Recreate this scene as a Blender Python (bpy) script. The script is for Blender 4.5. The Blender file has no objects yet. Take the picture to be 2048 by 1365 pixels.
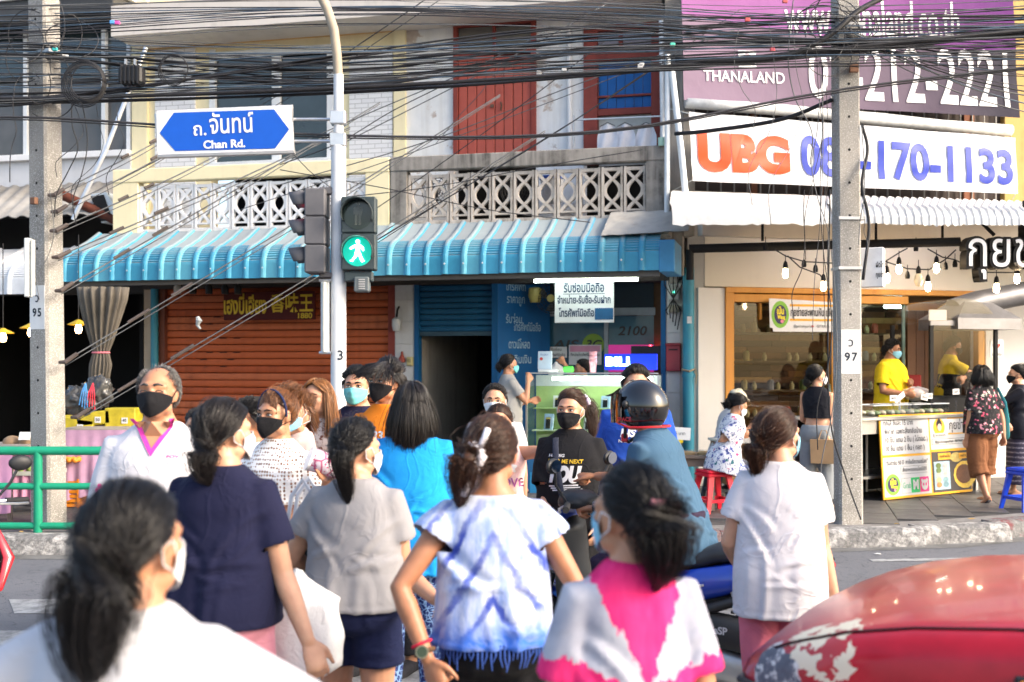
import bpy, bmesh, math, random
import numpy as np
from mathutils import Vector, Matrix, noise as mnoise
random.seed(7)
rng = np.random.default_rng(7)
SC = bpy.context.scene
COL = SC.collection
R = math.radians
# ------------------------------------------------------------------ camera, sky, sun, exposure
F_PX = 2275.6            # focal length in pixels of the 2048 px wide photograph (40 mm on 36 mm)
HORIZON = 725.0
CAM_Z = 1.77
cam_data = bpy.data.cameras.new('camera')
cam = bpy.data.objects.new('camera', cam_data)
COL.objects.link(cam)
cam.location = (0,0, CAM_Z)
cam.rotation_euler = (R(90),0,0)
cam_data.lens = 40.0
cam_data.sensor_width = 36.0
cam_data.shift_y = (HORIZON - 682.5)/2048
cam_data.clip_start = 0.05
cam_data.clip_end = 400
cam_data.dof.use_dof = True
cam_data.dof.focus_distance = 8.3
cam_data.dof.aperture_fstop = 2.6
SC.camera = cam
SUN_DIR = Vector((0.80,-0.36,0.50)).normalized()      # towards the sun: low, hazy, from the right and a little behind the camera
world = bpy.data.worlds.new('World')
SC.world = world
world.use_nodes = True
_wn = world.node_tree.nodes
_bg = _wn['Background']
_sky = _wn.new('ShaderNodeTexSky')
_sky.sky_type = 'NISHITA'
_sky.sun_disc = False
_sky.sun_elevation = math.asin(SUN_DIR.z)
_sky.sun_rotation = math.atan2(SUN_DIR.x, SUN_DIR.y)
_sky.altitude = 0
_sky.air_density = 1.0
_sky.dust_density = 4.0
_sky.ozone_density = 1.0
world.node_tree.links.new(_sky.outputs[0], _bg.inputs[0])
_bg.inputs[1].default_value = 0.15
sun_data = bpy.data.lights.new('sun', 'SUN')
sun_data.energy = 1.1
sun_data.angle = R(14)
sun_data.color = (1.0,0.88,0.74)
sun = bpy.data.objects.new('sun', sun_data)
COL.objects.link(sun)
sun.rotation_euler = SUN_DIR.to_track_quat('Z', 'Y').to_euler()
sun.location = (10,4,14)
SC.view_settings.view_transform = 'Standard'
SC.view_settings.look = 'None'
SC.view_settings.gamma = 1.0
SC.view_settings.use_curve_mapping = False
SC.view_settings.exposure = 1.62
SC.cycles.max_bounces = 7
SC.cycles.diffuse_bounces = 3
SC.cycles.glossy_bounces = 3
SC.cycles.transmission_bounces = 6
SC.cycles.transparent_max_bounces = 12
SC.cycles.caustics_reflective = False
SC.cycles.caustics_refractive = False
SC.cycles.use_denoising = True
SC.cycles.use_adaptive_sampling = True
SC.cycles.adaptive_threshold = 0.02
# ------------------------------------------------------------------ materials
MATS = {}
def srgb(h):
 v = [int(h[i:i + 2], 16)/255 for i in (1,3,5)]
 return tuple(c/12.92 if c <= .04045 else ((c + .055)/1.055) ** 2.4 for c in v)
def col4(c):
 if isinstance(c, str):
  c = srgb(c)
 return (c[0], c[1], c[2], 1.0)
class NT:
 def __init__(self, name):
  self.m = bpy.data.materials.new(name)
  self.m.use_nodes = True
  self.t = self.m.node_tree
  self.b = self.t.nodes['Principled BSDF']
  self._tc = None
 def n(self, kind, **kw):
  nd = self.t.nodes.new('ShaderNode' + kind)
  for k, v in kw.items():
   setattr(nd, k, v)
  return nd
 def link(self, a, b):
  self.t.links.new(a, b)
 def coord(self, which='Object', scale=None, rot=None):
  if self._tc is None:
   self._tc = self.n('TexCoord')
  o = self._tc.outputs[which]
  if scale is None and rot is None:
   return o
  mp = self.n('Mapping')
  if scale is not None:
   mp.inputs['Scale'].default_value = (scale,)*3 if isinstance(scale, (int, float)) else scale
  if rot is not None:
   mp.inputs['Rotation'].default_value = rot
  self.link(o, mp.inputs[0])
  return mp.outputs[0]
 def noise(self, scale, detail=4, rough=.55, co=None, dist=0):
  nd = self.n('TexNoise')
  nd.inputs['Scale'].default_value = scale
  nd.inputs['Detail'].default_value = detail
  nd.inputs['Roughness'].default_value = rough
  nd.inputs['Distortion'].default_value = dist
  self.link(co if co is not None else self.coord(), nd.inputs['Vector'])
  return nd.outputs['Fac']
 def ramp(self, fac, stops, interp='LINEAR'):
  nd = self.n('ValToRGB')
  cr = nd.color_ramp
  cr.interpolation = interp
  while len(cr.elements) < len(stops):
   cr.elements.new(.5)
  for e, (p, c) in zip(cr.elements, stops):
   e.position = p
   e.color = col4(c) if not isinstance(c, (int, float)) else (c, c, c, 1)
  self.link(fac, nd.inputs[0])
  return nd.outputs[0]
 def mix(self, fac, a, b, mode='MIX'):
  nd = self.n('Mix', data_type='RGBA', blend_type=mode)
  for sock, v in ((nd.inputs[0], fac),(nd.inputs[6], a),(nd.inputs[7], b)):
   if isinstance(v, (int, float)):
    sock.default_value = v
   elif isinstance(v, (tuple, list, str)):
    sock.default_value = col4(v)
   else:
    self.link(v, sock)
  return nd.outputs[2]
 def math(self, op, a, b=None, c=None):
  nd = self.n('Math', operation=op)
  for i, v in enumerate((a, b, c)):
   if v is None:
    continue
   if isinstance(v, (int, float)):
    nd.inputs[i].default_value = v
   else:
    self.link(v, nd.inputs[i])
  return nd.outputs[0]
 def sep(self, co):
  nd = self.n('SeparateXYZ')
  self.link(co, nd.inputs[0])
  return nd.outputs
 def bump(self, h, strength=.3, dist=.01):
  nd = self.n('Bump')
  nd.inputs['Strength'].default_value = strength
  nd.inputs['Distance'].default_value = dist
  self.link(h, nd.inputs['Height'])
  self.link(nd.outputs[0], self.b.inputs['Normal'])
 def set(self, color=None, rough=None, metal=None, spec=None, emit=None, emit_s=None, trans=None, alpha=None, coat=None, sheen=None, sss=None, ior=None):
  b = self.b
  if color is not None:
   if isinstance(color, (tuple, list, str)):
    b.inputs['Base Color'].default_value = col4(color)
   else:
    self.link(color, b.inputs['Base Color'])
  for key, v in (('Roughness', rough),('Metallic', metal),('Specular IOR Level', spec),('Emission Strength', emit_s),('Transmission Weight', trans),
                       ('Alpha', alpha),('Coat Weight', coat),('Sheen Weight', sheen),('Subsurface Weight', sss),('IOR', ior)):
   if v is not None:
    if isinstance(v, (int, float)):
     b.inputs[key].default_value = v
    else:
     self.link(v, b.inputs[key])
  if emit is not None:
   b.inputs['Emission Color'].default_value = col4(emit)
  return self
def plain(name, color, rough=.6, metal=0, var=.12, vscale=6, bump=.0, bscale=60, spec=.4, **kw):
 if name in MATS:
  return MATS[name]
 t = NT(name)
 c = srgb(color) if isinstance(color, str) else color
 if var:
  f = t.noise(vscale, 5,.6)
  d = tuple(x*(1 - var) for x in c)
  l = tuple(min(1, x*(1 + var)) for x in c)
  t.set(color=t.ramp(f, [(.3, d),(.7, l)]))
  t.set(rough=t.math('MULTIPLY_ADD', f, .16, max(.02, rough - .08)))
 else:
  t.set(color=c, rough=rough)
 t.set(metal=metal, spec=spec, **kw)
 if bump:
  t.bump(t.noise(bscale, 4), bump, .004)
 MATS[name] = t.m
 return t.m
def grimy(name, color, dirt, amount=.5, scale=2.2, rough=.75, bump=.25, bscale=45, streak=True, spec=.3, dark=None):
 if name in MATS:
  return MATS[name]
 t = NT(name)
 c, d = col4(color)[:3], col4(dirt)[:3]
 a = t.noise(scale, 7,.65)
 m = t.ramp(a, [(.5 - .18*amount, 0.0),(.78 - .2*amount, 1.0)])
 if streak:
  s = t.noise(1.0,5,.6, t.coord('Object', (9,9,.55)))
  m = t.math('MULTIPLY', m, t.ramp(s, [(.35,0.0),(.65,1.0)]))
 fine = t.noise(bscale*1.7,3)
 base = t.mix(t.math('MULTIPLY', m, amount), c, d)
 base = t.mix(t.math('MULTIPLY', fine, .25), base, tuple(x*.8 for x in c))
 t.set(color=base, rough=rough, spec=spec)
 t.bump(t.noise(bscale, 5), bump, .006)
 MATS[name] = t.m
 return t.m
def emit_mat(name, color, strength):
 if name in MATS:
  return MATS[name]
 t = NT(name)
 t.set(color=color, rough=.5, emit=color, emit_s=strength)
 MATS[name] = t.m
 return t.m
def glass_mat(name, tint=(.9,.95,.95), rough=.02, alpha=.25, spec=.5):
 if name in MATS:
  return MATS[name]
 t = NT(name)
 tr = t.n('BsdfTransparent')
 tr.inputs[0].default_value = col4(tint)
 gl = t.n('BsdfGlossy')
 gl.inputs['Roughness'].default_value = rough
 gl.inputs['Color'].default_value = (1,1,1,1)
 fr = t.n('LayerWeight')
 fr.inputs[0].default_value = .5
 mx = t.n('MixShader')
 fac = t.math('MULTIPLY_ADD', t.math('POWER', fr.outputs['Facing'], 4.0),.5,.012 + alpha*.1)
 t.link(fac, mx.inputs[0])
 t.link(tr.outputs[0], mx.inputs[1])
 t.link(gl.outputs[0], mx.inputs[2])
 t.link(mx.outputs[0], t.t.nodes['Material Output'].inputs[0])
 MATS[name] = t.m
 return t.m
# ------------------------------------------------------------------ mesh building
class MB:
 def __init__(self):
  self.v, self.f, self.mi, self.sm = [], [], [], []
  self.cur = 0
  self.smooth = False
 def add(self, vs, fs):
  o = len(self.v)
  self.v.extend([tuple(p) for p in vs])
  for f in fs:
   self.f.append(tuple(i + o for i in f))
   self.mi.append(self.cur)
   self.sm.append(self.smooth)
  return self
 def box(self, c, s, rot=None, bev=0.0):
  x, y, z = s[0]/2, s[1]/2, s[2]/2
  if bev > 0:
   b = min(bev, x*.9, y*.9, z*.9)
   vs = []
   for sx in (-1,1):
    for sy in (-1,1):
     for sz in (-1,1):
      vs += [(sx*x, sy*(y - b), sz*(z - b)),(sx*(x - b), sy*y, sz*(z - b)),(sx*(x - b), sy*(y - b), sz*z)]
   bm = bmesh.new()
   for p in vs:
    bm.verts.new(p)
   bmesh.ops.convex_hull(bm, input=bm.verts)
   bm.verts.index_update()
   vs = [tuple(q.co) for q in bm.verts]
   fs = [tuple(q.index for q in f.verts) for f in bm.faces]
   bm.free()
  else:
   vs = [(sx*x, sy*y, sz*z) for sx in (-1,1) for sy in (-1,1) for sz in (-1,1)]
   fs = [(0,1,3,2),(4,6,7,5),(0,4,5,1),(2,3,7,6),(0,2,6,4),(1,5,7,3)]
  m = Matrix.Translation(c) @ (rot.to_4x4() if rot is not None else Matrix.Identity(4))
  return self.add([m @ Vector(p) for p in vs], fs)
 def span(self, a, b, bev=0.0):
  c = [(p + q)/2 for p, q in zip(a, b)]
  return self.box(c, [abs(q - p) for p, q in zip(a, b)], None, bev)
 def rings(self, rs, close=True, cap=True):
  n = len(rs[0])
  vs = [p for r in rs for p in r]
  fs = []
  for i in range(len(rs) - 1):
   for j in range(n if close else n - 1):
    k = (j + 1) % n
    fs.append((i*n + j, i*n + k, (i + 1)*n + k, (i + 1)*n + j))
  if cap and close:
   fs.append(tuple(range(n))[::-1])
   fs.append(tuple((len(rs) - 1)*n + j for j in range(n)))
  return self.add(vs, fs)
 def tube(self, pts, r, n=8, cap=True, ref=None, flat=1.0, rnd=False):
  pts = [Vector(p) for p in pts]
  rr = [r]*len(pts) if isinstance(r, (int, float)) else list(r)
  if rnd:
   d0 = (pts[0] - pts[1]).normalized()
   d1 = (pts[-1] - pts[-2]).normalized()
   P, Q = [], []
   for a in (85,60,30):
    P.append(pts[0] + d0*rr[0]*math.sin(R(a)))
    Q.append(rr[0]*math.cos(R(a)))
   P += pts
   Q += rr
   for a in (30,60,85):
    P.append(pts[-1] + d1*rr[-1]*math.sin(R(a)))
    Q.append(rr[-1]*math.cos(R(a)))
   pts, rr = P, Q
  rs = []
  u = None
  for i, p in enumerate(pts):
   t = (pts[min(i + 1, len(pts) - 1)] - pts[max(i - 1,0)])
   t = t.normalized() if t.length > 1e-9 else Vector((0,0,1))
   if u is None:
    g = Vector(ref) if ref is not None else (Vector((0,0,1)) if abs(t.z) < .9 else Vector((1,0,0)))
    u = (g - t*g.dot(t)).normalized()
   else:
    u = u - t*u.dot(t)
    u = u.normalized() if u.length > 1e-6 else Vector((1,0,0))
   w = t.cross(u)
   rs.append([p + (u*math.cos(2*math.pi*k/n) + w*(flat*math.sin(2*math.pi*k/n)))*rr[i] for k in range(n)])
  return self.rings(rs, True, cap)
 def lathe(self, prof, c=(0,0,0), n=20, axis='z', cap=True):
  rs = []
  for r, h in prof:
   ring = []
   for k in range(n):
    a = 2*math.pi*k/n
    x, y = r*math.cos(a), r*math.sin(a)
    p = {'z': (x, y, h), 'y': (x, h, y), 'x': (h, x, y)}[axis]
    ring.append((p[0] + c[0], p[1] + c[1], p[2] + c[2]))
   rs.append(ring)
  return self.rings(rs, True, cap)
 def prism(self, poly, axis, a, b):
  def mk(p, h):
   return {'y': (p[0], h, p[1]), 'x': (h, p[0], p[1]), 'z': (p[0], p[1], h)}[axis]
  n = len(poly)
  vs = [mk(p, a) for p in poly] + [mk(p, b) for p in poly]
  fs = [tuple(range(n)), tuple(range(n, 2*n))[::-1]]
  fs += [(i, i + n, (i + 1) % n + n, (i + 1) % n) for i in range(n)]
  return self.add(vs, fs)
 def ball(self, c, r, n=12, m=8):
  rx, ry, rz = (r, r, r) if isinstance(r, (int, float)) else r
  rs = []
  for i in range(m + 1):
   a = math.pi*(i + (.08 if i == 0 else -.08 if i == m else 0))/m
   rs.append([(c[0] + rx*math.sin(a)*math.cos(2*math.pi*k/n), c[1] + ry*math.sin(a)*math.sin(2*math.pi*k/n), c[2] - rz*math.cos(a)) for k in range(n)])
  return self.rings(rs)
 def mesh(self, name, mats):
  me = bpy.data.meshes.new(name)
  me.from_pydata(self.v, [], self.f)
  for m in (mats if isinstance(mats, (list, tuple)) else [mats]):
   me.materials.append(m)
  me.polygons.foreach_set('material_index', self.mi)
  me.polygons.foreach_set('use_smooth', self.sm)
  bm = bmesh.new()
  bm.from_mesh(me)
  bmesh.ops.recalc_face_normals(bm, faces=bm.faces)
  bm.to_mesh(me)
  bm.free()
  return me
 def build(self, name, mats, parent=None, smooth=False):
  me = self.mesh(name, mats)
  if smooth:
   shade(me)
  return link(name, me, parent)
def shade(me, angle=40):
 me.polygons.foreach_set('use_smooth', [True]*len(me.polygons))
 try:
  me.set_sharp_from_angle(angle=R(angle))
 except Exception:
  pass
def link(name, data, parent=None, loc=None, rot=None):
 o = bpy.data.objects.new(name, data)
 COL.objects.link(o)
 if parent is not None:
  o.parent = parent
 if loc is not None:
  o.location = loc
 if rot is not None:
  o.rotation_euler = rot
 return o
def empty(name, loc=(0,0,0), rz=0.0):
 o = link(name, None, None, loc, (0,0, rz))
 o.empty_display_size = .1
 return o
def tag(o, label=None, cat=None, group=None, kind=None):
 for k, v in (('label', label),('category', cat),('group', group),('kind', kind)):
  if v:
   o[k] = v
 return o
def copy_tree(o, parent=None):
 c = o.copy()
 COL.objects.link(c)
 c.parent = parent
 for ch in list(o.children):
  copy_tree(ch, c)
 return c
def one(name, mats, parent, fn, smooth=False):
 b = MB()
 fn(b)
 return b.build(name, mats, parent, smooth)
def boxpart(name, mat, parent, a, b, bev=0.0):
 return MB().span(a, b, bev).build(name, mat, parent)
def at(px, py, Y):
 return Vector(((px - 1024)*Y/F_PX, Y, CAM_Z - (py - HORIZON)*Y/F_PX))
class Face:
 def __init__(self, X, Y, deg):
  self.o, self.a = Vector((X, Y, 0)), R(deg)
  self.ux, self.uy = math.cos(self.a), math.sin(self.a)
 def uz(self, px, py, off=0.0):
  dx = (px - 1024)/F_PX
  nx, ny = self.uy, -self.ux
  ox, oy = self.o.x + nx*off, self.o.y + ny*off
  t = (ox*nx + oy*ny)/(dx*nx + ny)
  return ((dx*t - self.o.x)*self.ux + (t - self.o.y)*self.uy, CAM_Z - (py - HORIZON)*t/F_PX)
 def u(self, px, off=0.0):
  return self.uz(px, 700, off)[0]
 def root(self, name):
  return empty(name, self.o, self.a)
_text_scene = bpy.data.scenes.new('bench')
def bench_mesh(o):
 with bpy.context.temp_override(scene=_text_scene, view_layer=_text_scene.view_layers[0]):
  dg = bpy.context.evaluated_depsgraph_get()
  dg.update()
  me = bpy.data.meshes.new_from_object(o.evaluated_get(dg))
 bpy.data.objects.remove(o)
 return me
def text(body, size, mat, parent, loc, rot=(R(90),0,0), bold=0.0, align='CENTER', name='lettering', width=None, shear=0.0, spacing=1.0, depth=0.0, vscale=1.0):
 c = bpy.data.curves.new('letters', 'FONT')
 c.body, c.size, c.offset, c.shear, c.space_character = body, 1.0, bold, shear, spacing
 c.align_x = align
 c.align_y = 'CENTER'
 c.resolution_u = 4
 c.extrude = depth
 o = bpy.data.objects.new('letters', c)
 _text_scene.collection.objects.link(o)
 me = bench_mesh(o)
 bpy.data.curves.remove(c)
 n = len(me.vertices)
 if n == 0:
  return None
 co = np.empty(n*3)
 me.vertices.foreach_get('co', co)
 co = co.reshape(-1,3)
 w = co[:, 0].max() - co[:, 0].min()
 sx = (width/w) if width else size
 co[:, 0] *= sx
 co[:, 1] *= size*vscale
 me.vertices.foreach_set('co', co.ravel())
 me.materials.clear()
 me.materials.append(mat)
 me.update()
 return link(name, me, parent, loc, rot)
def hnoise(x, y, z=0.0):
 return mnoise.noise(Vector((x, y, z)))
# ------------------------------------------------------------------ road, kerb, pavement
def road_material():
 t = NT('asphalt')
 a = t.noise(.7,6,.6)
 b = t.noise(160,3)
 c = t.ramp(a, [(.3,(.075,.082,.095)),(.7,(.125,.13,.145))])
 c = t.mix(t.ramp(b, [(.45,0.0),(.75,1.0)]), c, (.24,.24,.25))
 cr = t.noise(2.6,3,.5, dist=2.5)
 c = t.mix(t.ramp(cr, [(.49,0.0),(.5,1.0),(.51,0.0)]), c, (.045,.047,.052))
 t.set(color=c, rough=.82, spec=.3)
 t.bump(b, .35,.006)
 return t.m
ASPHALT = road_material()
b = MB()
b.add([(-120,-60,0),(120,-60,0),(120,200,0),(-120,200,0)], [(0,1,2,3)])
tag(b.build('road', ASPHALT), kind='structure')
def paint_material():
 t = NT('road_paint')
 n = t.noise(9,7,.7)
 f = t.noise(120,3)
 c = t.mix(t.ramp(n, [(.4,0.0),(.62,1.0)]),(.40,.41,.41),(.17,.175,.18))
 t.set(color=t.mix(t.math('MULTIPLY', f, .4), c, (.15,.155,.16)), rough=.7)
 t.bump(f, .3,.004)
 return t.m
PAINT = paint_material()
for i in range(7):
 y0 = 3.0 + i*1.0
 b = MB()
 pts = [(-3.3 - .04*i, y0),(1.75 + .05*i, y0 + .14),(1.8 + .05*i, y0 + .62),(-3.55 - .04*i, y0 + .48)]
 b.add([(p[0], p[1], .004) for p in pts], [(0,1,2,3)])
 tag(b.build('crossing_stripe', PAINT), kind='structure')
b = MB()
b.add([(-9,8.3,.0045),(-4.2,8.9,.0045),(-4.2,8.55,.0045),(-9,7.9,.0045)], [(0,1,2,3)])
tag(b.build('stop_line', PAINT), kind='structure')
b = MB()
b.add([(3.2,10.2,.004),(9,10.75,.004),(9,10.6,.004),(3.2,10.08,.004)], [(0,1,2,3)])
tag(b.build('edge_line', PAINT), kind='structure')
KERB = [(-10,10.33),(-4,10.43),(1.0,10.66),(3.0,10.82),(4.3,11.08),(5.4,11.62),(7.0,12.5),(9.5,13.9)]
def kerb_point(d):
 for (x0, y0),(x1, y1) in zip(KERB, KERB[1:]):
  L = math.hypot(x1 - x0, y1 - y0)
  if d <= L:
   return Vector((x0 + (x1 - x0)*d/L, y0 + (y1 - y0)*d/L, 0)), math.atan2(y1 - y0, x1 - x0)
  d -= L
 return None, 0
def kerb_paint(name, c):
 t = NT(name)
 n = t.noise(7,8,.72)
 m = t.ramp(n, [(.38,0.0),(.52,1.0)])
 z = t.sep(t.coord())[2]
 low = t.ramp(z, [(.0,1.0),(.09,.0)])
 m = t.math('MAXIMUM', m, t.math('MULTIPLY', low, t.ramp(t.noise(20,5), [(.4,0.0),(.6,1.0)])))
 conc = t.ramp(t.noise(30,5), [(.3,(.10,.10,.10)),(.7,(.25,.245,.24))])
 t.set(color=t.mix(m, c, conc), rough=.85, spec=.2)
 t.bump(t.noise(24,6,.7),.7,.02)
 return t.m
KW, KR = kerb_paint('kerb_white', (.46,.45,.43)), kerb_paint('kerb_red', (.17,.06,.065))
kerb_root = tag(empty('kerb'), kind='structure')
d, i = 0.0,0
prof = [(0,-.02),(.012,.02),(.05,.135),(.075,.16),(.10,.168),(.26,.168),(.26,-.02)]
km = {}
for red in (0,1):
 b = MB()
 rs = []
 for k in range(13):
  x = .004 + k*.082
  j = lambda q: .008*hnoise(x*7 + red*9, q[0]*20, q[1]*20)
  rs.append([(x, q[0] + j(q), q[1] + (.5*j(q) if q[1] > .1 else 0)) for q in prof])
 b.rings(rs)
 km[red] = b.mesh('kerb_block', KR if red else KW)
seq = [0,0,1,1,1,0,0,1,1,0,0,1,1,0,0,1,0,0,1,1,0,0]
while True:
 p, a = kerb_point(d)
 if p is None:
  break
 link('kerb_block', km[seq[i % len(seq)]], kerb_root, p, (0,0, a))
 d += 1.0
 i += 1
gutter = MB()
for (x0, y0),(x1, y1) in zip(KERB, KERB[1:]):
 gutter.add([(x0, y0 - .22,.003),(x1, y1 - .22,.003),(x1, y1 + .05,.003),(x0, y0 + .05,.003)], [(0,1,2,3)])
tag(gutter.build('gutter', grimy('gutter_grime', (.17,.17,.165),(.07,.068,.06),.7,5,.9,.5,60, False)), kind='structure')
PAVE_Z = .15
t = NT('pavement_bed')
t.set(color=t.ramp(t.noise(5,6), [(.3,(.03,.03,.03)),(.7,(.075,.072,.07))]), rough=.9)
b = MB()
back = [(30,30),(-30,30)]
poly = [(x, y + .24) for x, y in KERB] + back
b.add([(x, y, PAVE_Z - .02) for x, y in poly], [tuple(range(len(poly)))])
pavement = tag(b.build('pavement', t.m), kind='structure')
def slab_mat(k):
 t = NT('paving_slab_%d' % k)
 n = t.noise(3.5,6,.65)
 base = [(.085,.082,.08),(.105,.10,.097),(.07,.068,.068)][k]
 c = t.ramp(n, [(.3, tuple(x*.7 for x in base)),(.7, tuple(x*1.35 for x in base))])
 sp = t.noise(26,6,.7)
 t.set(color=t.mix(t.ramp(sp, [(.62,0.0),(.72,1.0)]), c, tuple(x*2.1 for x in base)))
 t.set(rough=t.ramp(n, [(.3,.38),(.7,.7)]), spec=.45)
 t.bump(t.noise(90,4),.25,.004)
 return t.m
sm = []
for k in range(3):
 b = MB()
 b.box((0,0,0),(.405,.805,.03), None, .004)
 sm.append(b.mesh('slab', slab_mat(k)))
ca, sa = math.cos(R(-13.8)), math.sin(R(-13.8))
def kerb_y(x):
 for (x0, y0),(x1, y1) in zip(KERB, KERB[1:]):
  if x0 <= x <= x1:
   return y0 + (y1 - y0)*(x - x0)/(x1 - x0)
 return 99
nsl = 0
for i in range(-26,26):
 for j in range(-9,7):
  lx, ly = i*.41,(j + (.5 if i % 2 else 0))*.81
  x, y = lx*ca - ly*sa, 13.6 + lx*sa + ly*ca
  if x < -7.4 or x > 8 or y > 15.6 - .2*x and x < 2 or y > 16.8:
   continue
  if abs(x) > .5*y + .6 or kerb_y(x) + .24 + .46 > y or nsl >= 296:
   continue
  link('slab', sm[random.randrange(3)], pavement, (x, y, PAVE_Z - .016 + random.uniform(-.002,.002)),(0,0, R(-13.8) + random.uniform(-.004,.004)))
  nsl += 1
t = NT('kerb_side_concrete')
t.set(color=t.ramp(t.noise(4,7,.7), [(.3,(.12,.115,.11)),(.7,(.26,.25,.24))]), rough=.85)
t.bump(t.noise(50,5),.4,.006)
b = MB()
for (x0, y0),(x1, y1) in zip(KERB, KERB[1:]):
 b.add([(x0, y0 + .24, PAVE_Z - .008),(x1, y1 + .24, PAVE_Z - .008),(x1, y1 + .62, PAVE_Z - .008),(x0, y0 + .62, PAVE_Z - .008)], [(0,1,2,3)])
b.build('kerb_side_strip', t.m, pavement)
lm = plain('dry_leaf', (.3,.2,.07),.8)
lw = plain('paper_scrap', (.7,.7,.68),.8)
for k in range(26):
 x = random.uniform(-6,7)
 y = min(kerb_y(x),20) + random.uniform(-.5,.6)
 z = PAVE_Z + .004 if y > kerb_y(x) + .25 else (.008 if y < kerb_y(x) else .18)
 b = MB()
 s = random.uniform(.02,.045)
 a0 = random.uniform(0,6)
 pts = [(s*math.cos(a0 + q)*(1 + .3*math.sin(3*q)), s*.6*math.sin(a0 + q)) for q in (0,1,2,3,4,5)]
 b.add([(x + p[0], y + p[1], z + .004*(q % 3)) for q, p in enumerate(pts)] + [(x, y, z + .012)], [(q, (q + 1) % 6,6) for q in range(6)])
 o = b.build('dry_leaf' if k % 3 else 'paper_scrap', lm if k % 3 else lw)
 tag(o, 'small dry leaf lying by the kerb' if k % 3 else 'tiny paper scrap lying by the kerb', 'leaf' if k % 3 else 'litter', 'leaves along the kerb' if k % 3 else 'paper scraps along the kerb')
# ------------------------------------------------------------------ the shophouse row on the left
L = Face(0,15.72,-13.8)
LS = [None]
def lu(px, off=0.0):
 return L.u(px, off)
def lz(px, py, off=0.0):
 return L.uz(px, py, off)[1]
YELLOW = grimy('yellow_wall', '#f3e6bd', '#a8966e', .35,2.0)
WHITE_PEEL = None
def peel_wall():
 t = NT('white_peeling_wall')
 n = t.noise(1.5,8,.68)
 lowz = t.sep(t.coord())[2]
 m = t.ramp(n, [(.56,0.0),(.585,1.0)])
 edge = t.ramp(n, [(.545,0.0),(.565,1.0),(.58,0.0)])
 c = t.ramp(t.noise(6,5), [(.3,(.72,.73,.73)),(.7,(.82,.82,.80))])
 under = t.ramp(t.noise(14,5), [(.3,(.45,.36,.30)),(.7,(.62,.56,.5))])
 st = t.ramp(t.noise(1,5,.6, t.coord('Object', (7,7,.5))), [(.5,0.0),(.75,.5)])
 c = t.mix(st, c, (.5,.47,.42))
 t.set(color=t.mix(m, c, under), rough=.8)
 t.bump(t.math('ADD', t.math('MULTIPLY', m, -1), t.math('MULTIPLY', t.noise(40,4),.3)),.5,.01)
 return t.m
WHITE_PEEL = peel_wall()
def brick_white():
 t = NT('white_brick_panel')
 br = t.n('TexBrick')
 br.inputs['Scale'].default_value = 1
 br.inputs['Brick Width'].default_value = .2
 br.inputs['Row Height'].default_value = .065
 br.inputs['Mortar Size'].default_value = .006
 br.inputs['Color1'].default_value = (.80,.80,.80,1)
 br.inputs['Color2'].default_value = (.74,.74,.75,1)
 br.inputs['Mortar'].default_value = (.5,.5,.5,1)
 t.link(t.coord('Object', None, (R(90),0,0)), br.inputs[0])
 t.set(color=br.outputs[0], rough=.8)
 t.bump(br.outputs['Fac'], -.5,.008)
 return t.m
WBRICK = brick_white()
CONC_OLD = grimy('weathered_concrete', (.36,.335,.30),(.035,.034,.03),.95,2.6,.9,.6,30)
CONC_PALE = grimy('pale_concrete', (.64,.58,.51),(.09,.08,.07),.8,5.0,.9,.5,40)
WHITE_PAINT = grimy('white_paint', (.80,.80,.80),(.35,.34,.32),.4,3.5,.7)
REDWOOD = grimy('red_brown_paint', '#b4584a', '#6a2f28', .35,4,.6,.3,70)
REDFRAME = grimy('dark_red_frame', '#8e3f34', '#4a211c', .5,5,.55)
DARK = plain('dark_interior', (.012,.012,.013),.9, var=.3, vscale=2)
GLASSDARK = None
def window_glass():
 t = NT('dark_window_glass')
 n = t.noise(1.6,5)
 t.set(color=t.ramp(n, [(.3,(.012,.02,.022)),(.7,(.035,.055,.06))]), rough=.06, spec=.8)
 t.bump(t.noise(2.2,2),.05,.02)
 return t.m
GLASSDARK = window_glass()
ALU = plain('aluminium', (.62,.63,.64),.35,.8,.1)
ALUW = plain('white_aluminium', (.74,.76,.77),.4,0,.08)
TEALPIPE = grimy('teal_pipe_paint', '#3b8fa8', '#5f6a66', .4,6,.5,.15)
row = L.root('shophouse_row')
tag(row, 'two storey shophouses with blue awning, concrete balconies and orange roller shutter', 'building')
def wall(name, mat, px0, px1, py0, py1, off0, off1, bev=0.0, pxoff=None, parent=None):
 q = off1 if pxoff is None else pxoff
 a, c = lu(px0, q), lu(px1, q)
 pm = (px0 + px1)/2
 return boxpart(name, mat, parent or row, (a, -off0, lz(pm, py1, q)),(c, -off1, lz(pm, py0, q)), bev)
ZB = 3.50        # balcony floor
def upper(name, mat, px0, px1, z0, z1, off0=-.22, off1=0.0):
 return boxpart(name, mat, row, (lu(px0),-off0, z0),(lu(px1),-off1, z1))
zt = 7.6
upper('wall', YELLOW, 268,422,3.3, zt)
upper('wall', YELLOW, 664,812,3.3, zt)
upper('wall', YELLOW, 422,664, lz(540,105), zt)
upper('wall', YELLOW, 422,664,3.3,3.62)
upper('brick_panel', WBRICK, 312,392,3.6, lz(350,100),0,.03)
upper('brick_panel', WBRICK, 700,786,3.6, lz(740,100),0,.03)
upper('pilaster', YELLOW, 268,298,3.3, zt, 0,.06)
upper('pilaster', YELLOW, 790,813,3.3, zt, 0,.05)
upper('band', grimy('ochre_band', '#d9a860', '#8a6a40', .3,3),298,790, lz(540,82), lz(540,50),0,.045)
zdoor = lz(990,45)
upper('wall', WHITE_PEEL, 813,908,3.3, zt)
upper('wall', WHITE_PEEL, 1072,1168,3.3, zt)
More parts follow.
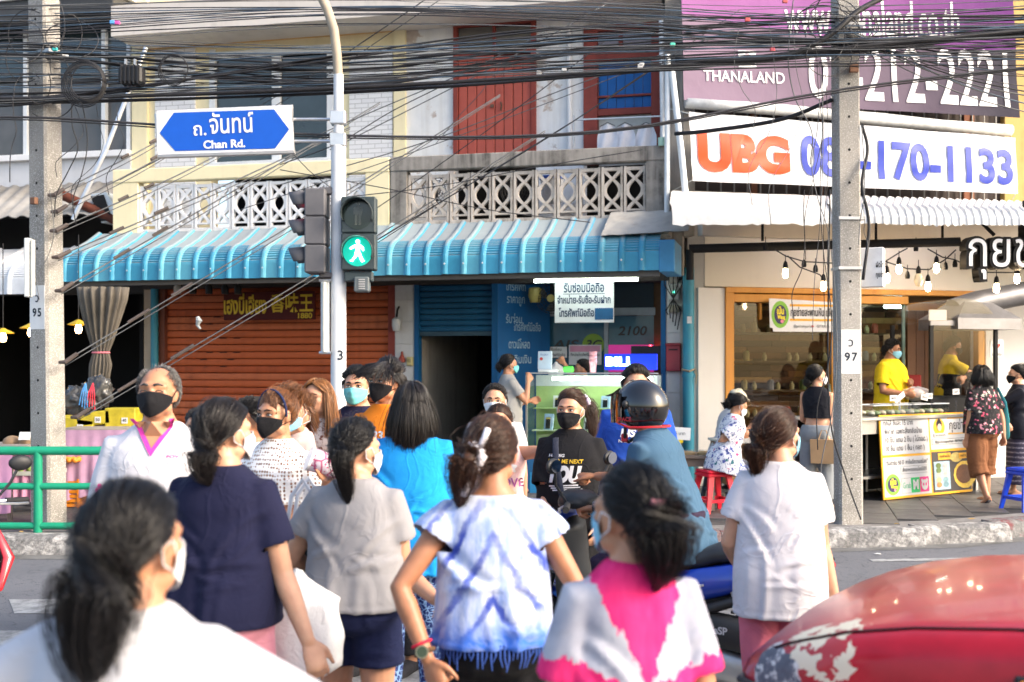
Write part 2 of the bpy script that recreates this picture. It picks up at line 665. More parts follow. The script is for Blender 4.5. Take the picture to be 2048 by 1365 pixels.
upper('wall', WHITE_PEEL, 908,1072, zdoor, zt)
upper('wall', WHITE_PEEL, 1168,1324, lz(1245,55), zt)
upper('wall', WHITE_PEEL, 1168,1324,3.3,3.6)
upper('wall', WHITE_PEEL, 1324,1372,3.3, zt)
upper('sun_shade', grimy('eave_plaster', (.66,.61,.56),(.38,.35,.31),.5,3),280,1330, lz(700,34,.8), lz(700,-30,.8) , 0,.75)
upper('parting_wall', CONC_OLD, 1338,1372,2.9, zt, 0,.5)
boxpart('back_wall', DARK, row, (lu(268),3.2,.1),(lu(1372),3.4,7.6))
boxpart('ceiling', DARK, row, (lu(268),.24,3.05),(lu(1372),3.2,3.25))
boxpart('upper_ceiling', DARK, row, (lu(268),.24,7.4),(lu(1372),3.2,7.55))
w = empty('window'); w.parent = row
for (p0, p1, t0, t1) in ((420,432,100,335),(545,562,100,335),(655,668,100,335)):
 wall('frame_post', ALUW, p0, p1, t0, t1,-.06,.03,.004,0, w)
wall('frame_rail', ALUW, 422,664,98,112,-.06,.034,.004,0, w)
wall('sill', ALUW, 412,674,322,340,-.06,.08,.004,0, w)
wall('pane', GLASSDARK, 432,546,112,330,-.05,-.03,0,0, w)
wall('pane', GLASSDARK, 562,656,112,330,-.04,-.02,0,0, w)
dr = empty('balcony_door'); dr.parent = row
zf = ZB + .05
for (p0, p1) in ((908,917),(1063,1073)):
 wall('door_post', REDFRAME, p0, p1,42,330,-.06,.05,.005,0, dr)
wall('door_head', REDFRAME, 908,1073,40,52,-.06,.055,.005,0, dr)
wall('transom_rail', REDFRAME, 917,1063,103,112,-.05,.04,.004,0, dr)
wall('transom_bar', REDFRAME, 986,992,52,103,-.05,.035,.003,0, dr)
fly = plain('dusty_mesh_pane', (.16,.15,.13),.7)
wall('transom_pane', fly, 917,986,52,103,-.03,-.01,0,0, dr)
wall('transom_pane', fly, 992,1063,52,103,-.03,-.01,0,0, dr)
for k in range(8):
 p0 = 917 + k*18.25
 wall('door_plank', REDWOOD, p0 + .8, p0 + 17.6,113,335,-.03,.012 + .003*(k % 2),.006,0, dr)
wall('door_rail', REDWOOD, 918,989,113,122,.012,.03,.003,0, dr)
wall('door_rail', REDWOOD, 991,1062,113,122,.012,.03,.003,0, dr)
hm = plain('rusty_iron', (.16,.10,.07),.7,.5)
a = L.uz(1001,212,.04)
one('hasp', hm, dr, lambda b: b.tube([(a[0], -.03, a[1] + .05),(a[0] + .02,-.06, a[1]),(a[0], -.03, a[1] - .06)], .012,6))
a2 = L.uz(984,212,.04)
one('hasp', hm, dr, lambda b: b.box((a2[0], -.035, a2[1]),(.05,.02,.04)))
wn = empty('boarded_window'); wn.parent = row
for (p0, p1) in ((1168,1196),(1303,1326)):
 wall('frame_post', REDFRAME, p0, p1,52,330,-.06,.05,.005,0, wn)
wall('frame_head', REDFRAME, 1168,1326,50,62,-.06,.055,.005,0, wn)
wall('transom_rail', REDFRAME, 1172,1322,98,122,-.05,.06,.005,0, wn)
wall('transom_bar', REDFRAME, 1238,1246,62,98,-.05,.035,.003,0, wn)
wall('pane', plain('mauve_pane', (.25,.22,.26),.3),1196,1238,62,98,-.03,-.01,0,0, wn)
wall('pane', plain('mauve_pane', (.25,.22,.26),.3),1246,1303,62,98,-.03,-.01,0,0, wn)
BLUEB = grimy('blue_boarding', '#1d62a8', '#173c63', .5,5,.6)
for k in range(6):
 p0 = 1197 + k*17.7
 wall('blue_board', BLUEB, p0 + .5, p0 + 17.2,122,217,-.05,-.02 + .004*(k % 2),.003,0, wn)
wall('bar', REDFRAME, 1196,1303,190,194,-.02,.02,.003,0, wn)
wall('lower_rail', REDFRAME, 1196,1303,217,230,-.05,.03,.004,0, wn)
wall('lower_board', plain('pale_board', (.5,.5,.46),.6),1197,1302,230,330,-.06,-.04,0,0, wn)
for (p0, py0, p1, py1, off, r) in ((1138,60,1140,300,.05,.035),):
 a, c = L.uz(p0, py0, off), L.uz(p1, py1, off)
 one('drain_pipe', WHITE_PAINT, row, lambda b: b.tube([(a[0], -off, a[1]),(c[0], -off, c[1])], r, 10), True)
for (pts, off, r) in (([(1335,110),(1334,430),(1330,460)], 1.0,.035),([(1342,130),(1362,300),(1372,400)], 1.02,.04),([(1322,40),(1326,300)], .6,.03)):
 P = [L.uz(x, y, off) for x, y in pts]
 one('white_pipe', plain('white_pvc', (.68,.72,.74),.4), row, lambda b: b.tube([(q[0], -off, q[1]) for q in P], r, 10), True)
# ---- balconies
def balcony(px0, px1, rail, post, blk, n, bpx0, bpx1, blab):
 bal = empty('balcony'); bal.parent = row
 off = .9
 u0, u1 = lu(px0, off), lu(px1, off)
 boxpart('floor_slab', CONC_OLD, bal, (u0,-.0, ZB - .12),(u1,-off - .02, ZB))
 zt_, zb_ = 4.50,4.31
 boxpart('top_rail', rail, bal, (u0,-off + .12, zb_),(u1,-off - .04, zt_),.01)
 boxpart('foot_rail', rail, bal, (u0,-off + .08, ZB),(u1,-off - .012, ZB + .09),.008)
 ub0, ub1 = lu(bpx0, off), lu(bpx1, off)
 boxpart('end_pier', post, bal, (u0,-off + .13, ZB + .09),(ub0,-off - .03, zb_),.006)
 boxpart('end_pier', post, bal, (ub1,-off + .13, ZB + .09),(u1,-off - .03, zb_),.006)
 wd, hh = (ub1 - ub0)/n, zb_ - ZB - .09 - .05
 b = MB()
 A = wd*.36
 th, dp = .036,.07
 for sx in (-1,1):
  b.box((sx*(wd/2 - .022),0, hh/2),(.03, dp, hh))
 b.box((0,0,.03),(wd - .074, dp, .05))
 b.box((0,0, hh - .03),(wd - .074, dp*.96,.04))
 b.box((0,0,.115),(wd - .074, dp*.9,.022))
 N = 18
 for s in (-1,1):
  lo, hi = .12/hh, 1 - .05/hh
  pl, pr = [], []
  for k in range(N + 1):
   q = lo + (hi - lo)*k/N
   t = k/N
   x = s*A*math.cos(math.pi*(t - .5)/.58)
   pl.append((x - th*.75, q*hh))
   pr.append((x + th*.75, q*hh))
  for k in range(N):
   b.prism([pl[k], pr[k], pr[k + 1], pl[k + 1]], 'y', -dp*.42 + s*.002, dp*.42 + s*.002)
 me = b.mesh('baluster_block', blk)
 for k in range(n):
  o = link('baluster_block', me, bal, (ub0 + wd*(k + .5),-off + .045, ZB + .092),(random.uniform(-.01,.01),0,0))
 return bal
balcony(228,780, YELLOW, YELLOW, WHITE_PAINT, 12,278,732, '')
balcony(782,1338, CONC_OLD, CONC_OLD, CONC_PALE, 11,815,1292, '')
# ---- blue awning
def awning_metal(name, blue, dust, amt=.9):
 t = NT(name)
 g = t.n('NewGeometry')
 nz = t.sep(g.outputs['True Normal'])[2]
 n = t.noise(3,7,.7)
 up = t.ramp(nz, [(.52,0.0),(.80,1.0)])
 st = t.noise(1,5,.6, t.coord('Object', (14,2,2)))
 m = t.math('MULTIPLY', up, t.ramp(t.math('ADD', n, t.math('MULTIPLY', st, .3)), [(.2,.75),(.8, amt)]))
 c = t.ramp(n, [(.3, tuple(x*.82 for x in blue)),(.7, tuple(min(1, x*1.15) for x in blue))])
 spots = t.ramp(t.noise(16,6,.7), [(.66,0.0),(.74,.6)])
 c = t.mix(spots, c, (.45,.47,.45))
 t.set(color=t.mix(m, c, dust), rough=t.mix(m, (.42,)*3,(.9,)*3), spec=.4)
 return t.m
def awning_profile(zt_, zb_, o0, o1):
 pts = [(o0, zt_),((o0 + o1 - .25)/2, zt_ - .16)]
 cx, cz, r1, r2 = o1 - .30, zb_ + .18,.30,(zt_ - .28) - (zb_ + .18)
 n = 44
 for k in range(n + 1):
  a = R(84 - 84*k/n)
  d = .011 if (k % 4 in (1,2)) and 5 < k < 38 else 0
  pts.append((cx + (r1 - d)*math.cos(a), cz + (r2 - d)*math.sin(a)))
 pts += [(o1 + .004, zb_ + .09),(o1 + .008, zb_)]
 return pts
def awning_panel(w, prof, mats):
 b = MB()
 b.smooth = False
 def strip(x0, x1, lift):
  vs, fs = [], []
  for (o, z) in prof:
   vs += [(x0,-o, z + lift),(x1,-o - lift, z + lift)]
  for k in range(len(prof) - 1):
   fs.append((2*k, 2*k + 1,2*k + 3,2*k + 2))
  b.add(vs, fs)
 smoothp = [(o, z) for o, z in prof]
 rb = [(-.05,0),(-.038,.018),(-.02,.03),(0.004,.03),(.022,.018),(.034,0)]
 rs = []
 N = len(prof)
 cen = []
 for i, (o, z) in enumerate(prof):
  o2, z2 = prof[min(i + 1, N - 1)]
  o1, z1 = prof[max(i - 1,0)]
  t = Vector((o2 - o1, z2 - z1)).normalized()
  nx, nz = -t.y, t.x
  cen.append((o, z, nx if nx > 0 or nz > 0 else -nx, nz))
 vs, fs = [], []
 for (o, z, nx, nz) in cen:
  for (x, h) in rb:
   vs.append((x + .05,-(o + nx*h), z + nz*h))
 m = len(rb)
 for i in range(N - 1):
  for j in range(m - 1):
   fs.append((i*m + j, i*m + j + 1,(i + 1)*m + j + 1,(i + 1)*m + j))
 b.add(vs, fs)
 strip(.084, w, 0)
 return b.mesh('awning_panel', mats)
BLUEAWN = awning_metal('blue_awning_metal', srgb('#3f95b6'),(.33,.33,.32),.88)
aw = empty('awning'); aw.parent = row
AOFF = 1.75
ua, ub = lu(122, AOFF), lu(1318, AOFF)
NP = 33
pw = (ub - ua)/NP
AWM = [awning_panel(pw, awning_profile(3.60,2.86,.93, AOFF), q) for q in (BLUEAWN, awning_metal('blue_awning_faded', srgb('#5aa6bc'),(.35,.35,.34),.86), awning_metal('blue_awning_deep', srgb('#398fae'),(.31,.31,.30),.9))]
for k in range(NP):
 link('awning_panel', random.choice(AWM), aw, (ua + pw*k, random.uniform(-.006,.006), random.uniform(-.004,.004)))
boxpart('end_plate', plain('awning_end_blue', '#3f86b4', .5), aw, (ub, -AOFF - .02,2.84),(ub + .19,-.95,3.22),.01)
boxpart('fascia_bar', plain('awning_bar', (.12,.11,.10),.7), aw, (ua, -AOFF + .06,2.80),(ub, -AOFF + .12,2.87))
for k in range(0, NP, 1):
 one('bolt', ALU, aw, lambda b: b.ball((ua + pw*k + .043,-AOFF - .03,2.99),.014,8,5))
for k in range(6):
 x = ua + .4 + k*(ub - ua - .8)/5
 one('bracket', plain('awning_bar', (.12,.11,.10),.7), aw, lambda b: b.tube([(x, -.0,3.1),(x, -AOFF + .1,2.84)], .02,6))
def sheet_mesh(fn, nu, nv, thick=.006):
 b = MB(); b.smooth = True
 top = [[Vector(fn(i/nu, j/nv)) for i in range(nu + 1)] for j in range(nv + 1)]
 vs = [p for r in top for p in r]
 n = len(vs)
 vs2 = vs + [p + Vector((0, thick, -thick)) for p in vs]
 fs = []
 W = nu + 1
 for j in range(nv):
  for i in range(nu):
   a = j*W + i
   fs.append((a, a + 1, a + W + 1, a + W))
   fs.append((n + a, n + a + W, n + a + W + 1, n + a + 1))
 b.add(vs2, fs)
 return b
u0, u1 = lu(1200, AOFF), lu(1375, AOFF)
tp = grimy('grey_tarpaulin', (.44,.42,.38),(.24,.22,.2),.6,4,.8,.3)
def tarp(s, t):
 u = u0 + (u1 - u0)*s
 o = .88 + .80*t
 z = 3.68 - .33*t - .05*t*t + .022*hnoise(s*6, t*5,3) + .03*s
 return (u, -o, z)
sheet_mesh(tarp, 26,18).build('tarpaulin', tp, aw)
# ---- ground floor, from the stall on the left to the pipe on the right
zG = PAVE_Z
zH = 2.86
def gf(name, mat, px0, px1, z0=zG, z1=3.1, off0=-.3, off1=0.0, bev=0.0, parent=None):
 return boxpart(name, mat, parent or row, (lu(px0),-off0, z0),(lu(px1),-off1, z1), bev)
BEIGE = grimy('beige_pillar', (.55,.45,.33),(.2,.15,.1),.6,3)
WTILE = grimy('white_wall_tile', (.62,.61,.60),(.3,.28,.25),.5,3,.4)
gf('pillar', BEIGE, 288,312)
gf('shutter_rail', plain('shutter_rail_brown', (.16,.05,.03),.6),318,329, zG, zH, -.2,.0)
gf('pillar', REDFRAME, 776,790, zG, zH, -.2,.0)
gf('pillar', WTILE, 790,829)
for k in range(9):
 gf('wall_tile', WTILE, 792,827, zG + .02 + k*.31, zG + .32 + k*.31,0,.012,.003)
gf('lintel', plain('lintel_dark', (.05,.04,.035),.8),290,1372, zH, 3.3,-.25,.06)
one('stand_pipe', TEALPIPE, row, lambda b: b.tube([(lu(314),-.07, zG),(lu(314),-.07, zH)], .055,12), True)
SHUT = grimy('orange_shutter_paint', '#c26238', '#6b3320', .45,3,.55,.15)
sh = empty('roller_shutter'); sh.parent = row
su0, su1 = lu(329), lu(776)
def slat_mesh(w, h, mat):
 b = MB()
 pr = [(0,0),(-.012,.006),(-.02, h*.3),(-.02, h*.6),(-.012, h*.88),(.0, h*.93),(.008, h*.93),(.008,0)]
 b.prism(pr, 'x', 0, w)
 return b.mesh('slat', mat)
sl = [slat_mesh(su1 - su0,.105, q) for q in (SHUT, grimy('orange_shutter_faded', '#c56d47', '#7a4530', .6,4,.65,.2), grimy('orange_shutter_dark', '#b5562f', '#5c2c1a', .6,5,.55,.2))]
for k in range(26):
 link('slat', random.choice(sl), sh, (su0,.10 + random.uniform(-.004,.004), zG + .1 + k*.105),(0, random.uniform(-.0008,.0008),0))
boxpart('bottom_bar', plain('shutter_rail_brown', (.16,.05,.03),.6), sh, (su0,.07, zG),(su1,.12, zG + .1))
for k in range(8):
 for j in range(3):
  q = (su0 + .6 + j*.22 + (k % 2)*.1, zH - .42 - k*.105)
  if random.random() < .6:
   one('vent_slot', DARK, sh, lambda b: b.box((q[0], .078, q[1]),(.11,.006,.012)))
BLUEP = grimy('blue_shop_paint', '#12598c', '#0c2f4a', .5,3,.55)
gf('door_post', BLUEP, 829,838, zG, zH, -.15,.02)
gf('door_post', BLUEP, 984,996, zG, zH, -.15,.02)
s2 = empty('half_raised_shutter'); s2.parent = row
bu0, bu1 = lu(838), lu(984)
zs = lz(910,672)
BLUESH = grimy('blue_shutter_paint', '#1a5a80', '#0d2c40', .5,3,.55)
sl2 = slat_mesh(bu1 - bu0,.082, BLUESH)
for k in range(11):
 link('slat', sl2, s2,(bu0,.06, zs + .06 + k*.082))
boxpart('bottom_bar', plain('shutter_bottom', (.03,.07,.1),.6), s2,(bu0,.035, zs),(bu1,.09, zs + .06))
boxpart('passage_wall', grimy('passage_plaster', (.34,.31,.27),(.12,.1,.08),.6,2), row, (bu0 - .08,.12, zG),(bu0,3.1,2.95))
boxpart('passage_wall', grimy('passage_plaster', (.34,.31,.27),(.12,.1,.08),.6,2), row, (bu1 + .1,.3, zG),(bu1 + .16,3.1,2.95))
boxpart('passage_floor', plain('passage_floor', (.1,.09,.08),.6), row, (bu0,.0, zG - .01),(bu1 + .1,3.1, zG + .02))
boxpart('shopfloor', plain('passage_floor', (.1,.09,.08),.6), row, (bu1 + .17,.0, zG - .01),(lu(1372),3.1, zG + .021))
side_a, side_b = Vector((lu(996),.0,0)), Vector((lu(1068),.75,0))
sd = side_b - side_a
b = MB()
b.add([(side_a.x, side_a.y, zG),(side_b.x, side_b.y, zG),(side_b.x, side_b.y, 2.95),(side_a.x, side_a.y, 2.95),
       (side_a.x + .05, side_a.y + .08, zG),(side_b.x + .05, side_b.y + .08, zG),(side_b.x + .05, side_b.y + .08,2.95),(side_a.x + .05, side_a.y + .08,2.95)],
      [(0,1,2,3),(4,7,6,5),(0,3,7,4),(1,5,6,2),(3,2,6,7)])
b.build('side_wall', grimy('blue_side_wall', '#155f9a', '#0d3c66', .4,2.4,.5), row)
PALEBLUE = plain('pale_blue_lettering', (.34,.5,.62),.6)
sang = math.atan2(sd.y, sd.x)
def on_side(s, px, py):
 p = side_a + sd*s
 return (p.x - .004, p.y - .008, lz(px, py, -.3))
for (body, s, py, wd) in (('โทรศัพท์', .38,575,.38),('ราคาถูก', .38,600,.34),('รับซ่อม', .34,640,.3),('โทรศัพท์มือถือ', .62,655,.52),('ดาวน์โหลด', .45,690,.4),('เติมเงิน', .5,720,.36)):
 text(body, .16, PALEBLUE, row, on_side(s, 1030, py),(R(90),0, sang),.012, width=wd)
SB = .95
gf('side_post', BLUEP, 1322,1332, zG, zH, -.15,.02)
gf('pillar', WTILE, 1332,1374)
for k in range(7):
 gf('wall_tile', WTILE, 1334,1372, zG + .02 + k*.4, zG + .41 + k*.4,0,.012,.003)
def back(name, mat, px0, px1, py0, py1, off0, off1, parent=None, bev=0.0):
 return wall(name, mat, px0, px1, py0, py1,-SB + off0,-SB + off1, bev, -SB, parent)
sw = empty('shop_window'); sw.parent = row
FRM = plain('pale_window_frame', (.34,.40,.44),.5)
back('frame_rail', FRM, 1064,1335,617,632,-.02,.05, sw)
for p in (1066,1080,1209,1324):
 back('frame_post', FRM, p, p + 8,632,900,-.02,.045, sw)
def shop_glass(name, c0, c1):
 t = NT(name)
 z = t.sep(t.coord())[2]
 t.set(color=t.ramp(t.noise(1.5,4), [(.3, c0),(.7, c1)]), rough=.12, spec=.6)
 return t.m
back('pane', shop_glass('blue_film_glass', (.02,.10,.17),(.05,.17,.26)),1088,1209,632,760,-.02,.0, sw)
back('pane', shop_glass('pale_film_glass', (.05,.14,.19),(.10,.22,.29)),1217,1324,632,690,-.02,.0, sw)
back('pane', emit_mat('magenta_glow', (.35,.02,.16),.35),1217,1324,690,745,-.02,.0, sw)
back('panel', DARK, 1064,1335,745,960,-.06,-.02, sw)
back('upper_panel', plain('upper_dark_blue', (.012,.03,.045),.6),1064,1335,545,617,-.05,.0, sw)
u_, z_ = L.uz(1130,690,-SB)
text('AIS', .17, plain('grey_lettering', (.03,.04,.045),.5), sw, (u_, SB - .012, z_), width=.40, bold=.02, shear=.2)
u_, z_ = L.uz(1187,690,-SB)
one('green_disc', plain('lime_disc', (.25,.42,.05),.5), sw, lambda b: b.lathe([(.001, SB - .02),(.16, SB - .02),(.16, SB - .008),(.001, SB - .008)], (u_, 0, z_),24, 'y'))
text('3G', .17, plain('grey_lettering', (.03,.04,.045),.5), sw, (u_, SB - .04, z_), width=.24, bold=.02, shear=.2)
u_, z_ = L.uz(1264,663,-SB)
text('2100', .18, plain('grey_lettering', (.03,.04,.045),.5), sw, (u_, SB - .012, z_), width=.42, bold=.02, shear=.2)
PAPER = plain('white_paper', (.72,.73,.72),.7, var=.06)
INK = plain('dark_ink', (.02,.025,.03),.6, var=0)
def notice(px0, py0, px1, py1, off, lines, mat=PAPER, ink=INK, name='notice', parent=None, bold=.01):
 a, c = L.uz(px0, py1, off), L.uz(px1, py0, off)
 o = boxpart(name, mat, parent or row, (a[0], -off, a[1]),(c[0], -off - .01, c[1]))
 h = (c[1] - a[1])/len(lines)
 for k, ln in enumerate(lines):
  if ln:
   body, wf, hf = ln
   text(body, h*hf, ink, o, ((a[0] + c[0])/2,-off - .014, c[1] - h*(k + .5)), width=(c[0] - a[0])*wf, bold=bold)
 return o
notice(1092,694,1134,716,-SB + .05, [('รับซ่อม', .5,.7),('โทรศัพท์มือถือ', .85,.7)], parent=sw)
pk = notice(1138,690,1203,730,-SB + .06, [None, ('จำหน่ายโทรศัพท์มือถือทุกรุ่น', .9,.6),('ราคาถูก', .5,.6)], parent=sw)
a, c = L.uz(1140,704,-SB + .08), L.uz(1200,692,-SB + .08)
boxpart('pink_strip', plain('pink_paper', (.68,.32,.45),.7), sw, (a[0], SB - .072, a[1]),(c[0], SB - .082, c[1]))
one('red_lamp', emit_mat('red_led', (1,.03,.05),12), sw, lambda b: b.ball((L.uz(1301,693,-.8)[0], .8, L.uz(1301,693,-.8)[1]),.018,8,6))
one('grille', plain('dark_grille', (.05,.045,.06),.6,.3), sw, lambda b: b.span((L.u(1262,-.7),.70,1.66),(L.u(1322,-.7),.76,2.0)))
# ---- left neighbour: grey building with dark windows, and the fruit stall room under it
nb = L.root('grey_neighbour_building')
tag(nb, 'grey building with dark windows and open fruit shop behind the concrete pole marked 95', 'building')
NU0, NU1 = lu(-180), lu(268)
GREYW = grimy('pale_grey_wall', (.60,.61,.63),(.3,.3,.3),.5,2)
def nw(name, mat, px0, px1, py0, py1, off0, off1, bev=0.0, parent=None):
 return wall(name, mat, px0, px1, py0, py1, off0, off1, bev, 0, parent or nb)
nw('sill_wall', GREYW, -180,268,320,380,-.2,.1)
nw('sill', WHITE_PAINT, -180,268,314,326,-.1,.18,.006)
for p in (-60,50,206,256):
 nw('window_post', ALUW, p, p + 8,60,318,-.1,.05,.004)
t = NT('grey_window_film')
zz = t.sep(t.coord())[2]
t.set(color=t.ramp(t.noise(.9,3), [(.3,(.05,.05,.05)),(.7,(.13,.12,.115))]), rough=.12, spec=.6)
for (p0, p1) in ((-52,50),(58,206),(214,256)):
 nw('pane', t.m, p0, p1,165,314,-.06,-.03)
 nw('upper_pane', GLASSDARK, p0, p1,40,160,-.06,-.03)
 nw('window_rail', plain('dark_rail', (.05,.05,.05),.5), p0, p1,160,166,-.06,.03)
nw('roof_fascia', plain('dark_rail', (.05,.05,.05),.5),-180,268,28,62,-.1,.55)
nw('white_soffit', WHITE_PAINT, -180,276,-60,26,-.1,.6)
b = MB(); b.smooth = True
rs = []
for k in range(61):
 u = lu(-180) + (lu(262) - lu(-180))*k/60
 w_ = .02*math.sin(k*1.7)
 rs.append([(u, -.12, lz(100,372) + w_),(u, -.9, lz(100,430,.9) + w_),(u, -.9, lz(100,430,.9) - .02 + w_),(u, -.12, lz(100,372) - .03 + w_)])
b.rings(rs)
b.build('fibre_roof', grimy('fibre_cement', (.40,.38,.35),(.2,.18,.15),.7,3,.9,.5), nb)
b = MB()
rs = []
for k in range(50):
 u = lu(-180) + (lu(262) - lu(-180))*k/49
 w_ = .03*hnoise(k*.5,1)
 rs.append([(u, -.1,4.15),(u, -.2 - w_, 4.12 + w_),(u, -.26,4.0 + w_),(u, -.1,3.98)])
b.rings(rs)
b.build('flashing_sheet', plain('black_plastic', (.02,.02,.024),.35), nb)
WAWN = awning_metal('white_awning_metal', (.66,.69,.72),(.52,.5,.47),.5)
ob = 1.5
me = awning_panel(.42, awning_profile(3.45,2.72,.6, ob), WAWN)
u1_ = lu(118, ob)
for k in range(8):
 link('awning_panel', me, nb, (u1_ - .42*(k + 1),0,0))
a, c = L.uz(122,388,.9), L.uz(222,440,.9)
one('rusty_strut', grimy('rust', '#5a2f22', '#2d1712', .7,8,.8), nb, lambda b: b.tube([(a[0], -.95, a[1]),(c[0], -.75, c[1])], .07,12), True)
a = L.uz(226,428,.7)
one('duct_end', plain('white_pvc', (.68,.72,.74),.4), nb, lambda b: b.prism([(a[0] - .3, a[1] + .28),(a[0] - .05, a[1] + .3),(a[0] + .22, a[1] - .1),(a[0] - .12, a[1] - .14)], 'y', -.8,-.35))
one('duct_hole', DARK, nb, lambda b: b.prism([(a[0] - .28, a[1] + .24),(a[0] - .08, a[1] + .26),(a[0] + .06, a[1] - .1),(a[0] - .12, a[1] - .12)], 'y', -.83,-.80))
p0, p1 = at(292,96,14.6), at(212,300,14.4)
p2 = at(146,440,14.3)
inv = nb.matrix_world.inverted() if False else Matrix.Translation(L.o) @ Matrix.Rotation(L.a, 4, 'Z')
inv = inv.inverted()
one('awning_stay', ALU, nb, lambda b: b.tube([inv @ p0, inv @ p1, inv @ p2], .028,8), True)
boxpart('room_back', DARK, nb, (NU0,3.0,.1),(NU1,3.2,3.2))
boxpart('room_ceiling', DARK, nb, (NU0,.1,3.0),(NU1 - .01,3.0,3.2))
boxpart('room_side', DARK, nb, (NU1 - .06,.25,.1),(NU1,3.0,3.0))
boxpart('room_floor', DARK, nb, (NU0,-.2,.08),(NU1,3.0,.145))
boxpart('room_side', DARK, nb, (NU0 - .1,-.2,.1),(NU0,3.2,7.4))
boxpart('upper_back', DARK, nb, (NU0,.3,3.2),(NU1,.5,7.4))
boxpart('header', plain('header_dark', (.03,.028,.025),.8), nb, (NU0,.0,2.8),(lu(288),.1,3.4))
# ------------------------------------------------------------------ the corner shop on the right
D = Face(2.40,14.95,14.0)
def du(px, off=0.0):
 return D.u(px, off)
def dz(px, py, off=0.0):
 return D.uz(px, py, off)[1]
shop = D.root('corner_shop')
tag(shop, 'corner food shop with cream front, wood framed window and white corrugated awning', 'building')
def dwall(name, mat, px0, px1, py0, py1, off0, off1, bev=0.0, q=None, parent=None):
 q = off1 if q is None else q
 a, c = du(px0, q), du(px1, q)
 pm = (px0 + px1)/2
 return boxpart(name, mat, parent or shop, (a, -off0, dz(pm, py1, q)),(c, -off1, dz(pm, py0, q)), bev)
CREAM = grimy('cream_wall', (.74,.69,.58),(.5,.44,.35),.25,1.5,.6,.1)
WHITEP = grimy('white_pillar', (.76,.73,.68),(.45,.42,.38),.25,2,.6,.1)
GREYP = grimy('grey_pillar', (.42,.42,.40),(.24,.23,.22),.5,3)
uE = du(2048) + 2.6
boxpart('pillar', GREYP, shop, (du(1374),-.02, zG),(du(1408),.3,3.6))
boxpart('pillar', WHITEP, shop, (du(1397,.06),-.06, zG),(du(1450,.06),.3, dz(1430,576,.06)))
boxpart('lintel_wall', CREAM, shop, (du(1408),-.03, dz(1680,578)),(uE, .25,3.615))
boxpart('pillar', WHITEP, shop, (du(1968),-.04, zG),(du(2048) + .2,.3, dz(2000,580)))
boxpart('ceiling', plain('canopy_ceiling', (.66,.62,.56),.8), shop, (du(1385),-1.15,3.62),(uE, 3.6,3.72))
beam = grimy('canopy_beam', (.55,.50,.44),(.35,.3,.26),.4,3)
boxpart('canopy_beam', beam, shop, (du(1395,1.2),-1.35,3.28),(uE, -1.2,3.6))
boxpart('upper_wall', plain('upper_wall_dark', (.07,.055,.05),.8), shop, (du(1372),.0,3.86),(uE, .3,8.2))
boxpart('corner_pier', grimy('ochre_pier', '#b79a5e', '#6f5c38', .5,3), shop, (du(2010,.1),-.1,3.86),(uE, .0,8.2))
boxpart('corner_pier', CONC_OLD, shop, (du(1352),-.25,3.4),(du(1374),.3,8.2))
for k in range(26):
 u = du(1385) + k*(du(2010) - du(1385))/25
 one('window_bar', plain('grey_bar', (.3,.29,.28),.6,.4), shop, lambda b: b.tube([(u, -.05,4.0),(u, -.05,5.6)], .012,6))
for (p0, p1) in ((1500,1512),(1925,1945),(1640,1650)):
 dwall('window_mullion', grimy('brown_mullion', '#8a5a44', '#5a382a', .4,4), p0, p1,190,420,0,.04,0,0)
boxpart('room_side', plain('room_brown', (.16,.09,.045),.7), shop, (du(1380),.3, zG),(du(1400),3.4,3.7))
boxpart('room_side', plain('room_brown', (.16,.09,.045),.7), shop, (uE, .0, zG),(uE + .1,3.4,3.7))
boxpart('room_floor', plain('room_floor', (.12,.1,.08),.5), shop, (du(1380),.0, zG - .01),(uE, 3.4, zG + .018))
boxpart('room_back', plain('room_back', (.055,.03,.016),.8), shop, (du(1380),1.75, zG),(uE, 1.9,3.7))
PK = [grimy('shelf_plank_%d' % k, c, '#1d120a', .5,3,.55) for k, c in enumerate(('#6a4426', '#85562f', '#4e2f18', '#9a7040', '#3c2415', '#a98352'))]
pu0, pu1 = du(1440,-1.7), du(1985,-1.7)
pm_ = []
for k in range(6):
 b = MB(); b.box((0,0,0),(.62,.03,.088), None, .004); pm_.append(b.mesh('plank', PK[k]))
zc = .6
r_ = 0
while zc < 3.0:
 u = pu0 - random.uniform(0,.5)
 while u < pu1:
  k = random.randrange(6)
  link('plank', pm_[k], shop, (u + .31,1.73 - random.uniform(0,.02), zc))
  u += .624
 zc += .0905
 r_ += 1
SHELF = plain('dark_shelf', (.10,.055,.025),.6)
POT = plain('pale_pot', (.62,.52,.30),.5)
for z in (.95,1.35,1.78,2.2,2.62):
 boxpart('shelf', SHELF, shop, (pu0,1.45, z - .015),(pu1 - 1.9,1.70, z + .012))
pot = MB(); pot.lathe([(.001,0),(.03,0),(.04,.05),(.034,.085),(.018,.1),(.02,.12),(.001,.12)], n=8)
potm = pot.mesh('shelf_pot', POT)
jar = MB(); jar.lathe([(.001,0),(.045,0),(.05,.03),(.05,.12),(.03,.15),(.001,.15)], n=8)
jarm = [jar.mesh('shelf_jar', plain('jar_%d' % k, c, .3)) for k, c in enumerate(((.5,.1,.06),(.12,.2,.1),(.55,.45,.2),(.3,.3,.34)))]
for z in (.95,1.35,1.78,2.2,2.62):
 for k in range(14):
  u = pu0 + .15 + k*(pu1 - pu0 - 2.1)/14 + random.uniform(-.06,.06)
  if random.random() < .75:
   o = link('shelf_pot' if z > 1 else 'shelf_jar', potm if random.random() < .6 else random.choice(jarm), shop, (u, 1.56 + random.uniform(-.06,.06), z + .012))
WOOD = None
